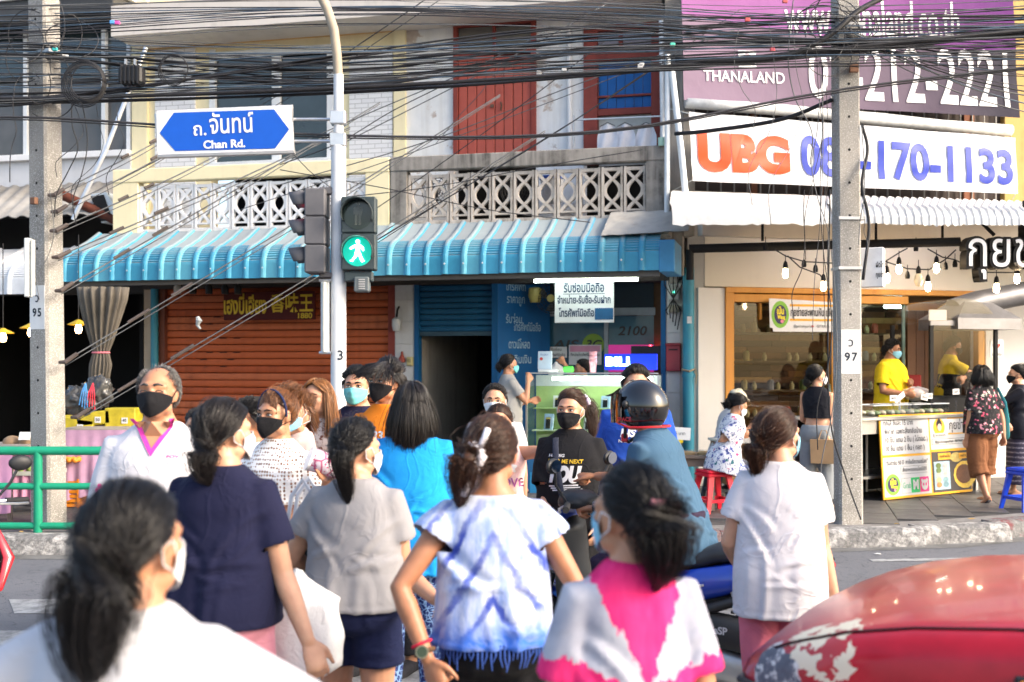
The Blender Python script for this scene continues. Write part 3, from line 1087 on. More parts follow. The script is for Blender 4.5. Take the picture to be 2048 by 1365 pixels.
def timber():
 t = NT('orange_timber')
 n = t.noise(1,6,.6, t.coord('Object', (3,3,.7)))
 g = t.noise(1,4,.7, t.coord('Object', (50,50,2.5)))
 c = t.ramp(n, [(.3, srgb('#c9822b')),(.7, srgb('#e6a545'))])
 t.set(color=t.mix(t.math('MULTIPLY', g, .35), c, srgb('#8a5218')), rough=.45, spec=.4)
 t.bump(g, .15,.004)
 return t.m
WOOD = timber()
fr = empty('timber_window'); fr.parent = shop
dwall('frame_post', WOOD, 1449,1466,582,1000,-.05,.09,.006,0.05, fr)
dwall('frame_head', WOOD, 1449,1966,579,590,-.05,.095,.006,0.05, fr)
dwall('frame_head', WOOD, 1466,1815,591,607,-.05,.08,.006,0.05, fr)
dwall('frame_post', WOOD, 1518,1523,607,640,-.06,.02,.004,0.0, fr)
dwall('frame_post', WOOD, 1662,1676,607,1000,-.05,.07,.006,0.05, fr)
dwall('frame_post', WOOD, 1955,1968,590,1000,-.05,.07,.006,0.05, fr)
PANE = glass_mat('shop_glass', (.88,.88,.84),.015,.16)
dwall('pane', PANE, 1466,1662,607,1000,-.03,-.02,0,0, fr)
dwall('pane', PANE, 1676,1808,607,1000,-.03,-.02,0,0, fr)
dwall('frame_post', plain('glass_edge', (.2,.3,.26),.2),1806,1811,607,1000,-.04,-.01,0,0, fr)
dwall('base_board', WOOD, 1466,1808,985,1010,-.05,.05,.004,0.05, fr)
for k in range(8):
 dwall('door_plank', grimy('brown_door_%d' % (k % 2), '#5a361c' if k % 2 else '#643f22', '#2c190c', .5,3,.5),1815 + k*17.4,1832 + k*17.4,604,1010,-.5,-.45,.004,-.45, fr)
dwall('door_beam', WOOD, 1815,1956,607,622,-.44,-.36,.004,-.36, fr)
dwall('door_beam', plain('room_brown', (.16,.09,.045),.7),1815,1956,595,606,-.44,-.3,.004,-.36, fr)
# ---- white canopy
WHITEM = awning_metal('white_canopy_metal', (.70,.70,.69),(.60,.57,.52),.7)
cn = empty('canopy'); cn.parent = shop
cn.parent = shop
C_ = Matrix.Translation(D.o) @ Matrix.Rotation(D.a, 4, 'Z')
Ci = C_.inverted()
def canopy_profile(s):
 w0 = C_ @ Vector((du(s),-.02,0))
 top = Vector((w0.x, w0.y, 4.02))
 Yf = 12.55 + .12*max(0,(s - 1700)/350)
 e = at(s, 0, Yf)
 fz0, fz1 = 3.50 - .00006*(s - 1350),3.28 + .00003*(s - 1350)
 mid = top.lerp(Vector((e.x, Yf + .25, fz0 + .05)),.55) + Vector((0,0,.06))
 return [top, mid, Vector((e.x, Yf + .22, fz0 + .06)), Vector((e.x, Yf + .08, fz0 + .0)), Vector((e.x, Yf + .01, fz0 - .09)), Vector((e.x, Yf, fz1))]
cols = [1345,1425,1505,1585,1665,1735,1800,1860,1920,1980,2040,2110,2200]
for i in range(len(cols) - 1):
 b = MB()
 b.smooth = i < 4
 vs, fs = [], []
 K = 8 if i < 4 else 28
 for k in range(K + 1):
  s = cols[i] + (cols[i + 1] - cols[i])*k/K
  P = canopy_profile(s)
  rip = (.006*hnoise(s*.05,1)) if i < 4 else .018*(1 if (k % 7) in (0,1) else 0)
  for j, p in enumerate(P):
   wob = .02*hnoise(s*.02, j*3.1) + (.02*hnoise(s*.13, j*2) if j >= 4 else 0)
   if i < 4 and j == 5:
    wob += .03*hnoise(s*.09,5)
   q = p + Vector((0,-rip*(.4 + .6*(j >= 3)), rip*(1 if j < 4 else 0) + wob*(.35 if j < 3 else 1)))
   vs.append(Ci @ q)
 m = 6
 for k in range(K):
  for j in range(m - 1):
   fs.append((k*m + j, k*m + j + 1,(k + 1)*m + j + 1,(k + 1)*m + j))
 b.add(vs, fs)
 b.build('canopy_sheet', WHITEM, cn)
# ---- banners (sheets with the printing laid just proud of the cloth)
class Sheet:
 def __init__(self, tl, tr, br, bl, off, wave, seed, face=D, sag=0.0):
  self.c = [face.uz(p[0], p[1], off) for p in (tl, tr, br, bl)]
  self.off, self.w, self.s, self.sag = off, wave, seed, sag
 def p(self, s, t, lift=0.0):
  tl, tr, br, bl = self.c
  x = (tl[0]*(1 - s) + tr[0]*s)*(1 - t) + (bl[0]*(1 - s) + br[0]*s)*t
  z = (tl[1]*(1 - s) + tr[1]*s)*(1 - t) + (bl[1]*(1 - s) + br[1]*s)*t
  y = self.w*(hnoise(s*5 + self.s, t*2.0, self.s) + .5*hnoise(s*11, t*5 + s*4, self.s + 4))
  z += self.sag*math.sin(math.pi*s)*-1 + .25*self.w*hnoise(s*6,2 + t, self.s)
  return (x, -self.off - y - lift, z)
 def build(self, name, mat, parent, nu=48, nv=14):
  b = MB(); b.smooth = True
  vs = [self.p(i/nu, j/nv) for j in range(nv + 1) for i in range(nu + 1)]
  n = len(vs)
  vs += [(v[0], v[1] + .003, v[2]) for v in vs]
  W = nu + 1
  fs = []
  for j in range(nv):
   for i in range(nu):
    a = j*W + i
    fs += [(a, a + 1, a + W + 1, a + W),(n + a, n + a + W, n + a + W + 1, n + a + 1)]
  b.add(vs, fs)
  return b.build(name, mat, parent)
 def put(self, o, s0, s1, t0, t1, lift=.008):
  if o is None:
   return
  me = o.data
  bm = bmesh.new(); bm.from_mesh(me)
  long_ = [e for e in bm.edges if e.calc_length() > .12]
  if long_:
   bmesh.ops.subdivide_edges(bm, edges=long_, cuts=2)
   bmesh.ops.triangulate(bm, faces=bm.faces)
  bm.to_mesh(me); bm.free()
  n = len(me.vertices)
  co = np.empty(n*3); me.vertices.foreach_get('co', co); co = co.reshape(-1,3)
  mn, mx = co.min(0), co.max(0)
  out = []
  for x, y, z in co:
   s = s0 + (s1 - s0)*(x - mn[0])/max(1e-6, mx[0] - mn[0])
   t = t1 + (t0 - t1)*(y - mn[1])/max(1e-6, mx[1] - mn[1])
   out.append(self.p(s, t, lift))
  me.vertices.foreach_set('co', np.array(out).ravel())
  me.update()
  o.location = (0,0,0); o.rotation_euler = (0,0,0)
 def strip(self, name, mat, parent, s0, s1, t0, t1, lift=.005, n=24, poly=None):
  b = MB()
  vs, fs = [], []
  if poly:
   vs = [self.p(s, t, lift) for s, t in poly]
   fs = [tuple(range(len(poly)))]
  else:
   for k in range(n + 1):
    s = s0 + (s1 - s0)*k/n
    for j in range(5):
     vs.append(self.p(s, t0 + (t1 - t0)*j/4, lift))
   for k in range(n):
    for j in range(4):
     a = k*5 + j
     fs.append((a, a + 5, a + 6, a + 1))
  b.add(vs, fs)
  return b.build(name, mat, parent)
def vinyl(name, c0, c1, sx):
 t = NT(name)
 x = t.sep(t.coord())[0]
 f = t.ramp(t.math('MULTIPLY_ADD', x, 1/sx, 0.0), [(.0, c0),(1.0, c1)])
 n = t.noise(2.5,5)
 t.set(color=t.mix(t.math('MULTIPLY', n, .06), f, (.5,.5,.52)), rough=.7, spec=.12)
 t.bump(t.noise(5,4,.5, dist=.6),.25,.03)
 return t.m
WHITEINK = plain('white_print', (.72,.72,.74),.35, var=.05)
pb = D.root('purple_banner')
tag(pb, 'large purple and grey property banner with white phone number 02-212-2221', 'banner')
S1 = Sheet((1362,-70),(2022,-60),(2040,236),(1368,200),.55,.035,3)
S1.build('cloth', vinyl('grey_mauve_vinyl', (.22,.155,.22),(.022,.019,.034),4.2), pb, 60,24)  # grey mauve ground; left end brightened by glare put into the colour fade
pur = plain('purple_print', (.36,.085,.42),.35, var=.15, vscale=2)
S1.strip('purple_field', pur, pb, 0,1,0,0, poly=None) if False else None
b = MB(); vs, fs = [], []
for k in range(41):
 s = k/40
 tb = .36 + .20*s + .06*math.sin(s*3.3)
 for j in range(7):
  vs.append(S1.p(s, tb*j/6,.006))
for k in range(40):
 for j in range(6):
  a = k*7 + j
  fs.append((a, a + 7, a + 8, a + 1))
b.smooth = True
b.add(vs, fs); b.build('purple_field', vinyl('purple_vinyl', (.30,.11,.30),(.10,.015,.14),4.2), pb)  # purple print, with the same left-hand glare put into its fade
def put_text(S, body, s0, s1, t0, t1, mat, parent, bold=.02, lift=.012, shear=0.0):
 o = text(body, 1, mat, parent, (0,0,0),(0,0,0), bold, shear=shear)
 S.put(o, s0, s1, t0, t1, lift)
 return o
put_text(S1, 'www.thanaland.co.th', .29,.82,.23,.49, WHITEINK, pb, .015)
put_text(S1, '02-212-2221', .355,.97,.55,.94, WHITEINK, pb, .012)
put_text(S1, 'THANALAND', .055,.285,.77,.85, WHITEINK, pb, .012)
S1.strip('emblem', WHITEINK, pb, .155,.205,.62,.74,.011)
gry = plain('emblem_grey', (.33,.27,.32),.4)
for k in range(4):
 S1.strip('emblem_pillar', gry, pb, .163 + k*.0105,.168 + k*.0105,.675,.73,.014,2)
S1.strip('emblem_roof', gry, pb, 0,0,0,0,.014, poly=[(.16,.668),(.18,.635),(.2,.668)])
wp = D.root('rolled_sheet')
tag(wp, 'rolled white plastic sheet tied between the purple and the white banner', 'plastic sheet')
P = [D.uz(x, y, .5) for x, y in ((1372,206),(1500,214),(1620,226),(1760,240),(1880,250),(2020,262))]
one('roll', plain('milky_plastic', (.62,.63,.62),.4, var=.2, vscale=9), wp, lambda b: [setattr(b, 'smooth', True), b.tube([(p[0], -.5 + .02*math.sin(i*2), p[1]) for i, p in enumerate(P)], [.07,.085,.07,.09,.075,.08], 12)])
ub_ = D.root('white_banner')
tag(ub_, 'white banner with orange letters and blue phone number above the canopy', 'banner')
S2 = Sheet((1378,224),(2031,276),(2036,388),(1386,362),.62,.03,11)
S2.build('cloth', vinyl('white_vinyl', (.66,.68,.71),(.66,.69,.72),5.0), ub_, 60,16)
put_text(S2, 'UBG', .018,.285,.27,.86, plain('orange_print', '#df4415', .4, var=.1), ub_, .06)
put_text(S2, '080-170-1133', .318,.985,.22,.86, plain('blue_print', '#1d36a0', .4, var=.1), ub_, .03)
for s, t in ((0.005,.03),(.995,.03),(.005,.97),(.995,.97)):
 p = S2.p(s, t, 0)
 one('tie', plain('white_cord', (.6,.62,.6),.7), ub_, lambda b: b.tube([p, (p[0] + (-.15 if s < .5 else .15), p[1] + .3, p[2] + (.12 if t < .5 else -.1))], .006,5))
# ------------------------------------------------------------------ concrete poles
def pole_concrete(name, warm):
 t = NT(name)
 n = t.noise(110,3,.6)
 v = t.n('TexVoronoi'); v.inputs['Scale'].default_value = 75
 t.link(t.coord(), v.inputs['Vector'])
 big = t.noise(2.2,6)
 base = t.ramp(big, [(.3,(.22,.21,.19)),(.7,(.36,.34,.31))])
 c = t.mix(t.ramp(n, [(.56,0.0),(.64,1.0)]), base, (.66,.64,.6))
 c = t.mix(t.ramp(v.outputs['Distance'], [(.0,.8),(.2,.0)]), c, (.09,.08,.07))
 t.set(color=c, rough=.9, spec=.2)
 t.bump(n, .6,.006)
 return t.m
PCON = pole_concrete('pole_aggregate', 0)
HOLE = plain('bolt_hole', (.01,.01,.01),.9, var=0)
STENCIL = plain('stencil_ink', (.012,.02,.035),.6, var=0)
POLEWHITE = grimy('pole_white_patch', (.78,.78,.77),(.45,.43,.4),.4,6)
def concrete_pole(px0b, px1b, px0t, px1t, Y, label, number, py_patch, rz, letter):
 base = at((px0b + px1b)/2,1045, Y)
 wb, wt = (px1b - px0b)*Y/F_PX, (px1t - px0t)*Y/F_PX
 root = empty('concrete_pole', (base.x, Y, PAVE_Z), rz)
 tag(root, label, 'utility pole')
 topx = ((px0t + px1t)/2 - 1024)*Y/F_PX - base.x
 k = 1/(abs(math.cos(rz)) + .85*abs(math.sin(rz)))
 H = 8.4
 def ring(z):
  q = z/6.2
  w = (wb + (wt - wb)*q)*k/2
  d = w*.85
  c = .18*w
  ox = topx*q
  return [(ox + x, y, z) for x, y in ((-w + c, -d),(w - c, -d),(w, -d + c),(w, d - c),(w - c, d),(-w + c, d),(-w, d - c),(-w, -d + c))]
 b = MB()
 b.rings([ring(z) for z in np.linspace(-.12, H, 30)])
 b.build('shaft', PCON, root)
 fy = lambda z: -(wb + (wt - wb)*z/6.2)*k/2*.85
 for i in range(22):
  z = .45 + i*.33
  if not (number and abs(z - (CAM_Z - (py_patch - HORIZON)*Y/F_PX - PAVE_Z)) < .3) :
   one('bolt_hole', HOLE, root, lambda b: b.lathe([(.001, fy(z) + .01),(.014, fy(z) + .01),(.014, fy(z) - .002),(.001, fy(z) - .002)], (topx*z/6.2,0, z),8, 'y'))
 zp = CAM_Z - (py_patch - HORIZON)*Y/F_PX - PAVE_Z
 w = (wb + (wt - wb)*zp/6.2)*k*.8
 pt = boxpart('number_plate', POLEWHITE, root, (topx*zp/6.2 - w/2, fy(zp) - .003, zp - .24),(topx*zp/6.2 + w/2, fy(zp) + .02, zp + .2))
 text(letter, .12, STENCIL, pt, (topx*zp/6.2, fy(zp) - .006, zp + .07), bold=.015)
 text(number, .115, STENCIL, pt, (topx*zp/6.2, fy(zp) - .006, zp - .075), bold=.03, spacing=1.25)
 return root, topx, fy
pl_, _, _ = concrete_pole(62,134,50,112,11.5, 'concrete utility pole marked 95 behind the green railing', '95', 612, R(-28), 'ว')
pr_, _, _ = concrete_pole(1672,1722,1664,1712,11.5, 'concrete utility pole marked 97 at the kerb before the food shop', '97', 700, R(3), 'ว')
STEEL = plain('galvanised_strap', (.5,.5,.5),.45,.8)
for r_, zz, w in ((pl_, 4.72,.27),(pl_, 5.45,.26),(pr_, 5.0,.25),(pr_, 2.55,.27),(pr_, 3.05,.26)):
 one('strap', STEEL, r_, lambda b: b.rings([[(x*w/2*1.04, y*w/2*.9, z) for x, y in ((-1,-1),(1,-1),(1,1),(-1,1))] for z in (zz, zz + .03)]))
one('wooden_block', plain('block_brown', (.2,.1,.06),.8), pr_, lambda b: b.box((0,-.15,4.55),(.09,.04,.08), None, .006))
one('wooden_block', plain('block_brown', (.2,.1,.06),.8), pl_, lambda b: b.box((-.01,-.17,3.23),(.07,.05,.07), None, .006))
# ------------------------------------------------------------------ signal pole
GREY_POLE = grimy('signal_pole_paint', (.66,.68,.70),(.34,.33,.32),.5,4,.5,.1)
ARM = grimy('lamp_arm', (.40,.34,.26),(.2,.17,.13),.5,4,.6)
YS = 10.95
sb = at(677,1045, YS)
sp = empty('signal_pole', (sb.x, YS, PAVE_Z))
tag(sp, 'white steel signal pole with street name sign and curved lamp arm', 'signal pole')
zz = lambda py: CAM_Z - (py - HORIZON)*YS/F_PX - PAVE_Z
xx = lambda px: (px - 677)*YS/F_PX
one('shaft', GREY_POLE, sp, lambda b: b.lathe([(.001,-.1),(.1,-.1),(.1,.02),(.077,.04),(.072, zz(295)),(.07, zz(292)),(.05, zz(290)),(.048, zz(150)),(.001, zz(150))], n=18), True)
arm = [(0,0, zz(160)),(xx(674),0, zz(110)),(xx(668),0, zz(60)),(xx(655),0, zz(20)),(xx(634),0, zz(-25)),(xx(600),0, zz(-60)),(xx(520),0, zz(-100))]
one('lamp_arm', ARM, sp, lambda b: b.tube(arm, .045,12), True)
one('paint_foot', grimy('worn_foot', (.36,.38,.40),(.6,.6,.6),.6,9,.6), sp, lambda b: b.lathe([(.074,.05),(.0735, zz(760)),(.0725, zz(760)),(.072,.05)], n=18), True)
text('3', .13, STENCIL, sp, (.03,-.078, zz(712)), bold=.02)
GREENT = plain('green_stencil', (.02,.2,.12),.6)
sg = tag(empty('street_sign', (sb.x, YS, PAVE_Z)), 'blue and white street name sign pointing both ways on the signal pole', 'sign')
def quad(pts, y):
 return [(xx(a), y, zz(b_)) for a, b_ in pts]
SIGNW = plain('sign_white', (.75,.76,.78),.35, var=.06)
SIGNB = plain('sign_blue', '#0a4fb4', .35, var=.06)
pts = [(316,229),(584,217),(588,302),(318,311)]
b = MB(); q0, q1 = quad(pts, -.035), quad(pts, .035)
b.add(q0 + q1, [(0,1,2,3),(7,6,5,4),(0,4,5,1),(1,5,6,2),(2,6,7,3),(3,7,4,0)])
b.build('panel', SIGNW, sg)
b = MB()
rim = [(316,229),(584,217),(588,302),(318,311),(316,229)]
b.tube(quad(rim, 0),.036,8)
b.build('rim', plain('sign_rim', (.62,.63,.64),.4,.3), sg, True)
b = MB(); b.add(quad([(322,268),(350,228),(550,221),(580,261),(552,299),(353,304)], -.041), [(0,1,2,3,4,5)])
b.build('blue_field', SIGNB, sg)
tilt = (R(90), R(-2.2),0)
text('ถ.', .17, SIGNW, sg, (xx(402),-.046, zz(262)), tilt, .012)
text('จันทน์', .25, SIGNW, sg, (xx(465),-.046, zz(252)), tilt, .012, width=.42)
text('Chan Rd.', .105, SIGNW, sg, (xx(451),-.046, zz(291)), tilt, .03, width=.40)
for py in (237,281):
 one('bracket_arm', ALU, sg, lambda b: b.tube([(xx(584),.05, zz(py)),(xx(668),.05, zz(py))], .016,8))
 one('clamp', ALU, sg, lambda b: b.box((xx(677),0, zz(py)),(.15,.13,.13), None, .01))
ped = tag(empty('pedestrian_signal', (sb.x, YS, PAVE_Z)), 'two lens pedestrian signal showing the green walking figure', 'traffic light')
HOUS = plain('signal_housing', (.035,.05,.055),.5, var=.2)
for i, (py0, py1) in enumerate(((398,470),(471,543))):
 h = one('housing', HOUS, ped, lambda b: b.span((xx(687),-.16, zz(py1)),(xx(755),.02, zz(py0)),.012))
 cx, cz = xx(720), zz((py0 + py1)/2)
 def hood(b):
  b.smooth = True
  rs = []
  for k in range(29):
   a = R(-25 + 230*k/28)
   ln = .16*(.55 + .45*math.sin(R(180)*k/28))
   x, z = math.cos(a), math.sin(a)
   rs.append([(cx + .150*x, -.16, cz + .150*z),(cx + .150*x, -.16 - ln, cz + .150*z),(cx + .143*x, -.16 - ln, cz + .143*z),(cx + .143*x, -.16, cz + .143*z)])
  b.rings(rs)
 one('hood', HOUS, ped, hood)
 lens = one('lens', plain('dark_lens', (.015,.03,.03),.15, spec=.6) if i == 0 else emit_mat('green_lens', (.0,.22,.16),.8), ped, lambda b: b.lathe([(.001,-.168),(.14,-.165),(.14,-.15),(.001,-.15)], (cx, 0, cz),28, 'y'))
 if i == 0:
  def dots(b):
   for r in range(17):
    for c in range(-3,4):
     z = .105 - r*.0125
     wdt = 1 if r < 3 else 3 if r < 9 else 2
     if abs(c) <= wdt and not (r >= 9 and c == 0):
      b.box((cx + c*.012 + (.006 if r % 2 else 0),-.171, cz + z),(.005,.003,.005))
  o = one('led_dots', plain('unlit_led', (.45,.46,.4),.4), ped, dots)
  o['kind'] = 'stuff'
 else:
  fig = MB()
  f = lambda pts_: fig.prism([(cx + x*.0021, cz - (y - 64)*.0021) for x, y in pts_], 'y', -.174,-.168)
  fig.lathe([(.001,-.174),(.0185,-.174),(.0185,-.168),(.001,-.168)], (cx + .002,0, cz + .094),14, 'y')
  f([(-6,31),(8,31),(11,38),(9,68),(-9,68),(-8,38)])
  f([(-10,32),(-34,46),(-36,52),(-28,53),(-8,44)])
  f([(10,30),(26,44),(29,60),(22,61),(18,48),(8,42)])
  f([(-12,66),(2,66),(-2,84),(-18,102),(-22,110),(-36,106),(-26,100),(-14,82)])
  f([(-2,66),(12,66),(18,84),(26,100),(32,106),(20,112),(14,106),(6,86)])
  fig.build('walking_figure', emit_mat('walk_green', (.45,1.0,.85),5.5), ped)
one('mount', HOUS, ped, lambda b: b.span((xx(692),-.12, zz(565)),(xx(748),.0, zz(545)),.01))
one('sounder', plain('sounder_grey', (.10,.12,.13),.5), ped, lambda b: b.span((xx(712),-.16, zz(586)),(xx(742),-.02, zz(556)),.012))
for k in range(5):
 one('sounder_slot', plain('slot_pale', (.4,.4,.4),.5), ped, lambda b: b.box((xx(728),-.163, zz(562 + k*4.4)),(.06,.006,.01)))
veh = tag(empty('vehicle_signal', (sb.x, YS, PAVE_Z)), 'dark grey three lens traffic light seen side on, left of the signal pole', 'traffic light')
HG = plain('signal_grey', (.10,.10,.11),.6, var=.15)
for i in range(3):
 y0, y1 = 381 + i*56,436 + i*56
 one('housing', HG, veh, lambda b: b.span((xx(614),-.15, zz(y1)),(xx(655),.17, zz(y0)),.012))
 cz = zz(y0 + 24)
 def visor(b):
  b.smooth = True
  rs = []
  for k in range(25):
   a = R(-10 + 200*k/24)
   c, s = math.cos(a), math.sin(a)
   ln = .20 if 0 else .175
   lo = ln*(.62 + .38*max(0, math.sin(R(180)*k/24)))
   rs.append([(xx(614),.01 + .125*c, cz + .125*s - .01),(xx(614) - lo, .01 + .12*c, cz + .12*s - .02),(xx(614) - lo, .01 + .112*c, cz + .112*s - .02),(xx(614),.01 + .118*c, cz + .118*s - .01)])
  b.rings(rs)
 one('visor', HG, veh, visor)
 one('lens', emit_mat('red_signal_glow', (.9,.02,.05),1.2) if i == 0 else plain('dark_lens', (.015,.03,.03),.15, spec=.6), veh, lambda b: b.lathe([(.001,-.004),(.11,-.002),(.11,.02),(.001,.02)], (xx(613.5),.01, cz),20, 'x'))
one('bracket', HG, veh, lambda b: b.span((xx(640),-.05, zz(390)),(xx(677),.05, zz(376)),.008))
one('bracket', HG, veh, lambda b: b.span((xx(640),-.05, zz(556)),(xx(677),.05, zz(546)),.008))
tb = tag(empty('tube_lamp', (sb.x, YS, PAVE_Z)), 'narrow pale tube lamp case strapped upright to the signal pole', 'lamp')
one('case', plain('tube_case', (.55,.58,.58),.5), tb, lambda b: b.span((xx(643),-.05, zz(708)),(xx(660),.03, zz(562)),.008))
one('tube', plain('tube_glass', (.7,.68,.6),.2), tb, lambda b: b.tube([(xx(651),-.07, zz(704)),(xx(651),-.07, zz(566))], .02,10), True)
for py in (562,706):
 one('clip', ALU, tb, lambda b: b.tube([(xx(640),-.04, zz(py)),(xx(664),-.06, zz(py))], .014,8))
tb2 = tag(empty('tube_lamp', at(62,530,11.2)), 'narrow pale tube lamp case strapped to the concrete pole marked 95', 'lamp')
one('case', plain('tube_case', (.55,.58,.58),.5), tb2, lambda b: b.span((-.05,-.05,-.32),(.0,.05,.26),.008))
one('tube', plain('tube_glass', (.7,.68,.6),.2), tb2, lambda b: b.tube([(.03,-.03,-.3),(.03,-.03,.24)], .022,10), True)
bx = tag(empty('light_box', at(1744,536,11.6)), 'small white light box sign fixed to the pole marked 97', 'sign')
one('case', plain('lightbox_white', (.72,.73,.74),.4), bx, lambda b: b.box((0,0,0),(.24,.15,.4), Matrix.Rotation(R(-25),3, 'Z'),.008))
text('ผัดไทย', .07, INK, bx, (.055,-.115,.02),(R(90),0, R(-25)),.02, width=.1)
text('กุยช่าย', .07, INK, bx, (.055,-.115,-.08),(R(90),0, R(-25)),.02, width=.1)
one('arm', HOUS, bx, lambda b: b.tube([(-.14,0,-.12),(-.3,.02,-.12)], .012,6))
one('arm', HOUS, bx, lambda b: b.tube([(-.14,0,.15),(-.3,.02,.15)], .012,6))
# ------------------------------------------------------------------ green railing
RAILG = grimy('green_rail_paint', '#1f8f6e', '#14553f', .4,6,.45,.12)
rl = tag(empty('pavement_railing', (0,10.9, PAVE_Z)), 'green pipe railing along the pavement edge', 'railing')
ry = lambda py: CAM_Z - (py - HORIZON)*10.9/F_PX - PAVE_Z
x0, x1 = -6.6,(640 - 1024)*10.9/F_PX
for py, r in ((902,.042),(973,.033),(1052,.033)):
 one('rail', RAILG, rl, lambda b: b.tube([(x0,0, ry(py)),(x1,0, ry(py))], r, 12), True)
for px in (-180,76,330,600):
 one('post', RAILG, rl, lambda b: b.tube([((px - 1024)*10.9/F_PX, 0,-.05),((px - 1024)*10.9/F_PX, 0, ry(902))], .042,12), True)
# ------------------------------------------------------------------ overhead cables
CAB = [plain('cable_black', (.018,.018,.02),.6, var=.2), plain('cable_dark', (.03,.03,.034),.5, var=.2), plain('cable_grey', (.10,.105,.11),.5, var=.2), plain('cable_blue_grey', (.06,.10,.15),.5, var=.2)]
CL = {
 'run': 'thin black cable in the sagging overhead bundle between the two concrete poles',
 'guy': 'steel stay wire running down from the balconies to the pole marked 95',
 'drop': 'thin service wire slanting down across the balconies from the upper right',
 'tail': 'loose wire hanging down from the bundle beside a concrete pole'}
CG = {'run': 'overhead cables between the poles', 'guy': 'stay wires at the pole marked 95', 'drop': 'service wires across the balconies', 'tail': 'loose hanging wires'}
def cable(pts, r, kind, mat=None, name='cable', n=6, seg=28, smooth=True, label=None):
 P = [Vector(p) for p in pts]
 out = []
 if smooth and len(P) > 2:
  Q = [P[0]*2 - P[1]] + P + [P[-1]*2 - P[-2]]
  for i in range(1, len(Q) - 2):
   m = max(3, int(seg/(len(P) - 1)))
   for k in range(m):
    t = k/m
    a, b_, c, d = Q[i - 1], Q[i], Q[i + 1], Q[i + 2]
    out.append(.5*((2*b_) + (c - a)*t + (2*a - 5*b_ + 4*c - d)*t*t + (3*b_ - a - 3*c + d)*t ** 3))
  out.append(P[-1])
 else:
  out = P
 b = MB(); b.smooth = True
 b.tube(out, r, n)
 o = b.build(name, mat or random.choice(CAB[:2]))
 tag(o, label or CL[kind], 'cable', None if label else CG[kind])
 return o
def run(ys, Y, r, jit=0.0, mat=None):
 xs = (-150,80,677,1200,1690,2200)
 pts = [at(x, y + random.uniform(-jit, jit), Y + (0.25 if k in (1,4) else 0)*0 + random.uniform(-.05,.05)) for k, (x, y) in enumerate(zip(xs, ys))]
 return cable(pts, r, 'run', mat)
random.seed(21)
for k in range(5):
 run((188 + k*3,196 + k*2,178 + k*2,143 + k*2,96 + k*3,50),11.3 + .04*k, .014 if k else .02,3)
for k in range(4):
 run((205,200,112,60,82,52),11.35,.010,9)
for k in range(18):
 y = 2 + k*4.4
 run((y + 12, y + 6, y*.55 - 2, y*.5 + 10,18 + y*.9, y*.8 + 4),11.2 + random.uniform(-.25,.3), random.uniform(.0025,.0065),13, random.choice(CAB))
for k in range(17):
 y = 74 + k*6.2
 run((y + 6, y + 6, y + 16 - k*1.0,70 + k*4.8,52 + k*4.8,40 + k*5.4),11.25 + random.uniform(-.25,.3), random.uniform(.003,.007),13, random.choice(CAB))
for k in range(9):
 run((95 + k*3,92 + k*3,118 + k*7,62 + k*5,28 + k*7,22 + k*6),11.4, random.uniform(.005,.012),6)
for k in range(10):
 run((150 + k*6,150 + k*6,108 + k*7,96 + k*5,76 + k*5,30 + k*7),11.3 + random.uniform(-.2,.2), random.uniform(.003,.006),9, random.choice(CAB))
run((245,236,272,262,178,118),11.0,.012,1)
run((247,240,276,266,184,122),11.02,.007,1)
for k in range(14):
 a = at(1690,62 + random.uniform(-10,20),11.35)
 c = at(2150,70 + k*14 + random.uniform(-6,6),11.8)
 m_ = a.lerp(c, .5) + Vector((0,0,-.05 - random.uniform(0,.12)))
 cable([a, m_, c], random.uniform(.004,.009), 'run', random.choice(CAB))
for (x0, y0, x1, y1) in ((104,391,420,222),(110,424,430,250),(108,462,520,268),(112,515,700,255),(118,582,760,205),(126,725,1000,190),(150,835,1090,262)):
 Y0, Y1 = 11.3,13.4
 a, c = at(x0, y0, Y0), at(x1, y1, Y1)
 mid = a.lerp(c, .5) + Vector((0,0,-.03))
 cable([a, mid, c], .007, 'guy', CAB[2], 'stay_wire')
 cable([a + Vector((.02,0,-.035)), mid + Vector((0,0,-.05)), c + Vector((0,0,-.02))], .005, 'guy', CAB[2], 'stay_wire')
INS = plain('insulator_brown', (.07,.055,.05),.5)
n_ = 0
ORD = ['topmost', 'second', 'third', 'fourth', 'fifth', 'sixth', 'lowest']
for k, (x0, y0, x1, y1, f1, f2) in enumerate(((104,391,420,222,.42,.60),(110,424,430,250,.58,.0),(108,462,520,268,.30,.42),(112,515,700,255,.18,.32),(118,582,760,205,.17,.28),(126,725,1000,190,.15,.24),(150,835,1090,262,.10,.2))):
 o = tag(empty('stay_clamp', at(x0, y0,11.3)), '%s of the rusty stay clamps on the pole marked 95' % ORD[k], 'clamp')
 a, c = at(x0, y0,11.3), at(x1, y1,13.4)
 d_ = (c - a)
 one('eye', INS, o, lambda b: b.tube([(-.04,0,0),(.02,0,0), d_.normalized()*.16], [.016,.024,.02], 8))
 for f in (f1, f2):
  if f:
   one('turnbuckle', INS, o, lambda b: b.tube([d_*(f - .022), d_*(f + .022)], .017,8, True, None, .6))
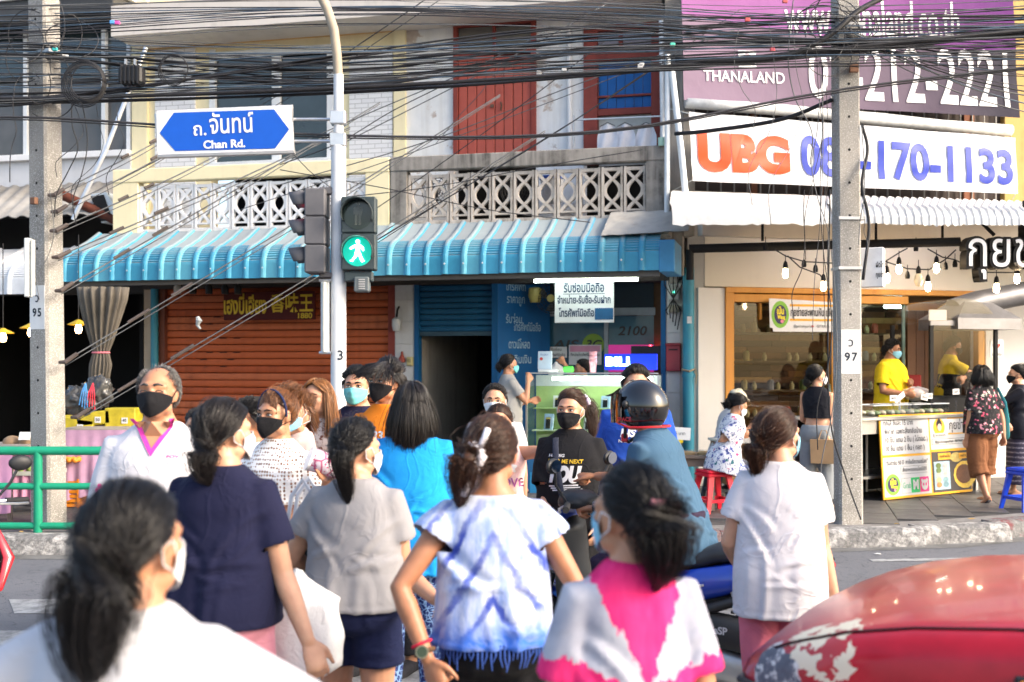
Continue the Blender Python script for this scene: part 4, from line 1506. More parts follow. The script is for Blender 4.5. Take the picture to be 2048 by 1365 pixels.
for (x0, y0, x1, y1, Y0, Y1) in ((1480,20,640,560,12.2,12.6),(1470,60,560,370,12.1,12.4),(1420,80,480,420,12,12.5),(1300,140,755,480,12.3,12.2),(1210,10,660,300,12.2,12.6),(880,0,545,215,12,12.4),(850,0,520,200,12,12.3),(1100,60,590,290,12,12.3),(1285,300,640,400,12.3,12.0),(1010,120,870,290,12.2,12.8),(560,340,1180,445,12.6,13.1),(1220,75,660,480,12.1,12.4),(900,165,560,330,12.1,12.4),(620,155,240,360,11.8,12.8),(540,260,660,375,11.8,12)):
 a, c = at(x0, y0, Y0), at(x1, y1, Y1)
 cable([a, a.lerp(c, .33) + Vector((0,0,-.05*random.random())), a.lerp(c, .66) + Vector((0,0,-.08*random.random())), c], random.uniform(.004,.007), 'drop', random.choice(CAB[1:3]))
def tail(px, py0, length, sway, Y=11.2):
 p = []
 for k in range(6):
  p.append(at(px + sway*math.sin(k*1.1)*(k/5) + random.uniform(-4,4), py0 + length*k/5, Y + random.uniform(-.04,.04)))
 cable(p, random.uniform(.003,.006), 'tail', random.choice(CAB[:3]))
for px, py, ln, sw in ((1640,120,560,20),(1646,130,620,-18),(1634,100,420,30),(1652,150,500,8),(1590,0,330,-40),(1585,60,390,60),(1725,250,240,10),(1728,400,110,-6),(1636,200,330,-30),(1655,480,420,26),(1665,500,540,34),(1540,50,360,50),(1605,380,260,22),
      (25,195,170,10),(140,205,230,40),(150,205,150,50),(165,200,250,20),(130,60,120,-20),(120,0,150,30),(235,210,180,30),(190,205,210,60),(100,380,220,30),(1480,60,200,-40)):
 tail(px, py, ln, sw)
for k in range(12):
 cx, cy = 1690 + random.uniform(-50,45),70 + random.uniform(-45,45)
 rx, ry_ = random.uniform(20,75), random.uniform(18,55)
 a0 = random.uniform(0,6)
 cable([at(cx + rx*math.cos(a0 + t), cy + ry_*math.sin(a0 + t),11.2 + .1*math.sin(t)) for t in np.linspace(0, random.uniform(3,5.6),9)], .005, 'tail', random.choice(CAB[:2]))
for k in range(9):
 cx, cy = 85 + random.uniform(-40,60),120 + random.uniform(-60,70)
 rx, ry_ = random.uniform(20,60), random.uniform(18,50)
 a0 = random.uniform(0,6)
 cable([at(cx + rx*math.cos(a0 + t), cy + ry_*math.sin(a0 + t),11.1 + .1*math.sin(t)) for t in np.linspace(0, random.uniform(2,4),8)], .005, 'tail', random.choice(CAB[:2]))
cable([at(1350,120,11.3), at(1480,122,11.25), at(1580,110,11.2), at(1660,70,11.15), at(1720,20,11.2), at(1800,-20,11.3)], .028, 'run', CAB[0], label='thick taped cable bundle sweeping up past the pole marked 97')
cable([at(1350,268,12.2), at(1420,262,12), at(1560,240,11.8), at(1665,200,11.5)], .022, 'run', CAB[0], label='thick black cable dipping over the orange letters of the white banner')
cable([at(1724,250,11.4), at(1735,300,11.4), at(1724,370,11.3), at(1738,450,11.3), at(1726,560,11.3)], .016, 'tail', CAB[0], label='thick black lead running down the side of the pole marked 97')
cable([at(1660,380,11.2), at(1656,700,11.2), at(1662,850,11.2), at(1690,950,11.3), at(1722,1040,11.2)], .008, 'tail', CAB[0], label='black lead coming loose along the lower pole marked 97')
def coil(px, py, Y, rad, turns, r, label):
 b = MB(); b.smooth = True
 c = at(px, py, Y)
 for k in range(turns):
  rr = rad*(1 - .055*k)
  b.tube([c + Vector((rr*math.cos(a) + .01*k, -.012*k + .01*math.sin(3*a + k), rr*1.05*math.sin(a))) for a in np.linspace(0,2*math.pi, 29)], r, 6)
 tag(b.build('cable_coil', CAB[0]), label, 'cable')
coil(168,168,11.05,.215,6,.006, 'large coil of black cable hanging beside the pole marked 95')
coil(346,140,11.1,.145,3,.005, 'small coil of black cable hanging between the windows')
sp_ = tag(empty('splice_box', at(264,152,11.05)), 'black splice box clamped in the cables by the large coil', 'junction box')
one('case', plain('splice_black', (.015,.015,.017),.5), sp_, lambda b: b.box((0,0,0),(.23,.14,.17), None, .02))
for k in range(5):
 one('rib', plain('splice_black', (.015,.015,.017),.5), sp_, lambda b: b.box((-.08 + k*.04,-.01,0),(.012,.15,.185)))
for dx in (-.06,.03):
 one('clip', STEEL, sp_, lambda b: b.box((dx, 0,.12),(.02,.03,.08)))
for px, py, c in ((1078,146,(.7,.7,.7)),(1128,141,(.7,.7,.7)),(1280,133,(.7,.7,.7)),(1495,40,(.6,.1,.1)),(1545,100,(.55,.1,.12)),(1345,90,(.1,.6,.45)),(225,45,(.1,.35,.8)),(235,46,(.7,.1,.4)),(110,99,(.05,.5,.5)),(1283,130,(.7,.7,.7)),(1570,3,(.6,.1,.1))):
 o = tag(one('cable_tag', plain('tag_%d' % (int(c[0]*10)*100 + int(c[1]*10)*10 + int(c[2]*10)), c, .5), None, lambda b: b.box(at(px, py, 11.15),(.05,.03,.035), None, .005)), 'small coloured marker clipped on an overhead cable', 'tag', 'cable markers')
# ------------------------------------------------------------------ signs and fittings on the left row
def lp(px, py, off):
 u, z = L.uz(px, py, off)
 return Vector((L.o.x + u*L.ux + off*L.uy, L.o.y + u*L.uy - off*L.ux, z))
def lroot(name, label, cat, px, py, off, group=None):
 return tag(empty(name, lp(px, py, off), L.a), label, cat, group)
def mpp(px, off):
 return lp(px, 700, off).y/F_PX
RS = lroot('shop_sign', 'dark red signboard with yellow Thai and Chinese characters above the orange shutter', 'sign', 537,612,.25)
m = mpp(537,.25)
boxpart('board', grimy('sign_red', '#4f1212', '#2c0a0a', .4,4,.6), RS, (-99*m, 0,-28*m),(99*m, .05,28*m),.006)
GOLD = plain('gold_lettering', '#d6b52c', .5)
text('เฮงบี่เฮียง', 46*m, GOLD, RS, (-51*m, -.01,-1*m), bold=.03, width=94*m)
text('香味王', 40*m, GOLD, RS, (51*m, -.01,2*m), bold=.02, width=92*m)
text('1880', 15*m, GOLD, RS, (78*m, -.01,-21*m), bold=.02, width=30*m)
WS = lroot('shop_sign', 'white board with blue Thai lettering hung under the tube light of the phone shop', 'sign', 1168,604,.2)
m = mpp(1168,.2)
boxpart('board', plain('board_white', (.74,.76,.77),.45, var=.06), WS, (-60*m, 0,-42*m),(60*m, .03,42*m),.006)
NAVY = plain('navy_lettering', (.008,.03,.09),.5, var=0)
text('รับซ่อมมือถือ', 25*m, NAVY, WS, (0,-.006,27*m), width=82*m, bold=.025)
boxpart('underline', NAVY, WS, (-42*m, -.005,15.2*m),(42*m, 0,16.4*m))
text('จำหน่าย-รับซื้อ-รับฝาก', 20*m, NAVY, WS, (0,-.006,3*m), width=108*m, bold=.025)
text('โทรศัพท์มือถือ', 21*m, NAVY, WS, (-15*m, -.006,-23*m), width=72*m, bold=.025)
boxpart('blue_patch', plain('blue_patch', (.015,.10,.24),.5), WS, (22*m, -.006,-36*m),(59*m, 0,-13*m))
TL = lroot('tube_light', 'lit white tube light under the blue awning of the phone shop', 'lamp', 1171,561,.55)
m = mpp(1171,.55)
one('tube', emit_mat('tube_white', (.85,1.0,.95),9), TL, lambda b: b.tube([(-105*m, 0,0),(105*m, 0,0)], .02,10), True)
one('batten', plain('batten', (.35,.32,.25),.6), TL, lambda b: b.box((0,.01,.055),(216*m, .05,.05)))
for k, px in enumerate((1010 - 655,1036 - 650,1068 - 650,1100 - 650,1128 - 652)):
 o = lroot('spot_lamp', '%s spot lamp of five under the awning above the orange shutter' % ['white first', 'black second', 'middle', 'fourth', 'fifth'][k], 'lamp', px, 576,.5)
 one('lamp_head', plain('spot_black', (.02,.02,.02),.5) if k else plain('spot_white', (.6,.58,.52),.5), o, lambda b: b.lathe([(.001,-.09),(.05,-.09),(.055,0),(.03,.05),(.001,.05)], n=12), True)
 one('lamp_arm', ALU, o, lambda b: b.tube([(0,0,.05),(0,.02,.16)], .01,6))
o = lroot('wall_lamp', 'small white globe lamp on the tiled pillar beside the blue shutter', 'lamp', 793,648,.12)
one('globe', plain('lamp_globe', (.55,.57,.58),.3), o, lambda b: b.lathe([(.001,-.1),(.05,-.1),(.065,-.03),(.065,.06),(.03,.09),(.001,.09)], n=14), True)
one('stem', plain('spot_black', (.02,.02,.02),.5), o, lambda b: b.tube([(0,0,.08),(0,.04,.2),(0,.1,.24)], .016,8))
o = lroot('switch_box', 'old cream switch box on the tiled pillar', 'switch', 820,723,.04)
one('case', plain('cream_plastic', (.55,.47,.22),.5), o, lambda b: b.box((0,0,0),(.085,.06,.125), None, .008))
one('switch', plain('cream_dark', (.32,.27,.12),.5), o, lambda b: b.box((0,-.035,.01),(.04,.02,.05), None, .006))
o = lroot('incense_holder', 'small red incense holder on the tiled pillar', 'incense holder', 804,716,.05)
one('cup', plain('red_clay', (.32,.05,.03),.5), o, lambda b: b.lathe([(.001,-.07),(.045,-.06),(.05,-.02),(.02,.04),(.012,.09),(.001,.09)], n=12), True)
o = lroot('letter_box', 'dark red metal letter box on the white tiled pillar by the teal pipe', 'letter box', 1347,715,.06)
one('case', plain('letterbox_red', (.30,.03,.04),.45), o, lambda b: b.box((0,0,0),(.19,.1,.37), None, .01))
one('lid', plain('letterbox_red', (.30,.03,.04),.45), o, lambda b: b.box((0,-.012,.17),(.2,.12,.035), None, .008))
one('slot', DARK, o, lambda b: b.box((0,-.0505,.1),(.12,.004,.018)))
tpz = lroot('drain_pipe', 'teal drain pipe running down between the phone shop and the food shop', 'pipe', 1377,720,.22)
base = PAVE_Z - tpz.location.z
one('pipe', TEALPIPE, tpz, lambda b: b.tube([(0,0, base),(0,0, base + 2.86)], .075,16), True)
one('collar', TEALPIPE, tpz, lambda b: b.tube([(0,0, base + 1.42),(0,0, base + 1.47)], .086,16), True)
one('sticker', PAPER, tpz, lambda b: b.box((.02,-.077,.52),(.06,.004,.09)))
one('cloth_tie', plain('tie_cloth', (.32,.27,.18),.8), tpz, lambda b: b.tube([(-.08,-.05,-.13),(.02,-.085,-.15),(.09,-.03,-.12),(.11,-.05,-.2),(.1,-.06,-.32)], [.014,.016,.016,.01,.006], 6))
mb = lroot('meter_panel', 'stack of small meter boxes with loose cables on the white pillar', 'electric meter', 1348,585,.06)
for k, (z, hgt) in enumerate(((.18,.12),(-.02,.16),(-.22,.1))):
 one('meter_box', plain('meter_grey_%d' % k, ((.5,.48,.42),(.62,.64,.62),(.42,.4,.3))[k], .5), mb, lambda b: b.box((0,0, z),(.13,.1, hgt), None, .008))
one('meter_led', emit_mat('meter_green', (.1,.9,.6),2), mb, lambda b: b.box((0,-.054,.0),(.025,.006,.02)))
for k in range(5):
 one('lead', CAB[0], mb, lambda b: b.tube([(-.1 + .05*k, -.06,.42),(-.12 + .06*k, -.1,.1),(.1 - .05*k, -.09,-.25),(.05 - .03*k, -.07,-.5 + .05*k)], .008,5))
fn = lroot('wall_fan', 'black wall fan with yellowed hub beside the white phone shop sign', 'fan', 1090,598,-.2)
one('hub', plain('yellowed', (.42,.34,.10),.5), fn, lambda b: b.lathe([(.001,-.1),(.05,-.1),(.06,-.06),(.06,0),(.001,0)], (.1,0,0),14, 'y'), True)
one('motor', plain('yellowed', (.42,.34,.10),.5), fn, lambda b: b.lathe([(.001,0),(.07,0),(.1,.1),(.09,.2),(.001,.22)], (-.14,0,-.05),12, 'z'), True)
def cage(b):
 for rr in (.06,.1,.14,.18,.21):
  b.tube([(.1 + rr*math.cos(a),-.09 + rr*.15, rr*math.sin(a)) for a in np.linspace(0,2*math.pi, 25)], .004,4)
 for a in np.linspace(0,2*math.pi, 17)[:-1]:
  b.tube([(.1 + .05*math.cos(a),-.09,.05*math.sin(a)),(.1 + .21*math.cos(a),-.06,.21*math.sin(a)),(.1 + .2*math.cos(a),.06,.2*math.sin(a))], .003,4)
one('cage', plain('spot_black', (.02,.02,.02),.5), fn, cage)['kind'] = 'stuff'
for k in range(3):
 a = k*2.09 + .4
 one('blade', plain('fan_blade', (.06,.07,.08),.4), fn, lambda b: b.add([(.1 + .05*math.cos(a),-.05,.05*math.sin(a)),(.1 + .19*math.cos(a - .3),-.07,.19*math.sin(a - .3)),(.1 + .19*math.cos(a + .5),-.02,.19*math.sin(a + .5)),(.1 + .06*math.cos(a + .7),-.03,.06*math.sin(a + .7))], [(0,1,2,3)]))
# ---- phone display case and what stands on it
dc_o = 1.25
dc = lroot('display_case', 'lit glass phone display case in front of the phone shop', 'display case', 1190,1045, dc_o)
dc.location.z = PAVE_Z
m = mpp(1190, dc_o)
wv = 131*m
zt_ = CAM_Z - (748 - HORIZON)*m - PAVE_Z
zs_ = CAM_Z - (912 - HORIZON)*m - PAVE_Z
LIME = plain('lime_card', (.40,.56,.20),.6)
CASEG = glass_mat('case_glass', (.95,.98,.96),.02,.1)
boxpart('base_cabinet', plain('blue_cabinet', (.02,.12,.28),.5), dc, (-wv, -.25,0),(wv, .25, zs_),.006)
boxpart('base_cap', plain('black_strip', (.02,.02,.02),.5), dc, (-wv - .01,-.26, zs_),(wv + .01,.26, zs_ + .025))
boxpart('back_panel', LIME, dc, (-wv + .02,.20, zs_ + .03),(wv - .02,.22, zt_ - .16))
boxpart('top_panel', plain('case_white', (.68,.72,.70),.4), dc, (-wv + .02,.19, zt_ - .16),(wv - .02,.22, zt_ - .02))
for k in range(3):
 z = zs_ + .03 + k*(zt_ - zs_ - .2)/3
 boxpart('shelf', LIME if k != 1 else plain('lime_light', (.55,.68,.42),.5), dc, (-wv + .03,-.18 + .09*k, z),(wv - .03,.19, z + .012))
boxpart('front_glass', CASEG, dc, (-wv + .012,-.248, zs_ + .03),(wv - .012,-.242, zt_ - .012))
boxpart('top_glass', CASEG, dc, (-wv, -.25, zt_ - .01),(wv, .24, zt_))
for sx in (-1,1):
 boxpart('corner_post', ALU, dc, (sx*wv - .012,-.258, zs_ + .026),(sx*wv + .012,-.234, zt_ - .0105))
 boxpart('side_glass', CASEG, dc, (sx*(wv - .006) - .003,-.23, zs_ + .03),(sx*(wv - .006) + .003,.2, zt_ - .012))
boxpart('edge_strip', ALU, dc, (-wv, -.262, zt_ + .001),(wv, -.24, zt_ + .016))
one('case_tube', emit_mat('case_tube', (.9,1.0,.95),9), dc, lambda b: b.tube([(-wv*.62,-.18, zt_ - .06),(wv*.9,-.18, zt_ - .06)], .018,10), True)
text('4G', .17, WHITEINK, dc, (-wv*.72,-.256, zs_ - .1), bold=.03)
text('SUPER', .07, WHITEINK, dc, (-wv*.72,-.256, zs_ - .02), bold=.02, width=.16)
boxpart('poster', plain('blue_poster', (.03,.25,.5),.5), dc, (-wv*.95,-.2545, zs_ - .62),(-wv*.5,-.2515, zs_ - .2))
BOXM = [plain('phone_box_%d' % k, c, .4) for k, c in enumerate(((.62,.64,.62),(.10,.12,.12),(.30,.45,.60),(.55,.55,.5)))]
SCREEN = plain('phone_screen', (.012,.016,.018),.15, var=0)
spots = [(-.78,0,.15),(-.5,0,.15),(-.2,0,.14),(.1,0,.12),(.55,0,.13),(.8,0,.12),(-.72,1,.17),(-.45,1,.12),(-.1,1,.13),(.3,1,.15),(.6,1,.12),(.85,1,.13),(-.6,2,.13),(-.25,2,.12),(.15,2,.13),(.5,2,.14),(.8,2,.12)]
POS = ['bottom shelf', 'middle shelf', 'top shelf']
for k, (fx, row_, hh) in enumerate(spots):
 z = zs_ + .042 + row_*(zt_ - zs_ - .2)/3
 p = Matrix.Translation(dc.location) @ Matrix.Rotation(L.a, 4, 'Z') @ Vector((fx*wv, -.08 + .09*row_, z))
 o = tag(empty('phone_box', p, L.a + random.uniform(-.2,.2)), 'small boxed phone standing in the lit glass display case', 'phone box', 'phone boxes in the display case')
 one('carton', BOXM[k % 4], o, lambda b: b.box((0,0, hh*.55),(.12,.04, hh*1.25), Matrix.Rotation(R(-12),3, 'X'),.004))
 one('phone', SCREEN, o, lambda b: b.box((.0,-.035, hh*.52),(.062,.01, hh*.85), Matrix.Rotation(R(-12),3, 'X'),.004))
 one('screen_band', plain('screen_band_%d' % (k % 3),((.5,.42,.05),(.1,.4,.6),(.6,.6,.6))[k % 3], .4), o, lambda b: b.box((.0,-.0345, hh*.52 + hh*.34),(.055,.012, hh*.1), Matrix.Rotation(R(-12),3, 'X')))
def on_case(px, oy=0.0):
 u = L.u(px, dc_o + oy)
 q = Vector((L.o.x + u*L.ux + (dc_o + oy)*L.uy, L.o.y + u*L.uy - (dc_o + oy)*L.ux, PAVE_Z + zt_ + .017))
 return q
o = tag(empty('card_stand', on_case(1090), L.a), 'white and blue notice card standing on the display case', 'card stand')
one('base', PAPER, o, lambda b: b.box((.05,0,.02),(.26,.12,.035), None, .008))
one('card', plain('pale_blue_card', (.55,.68,.76),.5), o, lambda b: b.box((0,0,.15),(.18,.03,.23), Matrix.Rotation(R(-8),3, 'X'),.004))
text('ชำระบริการ', .03, plain('blue_ink', (.05,.15,.4),.5), o, (0,-.047,.22),(R(82),0,0),.01, width=.1)
one('emblem', plain('red_ink', (.6,.06,.05),.5), o, lambda b: b.lathe([(.001,-.04),(.02,-.04),(.02,-.037),(.001,-.037)], (-.04,-.001,.17),12, 'y'))
o = tag(empty('plastic_cups', on_case(1186), L.a), 'stack of pink plastic cups on the display case', 'cups')
for k in range(3):
 one('cup', plain('pink_plastic', (.72,.33,.38),.35), o, lambda b: b.lathe([(.001,0),(.036,0),(.047,.12),(.052,.125),(.052,.15),(.001,.15)], (0,0, k*.055),16), True)
o = tag(empty('led_sign', on_case(1262,-.15), L.a), 'blue lit scrolling letter sign behind the display case', 'sign')
one('case', emit_mat('led_blue_field', (.0,.02,.75),.5), o, lambda b: b.box((0,0,.13),(.66,.05,.2), None, .006))
text('BILL', .15, emit_mat('led_letters', (.35,.75,1.0),3.5), o, (-.14,-.03,.13), bold=.05, width=.36)
o = tag(empty('green_bag', on_case(1137), L.a), 'bright green plastic box on the display case', 'box')
one('box', plain('bright_green', (.1,.62,.08),.4), o, lambda b: b.box((0,0,.04),(.13,.08,.08), None, .015))
# ------------------------------------------------------------------ fruit stall on the left
def stall_table(px0, px1, Y, ztop, label, cloth, depth=.7):
 a, c = at(px0,900, Y), at(px1,900, Y)
 r = tag(empty('stall_table', ((a.x + c.x)/2, Y, PAVE_Z)), label, 'table')
 w = (c.x - a.x)/2
 zt = ztop - PAVE_Z
 boxpart('table_top', plain('stall_board', (.35,.3,.26),.7), r, (-w, -depth/2, zt - .03),(w, depth/2, zt))
 for sx in (-1,1):
  for sy in (-1,1):
   boxpart('leg', plain('stall_leg', (.12,.1,.09),.7), r, (sx*(w - .04) - .02, sy*(depth/2 - .04) - .02,0),(sx*(w - .04) + .02, sy*(depth/2 - .04) + .02, zt - .03))
 def drape(s, t):
  x = -w - .01 + (2*w + .02)*s
  return (x, -depth/2 - .02 - .03*t - .02*t*math.sin(s*40) , zt - .005 - t*(zt - .12 + .03*math.sin(s*9)))
 sheet_mesh(drape, 40,6,.004).build('cloth', cloth, r)
 return r
PINKC = plain('pink_cloth', (.60,.30,.46),.8, var=.15)
stall_table(-160,62,12.0,.90, 'stall table with a pink cloth at the edge of the picture', plain('pink_cloth_dim', (.52,.26,.42),.8),.9)
stall_table(20,130,12.6,.84, 'stall table with a pink cloth behind the pole marked 95', PINKC)
stall_table(136,290,13.1,1.02, 'fruit stall table with oranges and yellow wrap beside the hanging curtain', plain('lilac_cloth', (.5,.3,.45),.8),.8)
def fruit_pile(px, py, Y, nx, ny, layers, r, mat, name, label, grp):
 base_ = at(px, py, Y)
 me = MB(); me.smooth = True
 me.ball((0,0,0),(r, r, r*.93),10,7)
 mm = me.mesh(name, mat)
 for l_ in range(layers):
  for i in range(nx - l_):
   for j in range(ny - l_):
    o = link(name, mm, None, base_ + Vector(((i + l_*.5 - nx/2)*r*2.02 + random.uniform(-.004,.004),(j + l_*.5 - ny/2)*r*2.02, r + l_*r*1.55)),(random.uniform(0,6), random.uniform(0,6),0))
    tag(o, label, 'fruit', grp)
ORANGE = plain('orange_peel', (.85,.30,.03),.5, bump=.2, bscale=200)
GREENF = plain('guava_green', (.35,.48,.12),.5, var=.2)
b = at(218,893,12.95)
def tray(px, py, Y, w, d, mat, label):
 o = tag(empty('fruit_tray', at(px, py, Y)), label, 'tray')
 boxpart('bottom', mat, o, (-w/2,-d/2,-.012),(w/2, d/2,0))
 for (a, c) in (((-w/2,-d/2,0),(w/2,-d/2 + .012,.035)),((-w/2, d/2 - .012,0),(w/2, d/2,.035)),((-w/2,-d/2 + .013,0),(-w/2 + .012, d/2 - .013,.035)),((w/2 - .012,-d/2 + .013,0),(w/2, d/2 - .013,.035))):
  boxpart('side', mat, o, a, c)
 return o
tray(172,893,12.95,.42,.4, ALU, 'metal tray of small oranges by the hanging curtain')
fruit_pile(172,892.5,12.95,6,5,3,.031, ORANGE, 'orange', 'small orange in the pile beside the hanging curtain', 'oranges on the stall')
fruit_pile(150,925,12.6,3,3,1,.032, ORANGE, 'orange', 'small orange in the low row under the green rail', 'oranges under the rail')
tray(55,946,12.4,.7,.4, plain('clear_tray', (.6,.65,.62),.3), 'tray of green fruit behind the green railing')
fruit_pile(55,945,12.4,6,3,2,.052, GREENF, 'guava', 'round green fruit piled on the tray behind the railing', 'green fruit on the stall')
YEL = plain('yellow_wrap', (.52,.42,.03),.5, var=.25)
for k, (px, py, w, h, lab) in enumerate(((160,855,.42,.18, 'low yellow plastic wrapped carton above the oranges'),(195,840,.4,.16, 'yellow wrapped carton lying behind the orange pile'),(248,842,.36,.24, 'yellow carton beside the white sports shirt with pink collar'))):
 o = tag(empty('yellow_carton', at(px, py + h*60,13.5)), lab, 'carton')
 one('carton', YEL, o, lambda b: b.box((0,0, h/2),(w, .3, h), Matrix.Rotation(R((8,-6,0)[k]),3, 'Y'),.012))
 one('price_card', PAPER, o, lambda b: b.box((.06,-.156, h*.4),(.07,.006,.07)))
 text('50' if k < 2 else '40', .05, INK, o, (.06,-.163, h*.4), bold=.01)
o = tag(empty('blue_crate', at(122,890,12.9)), 'blue plastic fruit crate beside the pole marked 95', 'crate')
for z in (0,.05,.1):
 one('slat', plain('crate_blue', (.02,.06,.35),.4), o, lambda b: b.box((0,-.12, z + .02),(.3,.015,.035)))
one('bottom', plain('crate_blue', (.02,.06,.35),.4), o, lambda b: b.box((0,0,.005),(.3,.25,.01)))
o = tag(empty('orange_crate', at(148,1008,12.75)), 'orange plastic crate standing under the stall table', 'crate')
o.location.z = PAVE_Z
for k in range(6):
 one('slat', plain('crate_orange', (.75,.25,.02),.4), o, lambda b: b.box((0,-.1,.03 + k*.05),(.16,.012,.035)))
for sx in (-1,1):
 one('post', plain('crate_orange', (.75,.25,.02),.4), o, lambda b: b.box((sx*.085,-.1,.16),(.02,.03,.32)))
 one('side', plain('crate_orange', (.75,.25,.02),.4), o, lambda b: b.box((sx*.085,.03,.16),(.012,.2,.3)))
o = tag(empty('card_box', at(80,890,12.2)), 'brown paper wrapped bundles with price card on the front stall', 'bundle')
for k in range(4):
 one('bundle', plain('brown_bundle', (.3,.2,.12),.8), o, lambda b: b.ball((-.3 + k*.16,0,.03),(.1,.09,.07),10,6), True)
one('price_card', PAPER, o, lambda b: b.box((-.12,-.1,.1),(.12,.01,.09), Matrix.Rotation(R(-25),3, 'X')))
for px, py, lab in ((6,672, 'lit bulb under a yellow shade at the picture edge, left of the pole marked 95'),(62,662, 'yellow shaded bulb half hidden by the pole marked 95'),(157,655, 'lit bulb under a yellow shade between the pole and the curtain')):
 p = at(px, py, 14.8)
 o = tag(empty('stall_lamp', p), lab, 'lamp')
 one('bulb', emit_mat('warm_bulb', (1.0,.62,.28),14), o, lambda b: b.lathe([(.001,-.08),(.03,-.075),(.045,-.03),(.03,.03),(.02,.05),(.001,.05)], n=12), True)
 one('shade', plain('yellow_shade', (.55,.38,.03),.5), o, lambda b: b.lathe([(.14,.03),(.05,.07),(.02,.09),(.02,.1),(.055,.08),(.145,.036)], n=18, cap=False), True)
 one('flex', CAB[0], o, lambda b: b.tube([(0,0,.09),(0,0,1.2)], .006,5))
cu = tag(empty('hanging_curtain', at(204,700,14.2)), 'grey brown curtain gathered by a pink tie beside the orange shutter', 'curtain')
k_ = 14.2/F_PX
def curtain_ring(z, w, d, cx, amp, n=72):
 return [(cx + (w + amp*math.sin(k*1.05*9/1))*math.cos(2*math.pi*k/n),(d + amp*math.sin(k*2.4))*math.sin(2*math.pi*k/n), z) for k in range(n)]
b = MB(); b.smooth = True
prof_ = [(575,46,0),(600,43,0),(640,33,-2),(680,22,-3),(703,15,-4),(708,15,-4),(730,20,-5),(760,18,-8),(800,13,-10)]
rs = []
for py, hw, cx in prof_:
 n = 80
 ring = []
 for k in range(n):
  a = 2*math.pi*k/n
  amp = hw*k_*.16*math.sin(k*2*math.pi/5.0 + .3*math.sin(py*.01))
  ring.append(((cx + 2)*k_ + (hw*k_ + amp)*math.cos(a),(hw*k_*.45 + amp)*math.sin(a),(700 - py)*k_))
 rs.append(ring)
b.rings(rs)
b.build('cloth', plain('curtain_cloth', (.125,.11,.09),.8, var=.3, vscale=3), cu)
one('tie', plain('pink_tie', (.75,.2,.25),.7), cu, lambda b: b.tube([((-2)*k_ + .105*math.cos(a),.05*math.sin(a),-.035) for a in np.linspace(0,2*math.pi, 20)], .012,6))
bg = tag(empty('black_bag', at(185,795,12.6)), 'shiny black plastic bag tied with blue and red string below the curtain', 'bag')
bagm = plain('black_bag_film', (.07,.07,.068),.18, var=.3, spec=.7)
def lumpy(b, c, r, seed, n=26, m=16, amp=.12):
 b.smooth = True
 rs = []
 for i in range(m + 1):
  a = math.pi*(i + (.05 if i == 0 else -.05 if i == m else 0))/m
  ring = []
  for k in range(n):
   f = 2*math.pi*k/n
   d = Vector((math.sin(a)*math.cos(f), math.sin(a)*math.sin(f),-math.cos(a)))
   q = 1 + amp*mnoise.noise(d*3 + Vector((seed, 0,0))) + amp*.6*mnoise.noise(d*8 + Vector((0, seed, 0)))
   ring.append((c[0] + r[0]*d.x*q, c[1] + r[1]*d.y*q, c[2] + r[2]*d.z*q))
  rs.append(ring)
 b.rings(rs)
one('bag', bagm, bg, lambda b: (lumpy(b, (-.15,0,-.04),(.22,.15,.15),3,40,24,.38), lumpy(b, (.06,.02,.06),(.15,.12,.17),5,36,22,.42)))
for c, dx in (((.1,.35,.75),-.02),((.75,.05,.08),.06)):
 for k in range(4):
  one('string', plain('string_%d' % int(c[0]*100), c, .5), bg, lambda b: b.tube([(dx, -.15,.16),(dx + .02*k - .03,-.19,.06),(dx + .03*k - .06,-.18,-.08 - .02*k)], .006,5))
rp = tag(empty('rag_on_wire', at(395,640,12.3)), 'little grey rag knotted on a stay wire before the shutter', 'rag')
one('rag', plain('rag_grey', (.35,.38,.38),.8), rp, lambda b: b.tube([(0,0,.03),(.02,-.01,-.01),(.0,0,-.06),(.03,0,-.1)], [.02,.035,.02,.012], 7), True)
# ------------------------------------------------------------------ balcony clutter
for px, lab, c in ((1215, 'white shirt hanging on the balcony line beside the window, first of three', (.7,.7,.74)),(1250, 'white shirt hanging on the balcony line, middle of three', (.74,.74,.76)),(1292, 'white shirt hanging on the balcony line nearest the white pipes', (.74,.75,.77))):
 o = lroot('hanging_shirt', lab, 'shirt', px, 262,.45)
 def shirt(s, t):
  w = .09 + .05*min(1, t*3)
  return ((s - .5)*2*w, .02*math.sin(s*9 + t*3),.09 - .42*t - .06*abs(s - .5)*(1 - t))
 sheet_mesh(shirt, 14,10,.006).build('shirt', plain('shirt_white', c, .8), o)
 one('hanger', CAB[2], o, lambda b: b.tube([(-.1,0,.06),(0,0,.11),(.1,0,.06)], .006,5))
lr = lroot('drying_rail', 'thin metal clothes rail above the concrete balcony', 'clothes rail', 1230,236,.5)
one('rail', ALU, lr, lambda b: b.tube([(-.55,0,0),(.62,0,-.01)], .012,6))
for x in (-.55,.6):
 one('post', ALU, lr, lambda b: b.tube([(x, 0,.06),(x, 0,-.35)], .012,6))
for px, lab in ((872, 'round black fan guard behind the concrete balusters, left one'),(1030, 'round black fan guard behind the middle concrete balusters')):
 o = lroot('stored_fan', lab, 'fan', px, 382,.45)
 def guard(b):
  for rr in (.06,.1,.14,.18,.2):
   b.tube([(rr*math.cos(a),0, rr*math.sin(a)) for a in np.linspace(0,2*math.pi, 21)], .006,4)
  for a in np.linspace(0, math.pi, 9)[:-1]:
   b.tube([(.2*math.cos(a),0,.2*math.sin(a)),(-.2*math.cos(a),0,-.2*math.sin(a))], .004,4)
 one('guard', CAB[0], o, guard)['kind'] = 'stuff'
 one('stand', CAB[0], o, lambda b: b.tube([(0,.03,0),(0,.03,-.3)], .02,6))
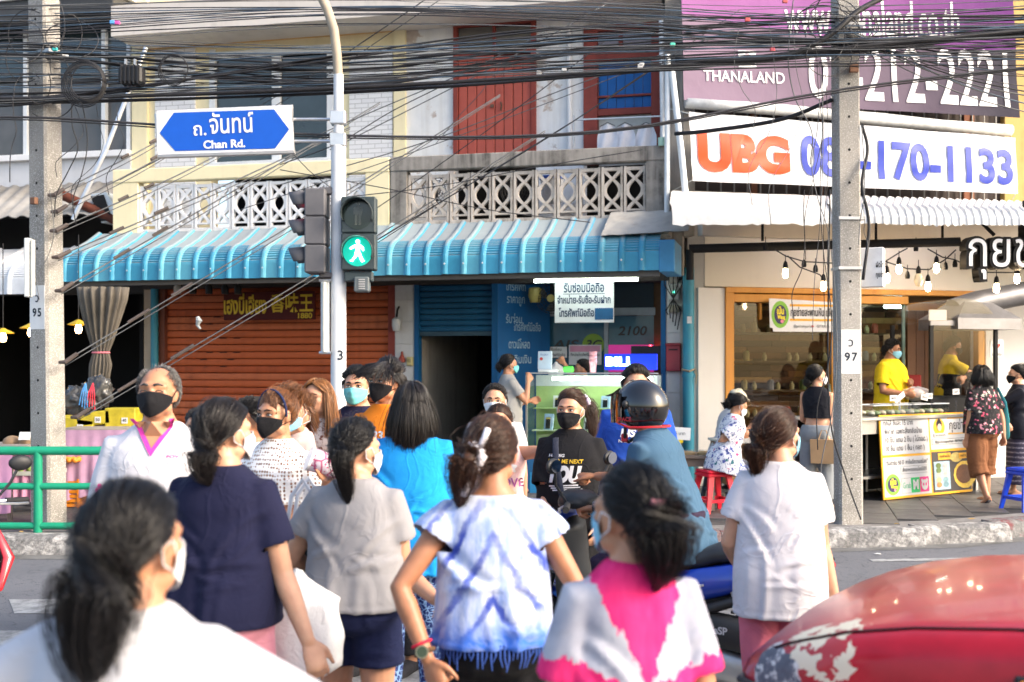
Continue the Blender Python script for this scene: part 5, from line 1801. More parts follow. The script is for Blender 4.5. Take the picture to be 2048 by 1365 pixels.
o = lroot('blue_tub', 'blue lidded tub standing on the concrete balcony', 'tub', 1105,375,.45)
one('tub', plain('tub_white', (.6,.62,.66),.4), o, lambda b: b.lathe([(.001,-.2),(.13,-.2),(.16,.1),(.001,.1)], n=18), True)
one('lid', plain('tub_blue', (.03,.12,.6),.4), o, lambda b: b.lathe([(.001,.1),(.175,.1),(.175,.14),(.001,.15)], n=18), True)
o = lroot('green_can', 'small pale green can hung at the balcony corner', 'can', 1323,284,.95)
one('can', plain('can_green', (.35,.55,.45),.4), o, lambda b: b.lathe([(.001,-.05),(.04,-.05),(.045,.05),(.001,.05)], n=14), True)
# ------------------------------------------------------------------ food shop: signs, lights, counter
def dp(px, py, off):
 u, z = D.uz(px, py, off)
 return Vector((D.o.x + u*D.ux + off*D.uy, D.o.y + u*D.uy - off*D.ux, z))
def droot(name, label, cat, px, py, off, group=None, rz=None):
 return tag(empty(name, dp(px, py, off), D.a if rz is None else rz), label, cat, group)
BLACKM = plain('black_metal', (.010,.010,.011),.7,0,.1, spec=.2)
sbz = 1.1
bar = tag(empty('sign_bar', at(1640,490,13.2)), 'long black pipe under the white canopy carrying the letter sign', 'pipe')
one('pipe', BLACKM, bar, lambda b: b.tube([at(1378,498,13.5) - bar.location, at(1920,484,13.0) - bar.location], .052,12), True)
for px in (1525,1752,1775 + 110):
 p = at(px, 486,13.2) - bar.location
 one('hanger', BLACKM, bar, lambda b: b.tube([p + Vector((0,0,.02)), p + Vector((0,0,.24))], .016,6))
one('post', BLACKM, bar, lambda b: b.tube([at(1380,500,13.5) - bar.location, at(1380,560,13.5) - bar.location], .045,10), True)
bl = tag(empty('letter_sign', at(1985,505,12.95), R(6)), 'big white faced black Thai letters hanging under the white canopy', 'sign')
k_ = 12.95/F_PX
back_ = text('กุยช่าย', 1, BLACKM, bl, (-66*k_, -.02,0), bold=.05, align='LEFT', name='letter_block', depth=.075)
for o, sc in ((back_, 1.0),):
 o.scale = (.47,.56,1)
face_ = text('กุยช่าย', 1, plain('letter_white', (.66,.67,.70),.4, var=.05), bl, (-65*k_, -.105,.0), bold=.0, align='LEFT', name='letter_face')
face_.scale = (.47,.56,1)
one('stay', BLACKM, bl, lambda b: b.tube([(.05,.05,.2),(-.24,.1,.5)], .022,8))
one('stay', BLACKM, bl, lambda b: b.tube([(.42,.05,.2),(.42,.05,.6)], .03,8))
sbn = droot('shop_banner', 'small white banner with green round logo on the timber window', 'banner', 1602,632,.16)
m = dp(1602,632,.16).y/F_PX
def q_(px, py):
 return ((px - 1602)*m, -(py - 632)*m)
W0 = plain('banner_white', (.74,.74,.76),.4, var=.05)
b = MB()
pts = [q_(1532,598), q_(1722,606), q_(1724,664), q_(1541,664), q_(1540,657), q_(1534,656)]
b.prism(pts, 'y', -.004,.004); b.build('cloth', W0, sbn)
YB = plain('yellow_stripe', (.80,.40,.02),.45, var=.05)
for py in (611.5,640.5):
 boxpart('stripe', YB, sbn, (-25*m, -.008,-(py + 2 - 632)*m),(116*m, -.005,-(py - 2.5 - 632)*m))
text('กุยช่ายสะพานหัน เปิด', 21*m, INK, sbn, (-24*m, -.009,6*m), align='LEFT', width=94*m, bold=.02)
text('@guichaisapanhan', 8*m, INK, sbn, (-17*m, -.009,-21*m), align='LEFT', width=42*m)
text('087904516', 8*m, INK, sbn, (34*m, -.009,-21*m), align='LEFT', width=28*m)
def disc(parent, c, rx, rz, y, mat, name='disc', n=28):
 b = MB()
 b.add([(c[0] + rx*math.cos(2*math.pi*k/n), y, c[1] + rz*math.sin(2*math.pi*k/n)) for k in range(n)], [tuple(range(n))])
 return b.build(name, mat, parent)
LG = plain('logo_green', (.22,.50,.05),.5); LN = plain('logo_navy', (.03,.02,.10),.5); LY = plain('logo_yellow', (.85,.7,.03),.5); LPk = plain('logo_pink', (.8,.25,.4),.5)
def round_logo(parent, c, rx, rz, y):
 disc(parent, c, rx, rz, y, LG, 'logo_ring')
 disc(parent, c, rx*.7, rz*.7, y - .003, LN, 'logo_field')
 text('เป็น', rz*.62, LY, parent, (c[0], y - .006, c[1] + rz*.22), bold=.05, width=rx*.8, name='logo_word')
 text('Wang', rz*.4, LY, parent, (c[0] + rx*.1, y - .006, c[1] - rz*.2), bold=.05, width=rx*.9, name='logo_word')
 disc(parent, (c[0] + rx*.2, c[1] - rz*.5), rz*.14, rz*.14, y - .006, LPk, 'logo_flower', 8)
round_logo(sbn, q_(1556,630),19*m, 27*m, -.008)
disc(sbn, q_(1627,653),2.6*m, 2.6*m, -.009, plain('red_ink', (.6,.06,.05),.5), 'phone_mark', 12)
fs = tag(empty('string_lights', at(1640,520,13.2)), 'string of dark sockets and lit bulbs drooping under the canopy', 'string lights')
def fp(px, py, Y=13.1):
 return at(px, py, Y) - fs.location
def flex(pts):
 P = [fp(*p) for p in pts]
 one('flex', CAB[0], fs, lambda b: b.tube(P, .008,5))
flex([(1550,500),(1572,513),(1610,524),(1670,527),(1725,522)])
flex([(1575,512),(1600,535),(1640,550),(1660,580)])
flex([(1725,510),(1770,524),(1800,505),(1815,497)])
flex([(1725,512),(1772,524),(1815,538),(1858,540),(1890,520),(1912,500)])
flex([(1855,498),(1885,515),(1910,520),(1960,545),(2040,546)])
LB = emit_mat('festoon_bulb', (1.0,.72,.42),30)
DB = plain('unlit_bulb', (.65,.55,.38),.25)
for (px, py, lit) in ((1571,543,1),(1531,507,-1),(1608,540,-1),(1631,550,-1),(1647,569,1),(1774,553,1),(1798,535,1),(1873,533,1),(1856,570,1),(1837,553,0),(1815,563,-1),(1832,508,-1),(1891,545,-1),(1910,540,-1),(1993,573,1),(2034,554,1)):
 p = fp(px, py)
 one('socket', BLACKM, fs, lambda b: b.lathe([(.001,.03),(.026,.03),(.03,.06),(.022,.1),(.008,.12),(.001,.12)], p, 10), True)
 one('drop', CAB[0], fs, lambda b: b.tube([p + Vector((0,0,.1)), p + Vector((0,0,.19))], .005,5))
 if lit >= 0:
  s = 1.5 if lit == 0 else 1
  one('bulb', LB if lit else DB, fs, lambda b: b.lathe([(.001,-.08*s),(.022*s, -.07*s),(.034*s, -.035*s),(.028*s, .0),(.02,.035),(.001,.035)], p, 12), True)
for px, py, Y, lab in ((1738,480,14.2, 'lit white tube on the canopy ceiling just beside the pole marked 97'),(1850,496,14.6, 'lit violet white tube on the canopy ceiling between the festoon bulbs')):
 o = tag(empty('ceiling_tube', at(px, py, Y)), lab, 'lamp')
 o.location.z = 3.56
 one('tube', emit_mat('tube_violet', (.95,.9,1.0),30), o, lambda b: b.tube([(-.3,0,0),(.3,0,0)], .02,10), True)
 one('batten', WHITEP, o, lambda b: b.box((0,0,.028),(.62,.05,.012)))
o = droot('interior_tube', 'small greenish tube lamp glowing inside the glass above the seller', 'lamp', 1785,614,-.8)
one('tube', emit_mat('tube_green', (.6,1.0,.9),25), o, lambda b: b.tube([(-.13,0,0),(.13,0,.0)], .02,8), True)
one('batten', WHITEP, o, lambda b: b.box((0,0.0,.04),(.3,.05,.03)))
# ---- counter with printed board
CB = Face(at(1755,1000,13.35).x, 13.35,33.0)
ct = tag(empty('food_counter', (CB.o.x, CB.o.y, PAVE_Z), CB.a), 'stainless food counter of the seller in yellow', 'counter')
CW, CH, CD = 2.0,.98,.75
STN = plain('stainless', (.55,.56,.57),.3,.9,.1)
boxpart('top', STN, ct, (-.75,-.06, CH - .04),(CW, CD, CH),.006)
boxpart('apron', STN, ct, (-.7,.0, CH - .2),(CW - .05,.02, CH - .041))
for x in (-.7,.6, CW - .08):
 for y in (.03, CD - .08):
  boxpart('leg', STN, ct, (x, y, 0),(x + .04, y + .04, CH - .04))
boxpart('shelf', STN, ct, (-.7,.05,.25),(CW - .05, CD - .05,.28))
boxpart('backing', DARK, ct, (-.68, CD - .04,.02),(CW - .1, CD - .02, CH - .06))
pb2 = tag(empty('menu_board', (CB.o.x, CB.o.y, PAVE_Z), CB.a), 'yellow framed menu board with Thai prices leaning on the food counter', 'menu board')
lean = R(-4)
zB = .99
def bu(px):
 return CB.u(px, .03)
BWd = bu(1925) + .12
pz = lambda py: CAM_Z - (py - HORIZON)*13.35/F_PX - PAVE_Z
pn = empty('panel'); pn.parent = pb2
pn.location = (0,-.09,.01); pn.rotation_euler = (lean, 0,0)
one('backboard', YB, pn, lambda b: b.span((0,0,0),(BWd, .02, zB),.004))
x1_, x2_ = bu(1857), BWd
WB = plain('menu_white', (.60,.60,.60),.5, var=.03)
def fld(x0, z0, x1, z1, mat=WB, name='field', y=-.003):
 return boxpart(name, mat, pn, (x0, y, z0),(x1,.0 if y > -.005 else y + .003, z1))
zm = .49
fld(.025, zm + .03, x1_ - .012, zB - .03)
fld(.025,.03, x1_ - .012, zm)
fld(x1_ + .02, zm + .06, x2_ - .02, zB - .03)
fld(x1_ + .02,.03, x2_ - .02, zm + .03, plain('photo_dark', (.05,.045,.045),.5), 'photo_field')
wl = x1_ - .04
INKG = plain('menu_ink', (.02,.02,.025),.6, var=0)
def line(body, x, z, sz, wd, mat=INKG, align='LEFT', y=-.006):
 text(body, sz, mat, pn, (x, y, z),(R(90),0,0),.008, align, 'lettering', wd)
line('ทุกไส้ ชิ้นละ 15 บาท', .06, zB - .10,.085, wl*.62)
line('พิเศษ! เฉพาะสั่งกลับบ้าน', .07, zB - .20,.085, wl*.80)
line('10 ชิ้น แถม 2 ชิ้น ( ไม่ทอด )', .07, zB - .30,.085, wl*.90)
line('10 ชิ้น แถม 1 ชิ้น ( ทอด )', .07, zB - .40,.085, wl*.82)
line('"ต้นตำรับ 50 ปี  การันตีความอร่อย"', .06, zm - .07,.07, wl*.9)
fld(wl*.38, zm - .205, wl*.97, zm - .115, INKG, 'box_line')
fld(wl*.38 + .004, zm - .201, wl*.97 - .004, zm - .119, WB, 'box_field', -.006)
line('สั่งอาหารออนไลน์ได้ที่', wl*.41, zm - .16,.06, wl*.52, INKG, 'LEFT', -.010)
round_logo(pn, (wl*.2,.17), wl*.155,.125,-.006)
gx = wl*.39
gw = wl*.195
fld(gx - .004,.055, gx + gw, .235, INKG, 'logo_line')
fld(gx, .059, gx + gw, .231, WB, 'logo_panel', -.006)
fld(gx + gw, .055, gx + gw*2,.235, plain('logo_green_b', (.02,.45,.13),.5), 'logo_panel', -.0035)
fld(gx + gw*2,.055, gx + gw*3,.235, plain('logo_magenta', (.72,.03,.22),.5), 'logo_panel', -.0035)
text('Grab', .1, plain('logo_green_c', (.05,.42,.2),.5), pn, (gx + gw*.5,-.010,.145), bold=.0, width=gw*.85)
text('M', .15, WB, pn, (gx + gw*1.5,-.010,.145), bold=.05, width=gw*.6)
disc(pn, (gx + gw*2.5,.14), gw*.36,.062,-.007, WB, 'badge')
for sx in (-1,1):
 disc(pn, (gx + gw*2.5 + sx*gw*.27,.192), gw*.1,.02,-.0065, WB, 'badge_ear', 12)
 disc(pn, (gx + gw*2.5 + sx*gw*.15,.145), gw*.08,.02,-.010, plain('logo_magenta', (.72,.03,.22),.5), 'badge_patch', 12)
hx = x1_ + .02
hw = (x2_ - x1_ - .04)
disc(pn, (hx + .17, zB - .17),.11,.105,-.006, YB, 'cook_badge')
BLKP = plain('print_black', (.02,.02,.025),.5)
disc(pn, (hx + .17, zB - .135),.055,.05,-.009, BLKP, 'cook_hair', 16)
disc(pn, (hx + .17, zB - .095),.03,.03,-.009, BLKP, 'cook_bun', 14)
disc(pn, (hx + .17, zB - .175),.04,.045,-.012, plain('print_skin', (.75,.5,.38),.5), 'cook_face', 16)
fld(hx + .06, zB - .29, hx + .28, zB - .245, WB, 'ribbon', -.015)
line('กุยช่ายสะพานหัน', hx + .075, zB - .268,.035,.19, INKG, 'LEFT', -.019)
fld(hx + .34, zB - .075, x2_ - .03, zB - .06, YB, 'stripe', -.006)
fld(hx + .34, zB - .265, x2_ - .03, zB - .25, YB, 'stripe', -.006)
line('กุยช่าย', hx + .36, zB - .16,.15,.36)
fld(hx + .02, zB - .385, x2_ - .03, zB - .315, INKG, 'box_line', -.004)
fld(hx + .024, zB - .381, x2_ - .034, zB - .319, WB, 'box_field', -.007)
line('@guichaisapanhan  087904516', hx + .07, zB - .35,.045, hw*.8, INKG, 'LEFT', -.011)
def blob(cx, cz, rx, rz, c, y=-.006, n=14, name='print_patch'):
 disc(pn, (cx, cz), rx, rz, y, plain('print_%02d%02d%02d' % tuple(int(v*99) for v in c), c, .5, var=.25, vscale=40), name, n)
fld(hx + .03,.06, hx + .33,.4, plain('print_tray', (.35,.5,.62),.5), 'print_tray', -.006)
for k in range(5):
 blob(hx + .11,.12 + k*.058,.05,.034,((.5,.22,.08),(.6,.45,.25),(.55,.5,.4),(.12,.2,.07),(.1,.16,.05))[k], -.010)
 blob(hx + .24,.12 + k*.058,.05,.034,((.15,.28,.34),(.2,.35,.4),(.4,.42,.42),(.5,.45,.45),(.45,.42,.44))[k], -.010)
fld(hx + .12,.42, hx + .36,.5, plain('print_label', (.8,.4,.03),.5), 'print_label', -.006)
line('กุยช่ายนึ่ง', hx + .14,.46,.045,.2, INKG, 'LEFT', -.010)
blob(hx + .62,.22,.22,.17,(.75,.5,.08)); blob(hx + .6,.23,.16,.12,(.14,.06,.03),-.009)
blob(hx + .47,.44,.12,.06,(.5,.38,.12)); blob(hx + .85,.3,.12,.1,(.3,.42,.2),-.009)
fld(hx + .52,.42, hx + .76,.49, plain('print_label', (.8,.4,.03),.5), 'print_label', -.010)
line('กุยช่ายทอด', hx + .54,.455,.045,.2, INKG, 'LEFT', -.014)
Cw = Matrix.Translation((CB.o.x, CB.o.y, PAVE_Z)) @ Matrix.Rotation(CB.a, 4, 'Z')
CLEAR = glass_mat('clear_plastic', (.93,.95,.96),.08,.35)
for k in range(4):
 o = tag(empty('food_box', Cw @ Vector((.12 + k*.36,.18, CH)), CB.a), '%s clear plastic food box along the counter edge' % ('first', 'second', 'third', 'last')[k], 'food box')
 for (a, c) in (((-.16,-.16,0),(.16,.16,.006)),((-.16,-.16,.007),(.16,-.152,.13)),((-.16,.152,.007),(.16,.16,.13)),((-.16,-.151,.007),(-.152,.151,.13)),((.152,-.151,.007),(.16,.151,.13))):
  boxpart('wall', CLEAR, o, a, c)
 one('rim', plain('box_rim', (.6,.63,.65),.3), o, lambda b: b.tube([(-.16,-.16,.13),(.16,-.16,.13),(.16,.16,.13),(-.16,.16,.13),(-.16,-.16,.13)], .006,5))
 for j in range(6):
  one('dumpling', plain('dumpling_%d' % (j % 3),((.55,.55,.45),(.3,.38,.2),(.6,.5,.35))[j % 3], .5), o, lambda b: b.ball((-.1 + (j % 3)*.1,-.07 + (j // 3)*.13,.035),(.045,.05,.03),9,6), True)
for k, (px, py, txt, rz) in enumerate(((1780,798, 'เผือก', 0),(1806,806, '', R(-25)),(1842,800, 'ผักกาด', R(5)),(1865,798, 'หน่อไม้', 0),(1905,780, 'ไชเท้า', 0))):
 p = Cw @ Vector((CB.u(px, -.15),.10 + (k % 2)*.1, CH + .13))
 o = tag(empty('price_tag', p, CB.a), 'small white name card clipped on a food box, %s along the counter' % ('first', 'second', 'third', 'fourth', 'fifth')[k], 'price tag')
 one('clip', CLEAR if k != 1 else WB, o, lambda b: b.tube([(0,0,-.12),(0,0,.04)], .012,6))
 h = [.06,.06,.06,.07,.12][k]
 one('card', WB, o, lambda b: b.box((0,0, h + .02),(.13 if k != 1 else .2,.006,.07), Matrix.Rotation(R((0,-28,12,2,-2)[k]),3, 'Y')))
 if txt:
  text(txt, .045, INKG, o, (0,-.005, h + .02),(R(90), R((0,-28,12,2,-2)[k]),0),.01, width=.09)
o = tag(empty('rice_tub', Cw @ Vector((-.45,.25, CH)), CB.a), 'white foam food tray at the counter end beside the pole marked 97', 'tray')
one('tray', WB, o, lambda b: b.lathe([(.001,0),(.15,0),(.2,.07),(.19,.075),(.14,.012),(.001,.012)], n=20), True)
one('food', plain('pale_food', (.6,.5,.35),.6), o, lambda b: b.ball((0,0,.03),(.15,.14,.06),14,8), True)
hd = tag(empty('frying_hood', Cw @ Vector((1.90,.50, CH)), CB.a - R(16)), 'rounded steel and glass frying hood over the griddle', 'hood')
hd.scale = (1.35,1.1,1)
HGL = glass_mat('hood_glass', (.88,.89,.89),.05,.1)
b = MB(); b.smooth = True
rs = []
for k in range(17):
 a = math.pi*k/16
 x, z = -.36*math.cos(a),1.13 + .32*math.sin(a)
 rs.append([(x, -.36, z),(x, .36, z)])
vs = [p for r in rs for p in r]
b.add(vs, [(2*i, 2*i + 1,2*i + 3,2*i + 2) for i in range(16)])
b.build('dome', HGL, hd)
SHELL = plain('hood_steel', (.20,.20,.21),.5,.7,.2)
one('end_wall', HGL, hd, lambda b: b.prism([(-.36*math.cos(math.pi*k/16),1.13 + .32*math.sin(math.pi*k/16)) for k in range(17)], 'y', -.365,-.36))
for x in (-.36,.36):
 for y in (-.36,.36):
  one('post', BLACKM, hd, lambda b: b.box((x, y, .565),(.035,.035,1.13)))
boxpart('side_glass', HGL, hd, (-.34,-.364,.2),(.34,-.358,1.12))
boxpart('band', SHELL, hd, (-.38,-.38,1.1),(.38,-.345,1.17),.004)
boxpart('griddle', BLACKM, hd, (-.36,-.34,.0),(.36,.34,.2),.01)
one('canopy_box', SHELL, hd, lambda b: b.rings([[(-.1,-.42,1.06),(.62,-.42,1.06),(.62,.3,1.06),(-.1,.3,1.06)], [(-.1,-.42,1.2),(.62,-.42,1.2),(.62,.3,1.2),(-.1,.3,1.2)], [(.12,-.2,1.42),(.42,-.2,1.42),(.42,.1,1.42),(.12,.1,1.42)]]))
one('duct', SHELL, hd, lambda b: b.tube([(.1,-.05,1.32),(.35,-.06,1.42),(.75,-.1,1.52),(1.6,-.2,1.68),(2.6,-.3,1.8)], .15,20), True)
one('duct_band', BLACKM, hd, lambda b: b.tube([(.86,-.115,1.541),(.90,-.118,1.548)], .155,20))
boxpart('switch', plain('switch_cream', (.42,.40,.36),.5), hd, (-.4,-.385,1.16),(-.2,-.37,1.3),.006)
o = tag(empty('notice_card', Cw @ Vector((2.45,.1, CH + .82)), CB.a - R(16)), 'white card with a red heart under the steel hood', 'notice')
one('card', PAPER, o, lambda b: b.box((0,0,0),(.2,.01,.23)))
text('คนละครึ่ง', .05, INKG, o, (0,-.008,-.08), width=.15, bold=.01)
b = MB(); b.prism([(0,-.03),(.035,.01),(.03,.03),(.012,.035),(0,.022),(-.012,.035),(-.03,.03),(-.035,.01)], 'y', -.008,-.006)
h_ = b.build('heart', plain('red_ink', (.6,.06,.05),.5), o); h_.location = (.02,-.002,.03)
one('cross', plain('blue_ink', (.05,.15,.4),.5), o, lambda b: (b.box((-.04,-.007,.04),(.02,.004,.07)), b.box((-.04,-.0075,.04),(.06,.003,.02))))
# ---- stools, tables on the pavement
def stool(label, p, rz, mat, h=.45, w=.30):
 r = tag(empty('plastic_stool', p, rz), label, 'stool')
 one('seat', mat, r, lambda b: (b.box((0,0, h - .02),(w, w, .04), None, .015), b.box((0,0, h - .055),(w*1.02, w*1.02,.035), None, .008)))
 s0, s1 = w/2 - .03, w/2 + .035
 for sx in (-1,1):
  for sy in (-1,1):
   def leg(b):
    b.rings([[(sx*(s1 + dx), sy*(s1 + dy),0) for dx, dy in ((-.03,-.012),(.012,-.012),(.012,.012),(-.03,.012))], [(sx*(s0 + dx), sy*(s0 + dy), h - .05) for dx, dy in ((-.05,-.02),(.018,-.02),(.018,.018),(-.05,.018))]])
   one('leg', mat, r, leg)
 for sx in (-1,1):
  one('stretcher', mat, r, lambda b: b.box((sx*(w/2 + .012),0,.13),(.015, w + .0,.035)))
  one('stretcher', mat, r, lambda b: b.box((0, sx*(w/2 + .012),.131),(w - .0,.015,.035)))
 return r
REDPL = plain('red_plastic', (.75,.02,.045),.32, var=.08)
BLUEPL = plain('blue_plastic', (.01,.06,.62),.32, var=.08)
red_stool_p = at(1428,1022,12.35); red_stool_p.z = PAVE_Z
stool('red plastic stool under the person in the flowered dress', red_stool_p, R(20), REDPL, .46)
p = at(2052,1012,12.5); p.z = PAVE_Z
stool('blue plastic stool at the right edge by the two people customers', p, R(15), BLUEPL, .46)
tbp = at(1372,1000,12.7); tbp.z = PAVE_Z
tbl = tag(empty('wooden_table', tbp, R(-8)), 'small worn wooden table with wrapped cakes by the teal pipe', 'table')
WD = grimy('worn_table_wood', (.22,.16,.12),(.08,.06,.05),.6,5,.6)
zt2 = CAM_Z - (908 - HORIZON)*12.7/F_PX - PAVE_Z
for k in range(4):
 boxpart('top_plank', WD, tbl, (-.34,-.3 + k*.152, zt2 - .03),(.32,-.152 + k*.152, zt2),.004)
for x in (-.3,.26):
 for y in (-.26,.24):
  boxpart('leg', plain('table_leg_wood', (.34,.26,.2),.7), tbl, (x, y, 0),(x + .045, y + .045, zt2 - .031))
boxpart('rail', WD, tbl, (-.25,-.25, zt2 - .12),(.25,-.23, zt2 - .031))
for k in range(3):
 o = tag(empty('wrapped_cake', tbp + Vector((-.2 + k*.2,-.08, zt2)),.3*k), 'flat cake in clear wrap on the wooden table, %s' % ('leftmost of three', 'middle of three', 'rightmost of three')[k], 'cake')
 one('cake', plain('cake_tan', (.5,.33,.16),.6), o, lambda b: b.lathe([(.001,0),(.085,0),(.09,.02),(.06,.035),(.001,.036)], n=16), True)
 one('wrap', CLEAR, o, lambda b: b.lathe([(.1,0.001),(.1,.03),(.06,.05),(.001,.05)], n=16, cap=False), True)
o = tag(empty('price_card', tbp + Vector((-.06,.1, zt2)), R(-5)), 'white price card on a yellow clip on the wooden table', 'price tag')
one('clip', plain('clip_yellow', (.8,.6,.02),.4), o, lambda b: (b.tube([(0,0,0),(0,0,.12)], .02,8), b.box((0,0,.13),(.08,.03,.03))))
one('card', PAPER, o, lambda b: b.box((-.01,0,.22),(.27,.006,.14), Matrix.Rotation(R(3),3, 'Y')))
text('35 บาท', .05, INKG, o, (0,-.006,.22),(R(90), R(3),0),.0, width=.13)
ft = at(1505,1000,13.2); ft.z = PAVE_Z
tb3 = tag(empty('folding_table', ft, R(10)), 'pale topped table where the seated person writes', 'table')
boxpart('top', plain('pale_top', (.62,.6,.56),.5), tb3,(-.42,-.3,.70),(.42,.35,.73),.004)
boxpart('box_stack', plain('cardboard', (.36,.22,.1),.8), tb3,(-.3,-.1,.2),(.3,.3,.699))
for x in (-.39,.36):
 for y in (-.27,.31):
  boxpart('leg', STN, tb3,(x, y, 0),(x + .03, y + .03,.7))
ctn = tag(empty('cardboard_carton', at(1672,820,13.6)), 'brown cardboard carton of bottles behind the person in black', 'carton')
ctn.location.z = PAVE_Z
one('stand', plain('dark_stand', (.08,.07,.06),.7), ctn, lambda b: b.span((-.3,-.15,0),(.25,.2,.78)))
one('carton', plain('cardboard', (.36,.22,.1),.8), ctn, lambda b: b.span((-.33,-.17,.782),(.24,.2,1.16),.008))
for k in range(4):
 one('bottle', plain('dark_bottle', (.02,.05,.03),.2), ctn, lambda b: b.lathe([(.001,1.1),(.035,1.1),(.035,1.24),(.014,1.3),(.014,1.36),(.001,1.36)], (-.2 + k*.12,0,0),10), True)
o = tag(empty('red_chair', dp(1828,800,-.25)), 'red plastic chair back glimpsed behind the seller in yellow', 'chair')
one('backrest', plain('chair_red', (.25,.02,.02),.4), o, lambda b: b.box((0,0,.1),(.2,.03,.5), None, .02))
one('seat', plain('chair_red', (.25,.02,.02),.4), o, lambda b: b.box((0,-.2,-.3),(.38,.38,.03), None, .01))
for sx in (-1,1):
 for sy in (0,1):
  one('leg', plain('chair_red', (.25,.02,.02),.4), o, lambda b: b.box((sx*.16,-.04 - .32*sy, -.3 - (o.location.z - .3 - PAVE_Z)/2),(.03,.03, o.location.z - .3 - PAVE_Z)))
# ------------------------------------------------------------------ people: bodies, clothes, hair
from mathutils.bvhtree import BVHTree
def remesh(b, voxel, smooth=4, name='body'):
 me = bpy.data.meshes.new(name)
 me.from_pydata(b.v, [], b.f)
 bm = bmesh.new(); bm.from_mesh(me)
 bmesh.ops.recalc_face_normals(bm, faces=bm.faces)
 bm.to_mesh(me); bm.free()
 o = bpy.data.objects.new(name, me)
 _text_scene.collection.objects.link(o)
 r = o.modifiers.new('r', 'REMESH'); r.mode = 'VOXEL'; r.voxel_size = voxel
 s = o.modifiers.new('s', 'SMOOTH'); s.factor = .5; s.iterations = smooth
 out = bench_mesh(o)
 bpy.data.meshes.remove(me)
 out.polygons.foreach_set('use_smooth', [True]*len(out.polygons))
 return out
def skin_mat(name, c):
 if name in MATS:
  return MATS[name]
 t = NT(name)
 n = t.noise(14,5)
 f = t.noise(220,2)
 t.set(color=t.ramp(n, [(.3,(c[0]*.88, c[1]*.80, c[2]*.76)),(.7,(c[0]*1.08, c[1]*1.05, c[2]*1.02))]), rough=.46, spec=.45, sss=.12)
 t.b.inputs['Subsurface Radius'].default_value = (1.0,.3,.15)
 t.b.inputs['Subsurface Scale'].default_value = .012
 t.bump(f, .10,.001)
 MATS[name] = t.m
 return t.m
SKIN = {'light': skin_mat('skin_light', (.54,.30,.19)), 'mid': skin_mat('skin_mid', (.46,.235,.135)), 'tan': skin_mat('skin_tan', (.39,.185,.10))}
def hair_mat(name, c, rough=.3):
 if name in MATS:
  return MATS[name]
 t = NT(name)
 hi = t.n('HairInfo')
 v = t.ramp(hi.outputs['Random'], [(0, tuple(x*.45 for x in c)),(.7, c),(1, tuple(min(1, x*2.0) for x in c))])
 t.set(color=v, rough=rough, spec=.35)
 MATS[name] = t.m
 return t.m
HAIR = {'black': hair_mat('hair_black', (.008,.007,.007)), 'soft': hair_mat('hair_soft_black', (.014,.011,.010)), 'brown': hair_mat('hair_brown', (.042,.018,.009)), 'auburn': hair_mat('hair_auburn', (.14,.055,.02)), 'grey': hair_mat('hair_grey', (.12,.115,.11),.45), 'ginger': hair_mat('hair_ginger', (.30,.13,.045))}
def cloth_mat(name, c, rough=.85, weave=420, var=.08, sheen=.03):
 if name in MATS:
  return MATS[name]
 t = NT(name)
 c = col4(c)[:3]
 n = t.noise(5,5)
 f = t.noise(weave, 2)
 t.set(color=t.ramp(n, [(.3, tuple(x*(1 - var) for x in c)),(.7, tuple(min(1, x*(1 + var)) for x in c))]), rough=rough, spec=.1, sheen=sheen)
 cr = t.ramp(t.noise(3.2,3,.5, dist=1.6), [(.45,0.0),(.5,.55),(.54,0.0)])
 h = t.math('ADD', t.math('ADD', t.math('MULTIPLY', f, .12), cr), t.noise(11,5,.55, dist=.8))
 t.bump(h, .3,.012)
 MATS[name] = t.m
 return t.m
def rings_for(b, rows, M, n=28, sq=2.3):
 rs = []
 for z, hw, hd, y in rows:
  ring = []
  for k in range(n):
   a = 2*math.pi*k/n
   c, s = math.cos(a), math.sin(a)
   q = (abs(c) ** sq + abs(s) ** sq) ** (-1/sq)
   ring.append(M @ Vector((hw*q*c, y + hd*q*s, z)))
  rs.append(ring)
 b.rings(rs)
def interp_rows(rows, z):
 if z <= rows[0][0]:
  return rows[0]
 for a, c in zip(rows, rows[1:]):
  if a[0] <= z <= c[0]:
   t = (z - a[0])/(c[0] - a[0])
   return tuple(p + (q - p)*t for p, q in zip(a, c))
 return rows[-1]
def hand(b, w, d, side, palm, curl=25, spread=1.0, k=1.0):
 d = d.normalized()
 palm = (palm - d*palm.dot(d)).normalized()
 s = d.cross(palm)
 if s.dot(side) < 0:
  s = -s
 L_ = .082*k
 b.tube([w - d*.02, w + d*.02*k, w + d*L_*.6, w + d*L_], [.025*k, .030*k, .040*k, .038*k], 12, True, s, .42, True)
 for i, (o, ln) in enumerate(((.030,.068),(.010,.076),(-.010,.070),(-.029,.056))):
  p = w + d*(L_*.92) + s*o*k
  dirv = (d + s*(o*4.0*spread)).normalized()
  pts = [p - d*.01]
  a = R(curl*.5)
  for sg in (.42,.33,.25):
   dd = dirv*math.cos(a) + palm*math.sin(a)
   pts.append(pts[-1] + dd*ln*sg*1.15*k)
   a += R(curl*.95)
  b.tube(pts, [.0095*k, .0092*k, .0085*k, .0072*k], 8, True, None, 1, True)
 p = w + d*.022*k + s*.026*k
 t1 = (d*.75 + s*.75 + palm*.25).normalized()
 t2 = (d*1.0 + s*.25 + palm*.35).normalized()
 b.tube([p, p + t1*.04*k, p + t1*.04*k + t2*.03*k, p + t1*.04*k + t2*.055*k], [.014*k, .012*k, .0105*k, .008*k], 8, True, None, 1, True)
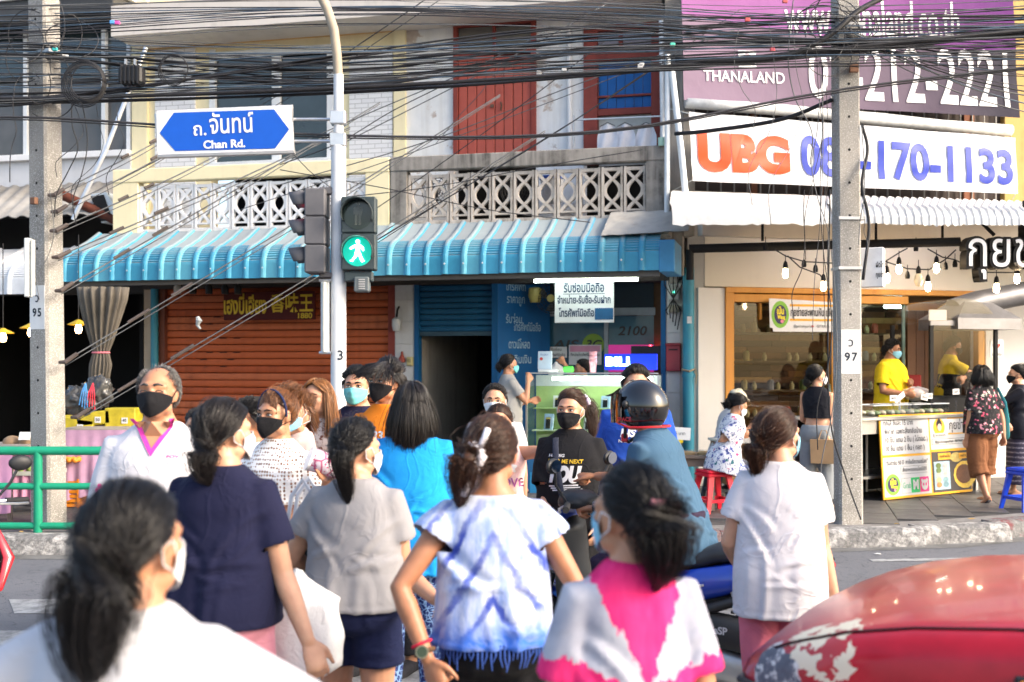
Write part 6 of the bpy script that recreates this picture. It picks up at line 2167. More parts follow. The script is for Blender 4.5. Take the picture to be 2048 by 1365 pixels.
def add_head(b, H, k=1.0, ears=True, nose=True, male=False):
 def ball(c, r):
  q = MB(); q.ball(c, r, 20,14)
  b.add([H @ (Vector(v)*k) for v in q.v], q.f)
 ball((0,-.012,.020),(.0765,.097,.092))
 ball((0,.020,-.035),(.064,.072,.078))
 ball((0,.050,-.088),(.030 if male else .026,.028,.026))
 for s in (-1,1):
  ball((s*.040,.050,-.018),(.027,.032,.026))
  ball((s*.050,.015,-.068),(.020,.034,.028))
  if ears:
   ball((s*.079,-.006,-.006),(.010,.019,.032))
   ball((s*.077,.0,-.030),(.009,.011,.014))
 b.tube([H @ (Vector(p)*k) for p in ((-.052,.062,.022),(-.022,.082,.024),(.022,.082,.024),(.052,.062,.022))], .013*k, 8, True, None, 1, True)
 if nose:
  b.tube([H @ (Vector(p)*k) for p in ((0,.082,.018),(0,.094,-.008),(0,.105,-.028))], [.008*k, .010*k, .014*k], 10, True, None, 1, True)
  for s in (-1,1):
   ball((s*.011,.094,-.032),(.008,.010,.008))
 b.tube([H @ (Vector(p)*k) for p in ((-.022,.083,-.062),(0,.090,-.062),(.022,.083,-.062))], .009*k, 8, True, None, 1, True)
EYEW = plain('eye_white', (.62,.58,.55),.25, var=0)
IRIS = plain('iris_dark', (.012,.008,.006),.15, var=0)
LIP = plain('lip', (.38,.14,.11),.5)
def face_features(root, H, k, hairm, closed=False, brow=1.0, lips=True):
 def pt(x, y, z):
  return H @ (Vector((x, y, z))*k)
 for s in (-1,1):
  cx = s*.033
  if not closed:
   b = MB(); b.smooth = True
   q = MB(); q.ball((cx, .0785,.003),(.0145,.010,.0062),14,8)
   b.add([H @ (Vector(v)*k) for v in q.v], q.f)
   b.build('eye', EYEW, root)
   b = MB(); b.smooth = True
   q = MB(); q.ball((cx, .0848,.003),(.0062,.0048,.0060),12,8)
   b.add([H @ (Vector(v)*k) for v in q.v], q.f)
   b.build('iris', IRIS, root)
  b = MB(); b.smooth = True
  zc = .010 if not closed else .002
  b.tube([pt(cx - .017,.080 - .004*(s < 0), zc - .006), pt(cx - .008,.0885, zc), pt(cx + .006,.0885, zc + .0005), pt(cx + .017,.080 - .004*(s > 0), zc - .005)], .0024*k, 6)
  b.build('eyelid', hairm, root)
  b = MB(); b.smooth = True
  b.tube([pt(s*.012,.0935,.0235), pt(s*.030,.0925,.029), pt(s*.050,.0775,.0245)], [.0042*k*brow, .0042*k*brow, .002*k], 6, True, None, .6)
  b.build('eyebrow', hairm, root)
 if lips:
  b = MB(); b.smooth = True
  b.tube([pt(-.022,.0895,-.062), pt(0,.0985,-.060), pt(.022,.0895,-.062)], [.003,.006,.003], 8)
  b.build('lips', LIP, root)
def face_mask(root, H, k, mat, kind='surgical', low=0.0):
 nu, nv = 28,12
 def P(u, v, lift):
  phi = R(80)*u
  zc_top = -.004 - .018*abs(u) ** 1.6
  zc_bot = -.112 + .052*abs(u) ** 1.5 if kind == 'surgical' else -.114 + .064*abs(u) ** 1.3
  z = zc_bot + (zc_top - zc_bot)*v - low
  ry = .082 - .020*(1 - v) ** 2
  x = (.074 - .010*(1 - v) ** 2)*math.sin(phi)
  y = .016 + ry*math.cos(phi)
  y += .022*math.exp(-(u/.26) ** 2)*math.exp(-((v - .66)/.34) ** 2)
  y += .010*math.exp(-(u/.5) ** 2)*math.exp(-((v - .25)/.3) ** 2)
  if kind == 'surgical':
   y += .0022*math.sin(v*19)*(1 - abs(u))
  n = Vector((math.sin(phi), math.cos(phi),-.25*(1 - v))).normalized()
  return H @ ((Vector((x, y, z)) + n*lift)*k)
 b = MB(); b.smooth = True
 vs = [P(-1 + 2*i/nu, j/nv, .006) for j in range(nv + 1) for i in range(nu + 1)] + [P(-1 + 2*i/nu, j/nv, .0025) for j in range(nv + 1) for i in range(nu + 1)]
 W, N = nu + 1,(nu + 1)*(nv + 1)
 fs = []
 for j in range(nv):
  for i in range(nu):
   a = j*W + i
   fs += [(a, a + 1, a + W + 1, a + W),(N + a, N + a + W, N + a + W + 1, N + a + 1)]
 for i in range(nu):
  fs += [(i, N + i, N + i + 1, i + 1),(nv*W + i, nv*W + i + 1, N + nv*W + i + 1, N + nv*W + i)]
 for j in range(nv):
  fs += [(j*W, (j + 1)*W, N + (j + 1)*W, N + j*W),(j*W + nu, N + j*W + nu, N + (j + 1)*W + nu, (j + 1)*W + nu)]
 b.add(vs, fs)
 o = b.build('face_mask', mat, root)
 for s in (-1,1):
  b = MB(); b.smooth = True
  e0, e1 = P(s*.98,.92,.004), P(s*.98,.12,.004)
  ear = lambda y, z: H @ (Vector((s*.086, y, z))*k)
  b.tube([e0, ear(.01,.012), ear(-.022,.004), ear(-.02,-.03), e1], .0022*k, 5)
  b.build('ear_loop', mat if kind != 'surgical' else WHITE_LOOP, o)
 return o
WHITE_LOOP = plain('ear_loop_white', (.7,.7,.7),.7, var=0)
MASK = {'black': cloth_mat('mask_black', (.012,.012,.014),.8), 'blue': cloth_mat('mask_blue', (.25,.55,.72),.8), 'teal': cloth_mat('mask_teal', (.18,.60,.60),.8), 'white': cloth_mat('mask_white', (.70,.72,.74),.8)}
# ---- hair
HC, HR = Vector((0,-.012,.022)), Vector((.0835,.1035,.1))
def hairline(th):
 xs = (0,40,60,78,95,115,145,180)
 ys = (.60,.52,.30,-.02,-.22,-.52,-.78,-.85)
 return float(np.interp(th, xs, ys))
def skull(d, lift=0.0):
 return HC + Vector((d.x*(HR.x + lift), d.y*(HR.y + lift), d.z*(HR.z + lift)))
def rand_roots(n, hl=0.0, seed=0):
 r = np.random.default_rng(seed)
 out = []
 while len(out) < n:
  v = r.normal(size=3); v /= np.linalg.norm(v)
  th = math.degrees(math.acos(max(-1, min(1, v[1]/max(1e-6, math.hypot(v[0], v[1]))))))
  if v[2] > hairline(th) + hl:
   out.append(Vector(v))
 return out
def slerp(a, c, t):
 w = a.angle(c)
 if w < 1e-4:
  return a.copy()
 return (a*math.sin((1 - t)*w) + c*math.sin(t*w))/math.sin(w)
def strands(root, name, lines, mat, r0=.0011, r1=.0004):
 n, m = len(lines), len(lines[0])
 hc = bpy.data.hair_curves.new(name)
 hc.add_curves([m]*n)
 co = np.array([[tuple(p) for p in l] for l in lines], dtype=np.float32)
 hc.position_data.foreach_set('vector', co.ravel())
 rad = np.tile(np.linspace(r0, r1, m), n).astype(np.float32)
 at_ = hc.attributes.get('radius') or hc.attributes.new('radius', 'FLOAT', 'POINT')
 at_.data.foreach_set('value', rad)
 hc.materials.append(mat)
 return link(name, hc, root)
def cap_shell(root, H, k, mat, hl=0.0, lift=-.003, name='hair_cap'):
 b = MB(); b.smooth = True
 nu, nv = 40,14
 vs, fs = [], []
 for i in range(nu):
  th = 360*i/nu
  tt = th if th <= 180 else 360 - th
  lo = math.acos(max(-1, min(1, hairline(tt) + hl)))
  for j in range(nv + 1):
   a = lo*j/nv
   d = Vector((math.sin(a)*math.sin(R(th)), math.sin(a)*math.cos(R(th)), math.cos(a)))
   vs.append(H @ (skull(d, lift if j < nv else lift - .006)*k))
 for i in range(nu):
  q = (i + 1) % nu
  for j in range(nv):
   fs.append((i*(nv + 1) + j, q*(nv + 1) + j, q*(nv + 1) + j + 1, i*(nv + 1) + j + 1))
 b.add(vs, fs)
 return b.build(name, mat, root)
def hair_tied(root, H, k, mat, tie, tail, n=1500, seed=1, spread=.02, tail_n=None, shellmat=None, taper=.35, frizz=.004, thick=1.0, hl=0.0):
 r = np.random.default_rng(seed)
 cap_shell(root, H, k, mat, hl + .03)
 dt = Vector(((tie[0] - HC.x)/HR.x, (tie[1] - HC.y)/HR.y, (tie[2] - HC.z)/HR.z)).normalized()
 T = Vector(tie)
 lines = []
 for d in rand_roots(n, hl, seed):
  pts = []
  lift = r.uniform(.0,.006) + .006*max(-.4, mnoise.noise(d*8.5 + Vector((seed, 0,0))))
  fly = r.uniform() < .07
  fj = Vector(r.normal(size=3)*.022)
  for q in range(8):
   t = q/7
   e = slerp(d, dt, t*.96)
   p = skull(e, lift*(1 if q else 0) - .002*(q == 0) + .010*math.sin(math.pi*t))
   if t > .8:
    p = p.lerp(T + Vector(r.normal(size=3)*.006),(t - .8)/.2*.8)
   p = p + Vector(r.normal(size=3)*frizz*.25)
   if fly:
    p = p + d*.012*t + fj*t
   pts.append(H @ (p*k))
  lines.append(pts)
 strands(root, 'hair', lines, mat, .0012*thick, .0010*thick)
 if tail:
  P = [T] + [Vector(p) for p in tail]
  tl = []
  nt = tail_n or n // 2
  for _ in range(nt):
   a, q = r.uniform(0,6.283), math.sqrt(r.uniform(0,1))
   end = r.uniform(.72,1.0)
   off = Vector((q*math.cos(a), q*math.sin(a),0))*(1 if r.uniform() > .1 else r.uniform(1.1,1.9))
   pts = []
   for i in range(10):
    t = i/9*end
    f = t*(len(P) - 1)
    j = min(int(f), len(P) - 2)
    c = P[j].lerp(P[j + 1], f - j)
    w = spread*(.35 + 1.4*math.sin(math.pi*min(1, t*.9 + .1)) ** .8)*(1 - taper*t)
    tg = (P[j + 1] - P[j]).normalized()
    u = tg.orthogonal().normalized(); v = tg.cross(u)
    pts.append(H @ ((c + (u*off.x + v*off.y)*w + Vector(r.normal(size=3)*frizz*.4))*k))
   tl.append(pts)
  strands(root, 'ponytail', tl, mat, .0013*thick, .0006*thick)
  b = MB(); b.smooth = True
  m = [spread*(.3 + .75*math.sin(math.pi*min(1, i/max(1, len(P) - 1)*.85 + .12)))*k for i in range(len(P))]
  b.tube([H @ (p*k) for p in P], m, 10, True, None, 1, True)
  b.build('ponytail_core', shellmat or mat, root)
def hair_loose(root, H, k, mat, zend, n=2200, seed=1, part=0.0, flare=.012, gap=62, thick=1.0, curl=0.0, back=0.0, up=None):
 r = np.random.default_rng(seed)
 def path(d, lift, ze, m=14, jit=0.0):
  th = math.degrees(math.atan2(d.x - part*.0, d.y))
  s = 1 if th >= 0 else -1
  if abs(th) < gap:
   th2 = s*(gap + (abs(th)/gap)*14)
  else:
   th2 = th
  a0 = math.acos(max(-1, min(1, d.z)))
  pts = []
  for i in range(m):
   t = i/(m - 1)
   if t < .45:
    q = t/.45
    a = a0 + (R(88) - a0)*q
    tt = th + (th2 - th)*min(1, q*1.2)
    e = Vector((math.sin(a)*math.sin(R(tt)), math.sin(a)*math.cos(R(tt)), math.cos(a)))
    p = skull(e, lift + .004)
   else:
    q = (t - .45)/.55
    e = Vector((math.sin(R(th2)), math.cos(R(th2)),0))
    base = skull(Vector((e.x, e.y, .035)).normalized(), lift + .004)
    out = flare*math.sin(q*2.4) + curl*math.sin(q*9 + jit*5)*q
    p = Vector((base.x + e.x*out, base.y + e.y*out - back*q, base.z + (ze - base.z)*q))
   pts.append(p)
  return pts
 lines = []
 for d in rand_roots(n, .12, seed):
  ln = path(d, r.uniform(0,.008) + .012*max(-.4, mnoise.noise(Vector((math.atan2(d.x, d.y)*5, seed, d.z)))), zend + r.normal()*.014,14, r.uniform(0,1))
  j = Vector(r.normal(size=3)*(.002 if r.uniform() > .03 else .008))
  lines.append([H @ ((p + j*i*.3)*k) for i, p in enumerate(ln)])
 strands(root, 'hair', lines, mat, .0013*thick, .0008*thick)
 b = MB(); b.smooth = True
 nu = 44
 vs, fs = [], []
 M = 14
 for i in range(nu + 1):
  th = gap + (360 - 2*gap)*i/nu
  d = Vector((math.sin(R(th))*.25, math.cos(R(th))*.25,.97)).normalized()
  for p in path(d, -.006, zend + .02, M):
   vs.append(H @ (p*k))
 for i in range(nu):
  for j in range(M - 1):
   a = i*M + j
   fs.append((a, a + 1, a + M + 1, a + M))
 b.add(vs, fs)
 b.build('hair_shell', mat, root)
 cap_shell(root, H, k, mat, .1)
def hair_short(root, H, k, mat, n=1800, seed=1, length=.03, hl=0.0, sweep=(0,-1,.2), thick=1.0, bald=0.0, fringe=0.0):
 r = np.random.default_rng(seed)
 if bald < .3:
  cap_shell(root, H, k, mat, hl + .07)
 else:
  pass
 lines = []
 sw = Vector(sweep).normalized()
 for d in rand_roots(n, hl - .03, seed):
  if bald:
   front = d.y > -.15 and d.z > .1
   if front and abs(d.x) < .62 and r.uniform() < bald:
    continue
  tang = (sw - d*sw.dot(d))
  tang = tang.normalized() if tang.length > .05 else Vector((0,0,1))
  if d.z < .25:
   tang = (tang*.4 + Vector((0,-.2,-1))).normalized()
  if fringe and d.y > .25 and d.z > .3:
   tang = (Vector((d.x*.8 + fringe*.5,.45,-.7))).normalized()
  ln = length*r.uniform(.7,1.2)*(1.8 if fringe and d.y > .25 and d.z > .3 else 1)
  p0 = skull(d, -.002)
  pts = []
  for i in range(6):
   t = i/5
   p = p0 + d*((.010 + .32*ln*(.55 + .6*mnoise.noise(d*6 + Vector((seed, 1,0)))))*math.sin(t*1.9) + .002) + tang*ln*t + Vector(r.normal(size=3)*.0014*t)
   pts.append(H @ (p*k))
  lines.append(pts)
 strands(root, 'hair', lines, mat, .0013*thick, .0005*thick)
def head_hull(root, H, k, mat, hl=0.0):
 return cap_shell(root, H, k, mat, hl, -.001, 'hair_base')
# ---- the whole figure
FEM = [(.455,.085,.085,0),(.475,.150,.112,-.006),(.505,.170,.122,-.012),(.535,.168,.118,-.01),(.58,.145,.100,0),(.625,.130,.090,.004),(.68,.138,.098,.006),(.73,.150,.112,.012),(.77,.154,.098,.006),(.795,.146,.082,0),(.815,.118,.070,-.004),(.832,.088,.060,-.006),(.848,.060,.054,-.006),(.862,.050,.052,-.004)]
MAL = [(.455,.085,.085,0),(.475,.145,.108,-.004),(.505,.160,.115,-.008),(.54,.156,.112,-.004),(.59,.150,.108,0),(.635,.150,.105,.002),(.69,.162,.112,.004),(.74,.176,.118,.004),(.772,.178,.106,0),(.798,.166,.088,-.004),(.818,.132,.074,-.006),(.835,.098,.066,-.006),(.850,.068,.060,-.006),(.864,.058,.058,-.004)]
class Fig:
 pass
def wrinkle(me, amp, seed, mode='tee', z0=0.0, z1=1.0):
 n = len(me.vertices)
 co = np.empty(n*3); me.vertices.foreach_get('co', co); co = co.reshape(-1,3)
 no = np.empty(n*3); me.vertices.foreach_get('normal', no); no = no.reshape(-1,3)
 r = np.random.default_rng(seed*13 + 5)
 H_ = z1 - z0
 hw = np.percentile(np.abs(co[:, 0]),80)
 disp = np.zeros(n)
 def fold(side, ax, az, bx, bz, w, a, bend):
  d = np.array([bx - ax, bz - az]); L = np.hypot(*d) + 1e-6; d /= L
  px, pz = co[:, 0] - ax, co[:, 2] - az
  t = (px*d[0] + pz*d[1])/L
  q = -px*d[1] + pz*d[0] - bend*(4*t*(1 - t))
  env = np.clip(t*5,0,1)*np.clip((1 - t)*4,0,1)
  s_ = np.clip(side*no[:, 1]*1.6 + .35,0,1)
  prof = np.exp(-(q/w) ** 2) - .75*np.exp(-((q - 1.7*w)/(1.1*w)) ** 2)
  disp[:] += .62*a*prof*env*s_
 if mode == 'tee':
  for side in (-1,1):
   for sx in (-1,1):
    for k_ in range(3):
     az = z0 + H_*r.uniform(.62,.76)
     fold(side, sx*hw*1.02, az, sx*hw*r.uniform(.0,.35), az - H_*r.uniform(.12,.42), r.uniform(.010,.018), amp*r.uniform(.5,1.0), r.uniform(-.03,.03))
    fold(side, sx*hw*1.0, z0 + H_*r.uniform(.3,.4), sx*hw*r.uniform(-.3,.2), z0 + H_*r.uniform(.3,.5), r.uniform(.010,.016), amp*r.uniform(.5,1.0),-.02*sx)
   for k_ in range(3):
    z_ = z0 + H_*r.uniform(.18,.46)
    x_ = hw*r.uniform(-1,.4)
    fold(side, x_, z_, x_ + hw*r.uniform(.5,1.1), z_ + r.uniform(-.06,.06), r.uniform(.009,.015), amp*r.uniform(.4,.9), r.uniform(-.025,.025))
   for k_ in range(6):
    x_ = hw*r.uniform(-1,1)
    fold(side, x_, z0 - .05, x_*.8 + r.uniform(-.03,.03), z0 + H_*r.uniform(.22,.5), r.uniform(.014,.024), amp*r.uniform(.4,.8), r.uniform(-.02,.02))
 else:
  for side in (-1,1):
   for k_ in range(9):
    x_ = hw*r.uniform(-1.1,1.1)
    z_ = z0 + H_*r.uniform(.05,.75)
    fold(side, x_, z_, x_*.85, z_ + H_*r.uniform(.15,.3), r.uniform(.012,.02), amp*r.uniform(.5,1), r.uniform(-.02,.02))
   for k_ in range(7):
    z_ = z0 + H_*r.uniform(.1,.9)
    sx = r.choice((-1,1))
    fold(side, sx*hw*1.1, z_, sx*hw*.2, z_ + r.uniform(-.05,.05), r.uniform(.009,.014), amp*r.uniform(.4,.9), r.uniform(-.02,.02))
 nz = mnoise.noise
 soft = np.array([nz(Vector((x*5.5 + seed, y*5.5, z*2.4))) for x, y, z in co])
 hemw = np.clip(1.15 - (co[:, 2] - z0)/H_, .25,1)
 disp += amp*.55*soft*hemw
 hz = co[:, 2] - z0
 disp += .0035*np.exp(-((hz - .014)/.009) ** 2) - .002*np.exp(-((hz - .032)/.006) ** 2)
 me.vertices.foreach_set('co', (co + no*disp[:, None]).ravel())
 me.update()
def open_ends(me, ends):
 bm = bmesh.new(); bm.from_mesh(me)
 dead = []
 for f in bm.faces:
  c = f.calc_center_median()
  for p, d, rad in ends:
   q = c - p
   if abs(q.dot(d)) < .022 and q.length < rad and f.normal.dot(d) > .62:
    dead.append(f)
    break
 bmesh.ops.delete(bm, geom=dead, context='FACES')
 bm.to_mesh(me); bm.free()
def person(label, px, Y, yaw, h, top=None, bottom=None, sex='f', girth=1.0, z0=0.0, skin='mid', arms=None, legs=None, head=(0,0), lean=0.0, lean_side=0.0, res=.009, feet='sandal', face=False, hide_ears=False,
           pelvis_z=None, shoulder=1.0, X=None, headscale=1.0, closed_eyes=False, hair_col='black', group=None, cat='person', stride=.12, seed=None, mask=None, neck=0.0, cloth_res=.011):
 k = h/1.65
 X = (px - 1024)*Y/F_PX if X is None else X
 root = empty('person', (X, Y, z0), R(yaw))
 tag(root, label, cat, group)
 W = Matrix.Translation((X, Y, z0)) @ Matrix.Rotation(R(yaw),4, 'Z')
 Wi = W.inverted()
 rows0 = FEM if sex == 'f' else MAL
 pz = .50*h if pelvis_z is None else pelvis_z
 dz = pz - .50*h
 rows = [(z*h + dz, hw*k*girth*(shoulder if z > .76 and z < .83 else 1), hd*k*girth*(1.0 + .12*(girth - 1)), y*k) for z, hw, hd, y in rows0]
 T = Matrix.Translation((0,0, pz)) @ Matrix.Rotation(R(-lean),4, 'X') @ Matrix.Rotation(R(lean_side),4, 'Y') @ Matrix.Translation((0,0,-pz))
 b = MB()
 shrink = .93
 rings_for(b, [(z, hw*(shrink if z < .80*h + dz else 1), hd*(shrink if z < .80*h + dz else 1), y) for z, hw, hd, y in rows], T)
 hc = T @ Vector((0,(.020 + neck)*k, .9165*h + dz))
 Hm = Matrix.Translation(hc) @ Matrix.Rotation(R(head[0]),4, 'Z') @ Matrix.Rotation(R(head[1]),4, 'X')
 hk = headscale*.955*(.94 + .06*k)*(1.0 if sex == 'f' else 1.04)
 add_head(b, Hm, hk, not hide_ears, True, sex == 'm')
 nb = T @ Vector((0,-.010*k, .845*h + dz))
 b.tube([nb - Vector((0,0,.05)), nb, Hm @ Vector((0,-.022,-.055)), Hm @ Vector((0,-.014,-.02))], [.064*k, .056*k, .051*k, .048*k], 14, True, None, 1, True)
 sh, el, wr = {}, {}, {}
 ag = girth ** .7
 for s, nm in ((-1, 'L'),(1, 'R')):
  S = T @ Vector((s*(.150 if sex == 'f' else .172)*k*girth ** .6*shoulder, 0,.786*h + dz))
  sh[nm] = S
  spec = (arms or {}).get(nm)
  up, fo = Vector((s*.14,-.02,-1)), Vector((s*.06,.16,-1))
  ua, fa = .178*h, .152*h
  palm, curl = Vector((-s, 0,0)),28
  if spec:
   if 'elbow' in spec:
    e = Wi @ at(spec['elbow'][0], spec['elbow'][1], Y + (spec['elbow'][2] if len(spec['elbow']) > 2 else 0))
    up = e - S
   if 'up' in spec:
    up = Vector(spec['up'])
  E_ = S + up.normalized()*ua
  if spec:
   if 'wrist' in spec:
    w_ = Wi @ at(spec['wrist'][0], spec['wrist'][1], Y + (spec['wrist'][2] if len(spec['wrist']) > 2 else 0))
    fo = w_ - E_
   if 'fore' in spec:
    fo = Vector(spec['fore'])
   palm = Vector(spec.get('palm', palm)); curl = spec.get('curl', curl)
  Wp = E_ + fo.normalized()*fa
  el[nm], wr[nm] = E_, Wp
  inner = T @ Vector((s*.07*k, 0,.79*h + dz))
  b.tube([inner, S, S.lerp(E_, .35), S.lerp(E_, .8), E_, E_.lerp(Wp, .25), E_.lerp(Wp, .6), Wp], [q*k*ag for q in (.050,.050,.046,.039,.037,.039,.033,.0255)], 12, True, None, 1, True)
  hand(b, Wp, Wp - E_, Vector((0,1,.2)) if abs(palm.x) > .5 else Vector((-s, 0,0)), palm, curl, 1.0, k*(1.0 if sex == 'f' else 1.08))
 hip, kn, an = {}, {}, {}
 lg = legs or {}
 for s, nm in ((-1, 'L'),(1, 'R')):
  Hh = Vector((s*.085*k*girth ** .5,0,.475*h + dz))
  sp_ = lg.get(nm, {})
  th = Vector(sp_.get('thigh', (s*.04, stride*s*.9,-1)))
  shn = Vector(sp_.get('shin', (0,-abs(stride)*.5 - stride*s*-.35,-1)))
  K_ = Hh + th.normalized()*.222*h
  A_ = K_ + shn.normalized()*.222*h
  if not lg and pelvis_z is None:
   A_.z = max(A_.z, .045*h); A_.z = min(A_.z, .055*h)
  hip[nm], kn[nm], an[nm] = Hh, K_, A_
  b.tube([Hh + Vector((0,0,.03)), Hh.lerp(K_, .3), Hh.lerp(K_, .75), K_, K_.lerp(A_, .28), K_.lerp(A_, .65), A_], [q*k*ag for q in (.082,.078,.060,.052,.054,.042,.033)], 14, True, None, 1, True)
  fd = Vector(sp_.get('foot', (s*.15,1,0))).normalized()
  sole = A_ - Vector((0,0,.048*h)) if 'foot_up' not in sp_ else A_ - Vector(sp_['foot_up'])*.048*h
  b.tube([sole + Vector((0,0,.03*k)) - fd*.045*k, sole + Vector((0,0,.034*k)) + fd*.03*k, sole + Vector((0,0,.026*k)) + fd*.11*k, sole + Vector((0,0,.016*k)) + fd*.165*k], [.030*k, .036*k, .038*k, .026*k], 12, True, Vector((0,0,1)).cross(fd),.8, True)
  b.tube([A_ + Vector((0,0,.02)), sole + Vector((0,0,.035*k))], [.034*k, .032*k], 10, True, None, 1, True)
  if feet:
   q = MB(); q.smooth = True
   zs = -.0*k
   if feet == 'shoe':
    q.tube([sole + Vector((0,0,.03*k)) - fd*.055*k, sole + Vector((0,0,.036*k)) + fd*.04*k, sole + Vector((0,0,.03*k)) + fd*.12*k, sole + Vector((0,0,.022*k)) + fd*.185*k], [.038*k, .044*k, .045*k, .032*k], 14, True, Vector((0,0,1)).cross(fd),.85, True)
    q.build('shoe', cloth_mat('shoe_dark', (.03,.03,.035),.6), root)
   else:
    rgt = Vector((fd.y, -fd.x, 0))
    out = [(-.06,.034),(.0,.036),(.08,.046),(.15,.045),(.19,.028),(.2,.0)]
    pl = [sole + fd*a*k + rgt*c*k for a, c in out] + [sole + fd*a*k - rgt*c*k for a, c in out[::-1][1:]]
    n_ = len(pl)
    upv = Vector((0,0,1))
    q.smooth = False
    q.add([p - upv*.016*k for p in pl] + [p + upv*.004*k for p in pl], [tuple(range(n_))[::-1], tuple(range(n_, 2*n_))] + [(i, (i + 1) % n_, (i + 1) % n_ + n_, i + n_) for i in range(n_)])
    q.tube([sole + fd*.05*k + rgt*.045*k, sole + fd*.10*k + upv*.045*k, sole + fd*.05*k - rgt*.045*k], .008*k, 6)
    q.build('sandal', cloth_mat('sandal_dark' if feet == 'sandal' else 'sandal_' + feet, (.04,.04,.05) if feet == 'sandal' else (.45,.24,.08),.7), root)
 me = remesh(b, res, 3, 'body')
 me.materials.append(SKIN[skin])
 body = link('body', me, root)
 F = Fig()
 F.__dict__.update(root=root, W=W, Wi=Wi, h=h, k=k, hk=hk, H=Hm, T=T, rows=rows, sh=sh, el=el, wr=wr, hip=hip, kn=kn, an=an, ag=ag, dz=dz, Y=Y, px=px, girth=girth, sex=sex, body=body)
 sd = seed if seed is not None else (abs(hash(label)) % 97 if False else len(label) % 23 + int(Y*7) % 31)
 zpx = lambda py: CAM_Z - (py - HORIZON)*Y/F_PX - z0
 if bottom:
  q = MB()
  lo = bottom.get('loose', 1.1)
  r_ = [(z, hw*lo*.96 + .006, hd*lo + .008, y) for z, hw, hd, y in rows if z < .60*h + dz]
  rings_for(q, r_, T if pelvis_z is None else Matrix.Identity(4))
  if bottom['kind'] in ('shorts', 'pants'):
   f = bottom.get('len', .35 if bottom['kind'] == 'shorts' else .97)
   fl = bottom.get('flare', 1.0)
   for nm in 'LR':
    Hh, K_, A_ = hip[nm], kn[nm], an[nm]
    pts, rr = [], []
    full = [(Hh + Vector((0,0,.02)),.092),(Hh.lerp(K_, .35),.090),(Hh.lerp(K_, .8),.074),(K_, .066),(K_.lerp(A_, .4),.064),(K_.lerp(A_, .75),.056),(A_, .052)]
    cum = (0,.175,.4,.5,.7,.875,1.0)
    for (p, r), c in zip(full, cum):
     if c <= f:
      pts.append(p); rr.append(r*k*ag*(1 + (lo - 1)*.7)*(1 + (fl - 1)*c/max(f, .01)))
     else:
      i = len(pts)
      c0 = cum[i - 1]
      t = (f - c0)/(c - c0)
      pts.append(full[i - 1][0].lerp(p, t)); rr.append((full[i - 1][1] + (r - full[i - 1][1])*t)*k*ag*(1 + (lo - 1)*.7)*fl)
      break
    q.tube(pts, rr, 18, True)
  else:
   f = bottom.get('len', .8)
   zb = (.475*h)*(1 - f) + .02
   m = rows[2]
   fl = bottom.get('flare', 1.15)
   rings_for(q, [(zb, m[1]*fl, m[2]*fl*1.05,0),(zb + (.46*h + dz - zb)*.5, m[1]*(1 + fl)/2, m[2]*(1 + fl)/2*1.05,0),(.46*h + dz, m[1]*lo, m[2]*lo, 0),(.5*h + dz, m[1]*lo*.99, m[2]*lo*.99,0)], Matrix.Identity(4))
  me = remesh(q, cloth_res, 4, bottom.get('name', 'trousers' if bottom['kind'] == 'pants' else bottom['kind']))
  zz_ = np.empty(len(me.vertices)*3); me.vertices.foreach_get('co', zz_)
  zlo, zhi = zz_[2::3].min(), zz_[2::3].max()
  wrinkle(me, bottom.get('wrinkle', .009), sd + 3, 'pants', zlo, zhi)
  me.materials.append(bottom['mat'])
  F.bottom = link({'pants': 'trousers', 'shorts': 'shorts', 'skirt': 'skirt'}[bottom['kind']], me, root)
 if top:
  q = MB()
  lo = top.get('loose', 1.08)
  hem = zpx(top['hem']) if top.get('hem', 0) > 30 else top.get('hem', .47)*h + dz
  hemw = top.get('hemw', 1.0)
  r_ = []
  nz_ = top.get('neck', .848)*h + dz
  for z in np.linspace(hem, nz_, 16):
   rr = interp_rows(rows, max(z, .505*h + dz))
   wst = interp_rows(rows, .55*h + dz)
   t = max(0.0,(.70*h + dz - z)/(.70*h + dz - hem))
   hw, hd = rr[1], rr[2]
   if top.get('box') and z < .74*h + dz:
    c7, hp = interp_rows(rows, .74*h + dz), interp_rows(rows, .515*h + dz)
    bl_ = bottom.get('loose', 1.1) if bottom else 1
    qq = min(1,(.74*h + dz - z)/(.20*h))
    hw = c7[1]*top['box'] + (max(hp[1]*bl_*.96 + .016, c7[1]*top['box'])/lo*1.02 - c7[1]*top['box'])*qq
    hd = c7[2]*top['box']*.97 + (max(hp[2]*bl_ + .016, c7[2]*top['box']*.97)/lo*1.02 - c7[2]*top['box']*.97)*qq
   g = 1 + (hemw - 1)*t
   if bottom and z < .60*h + dz:
    rb_ = interp_rows(rows, max(z, .505*h + dz))
    bl_ = bottom.get('loose', 1.1)
    hw = max(hw, (rb_[1]*bl_*.96 + .014)/lo)
    hd = max(hd, (rb_[2]*bl_ + .014)/lo)
   near_neck = max(0.0, min(1.0,(z - .79*h - dz)/(.05*h)))
   r_.append((z, (hw*(lo + (1.02 - lo)*near_neck) + .010)*g, (hd*(lo + (1.02 - lo)*near_neck) + .012)*g, rr[3]))
  rings_for(q, r_, T)
  sl = top.get('sleeve', .55)
  end_, dir_ = {}, {}
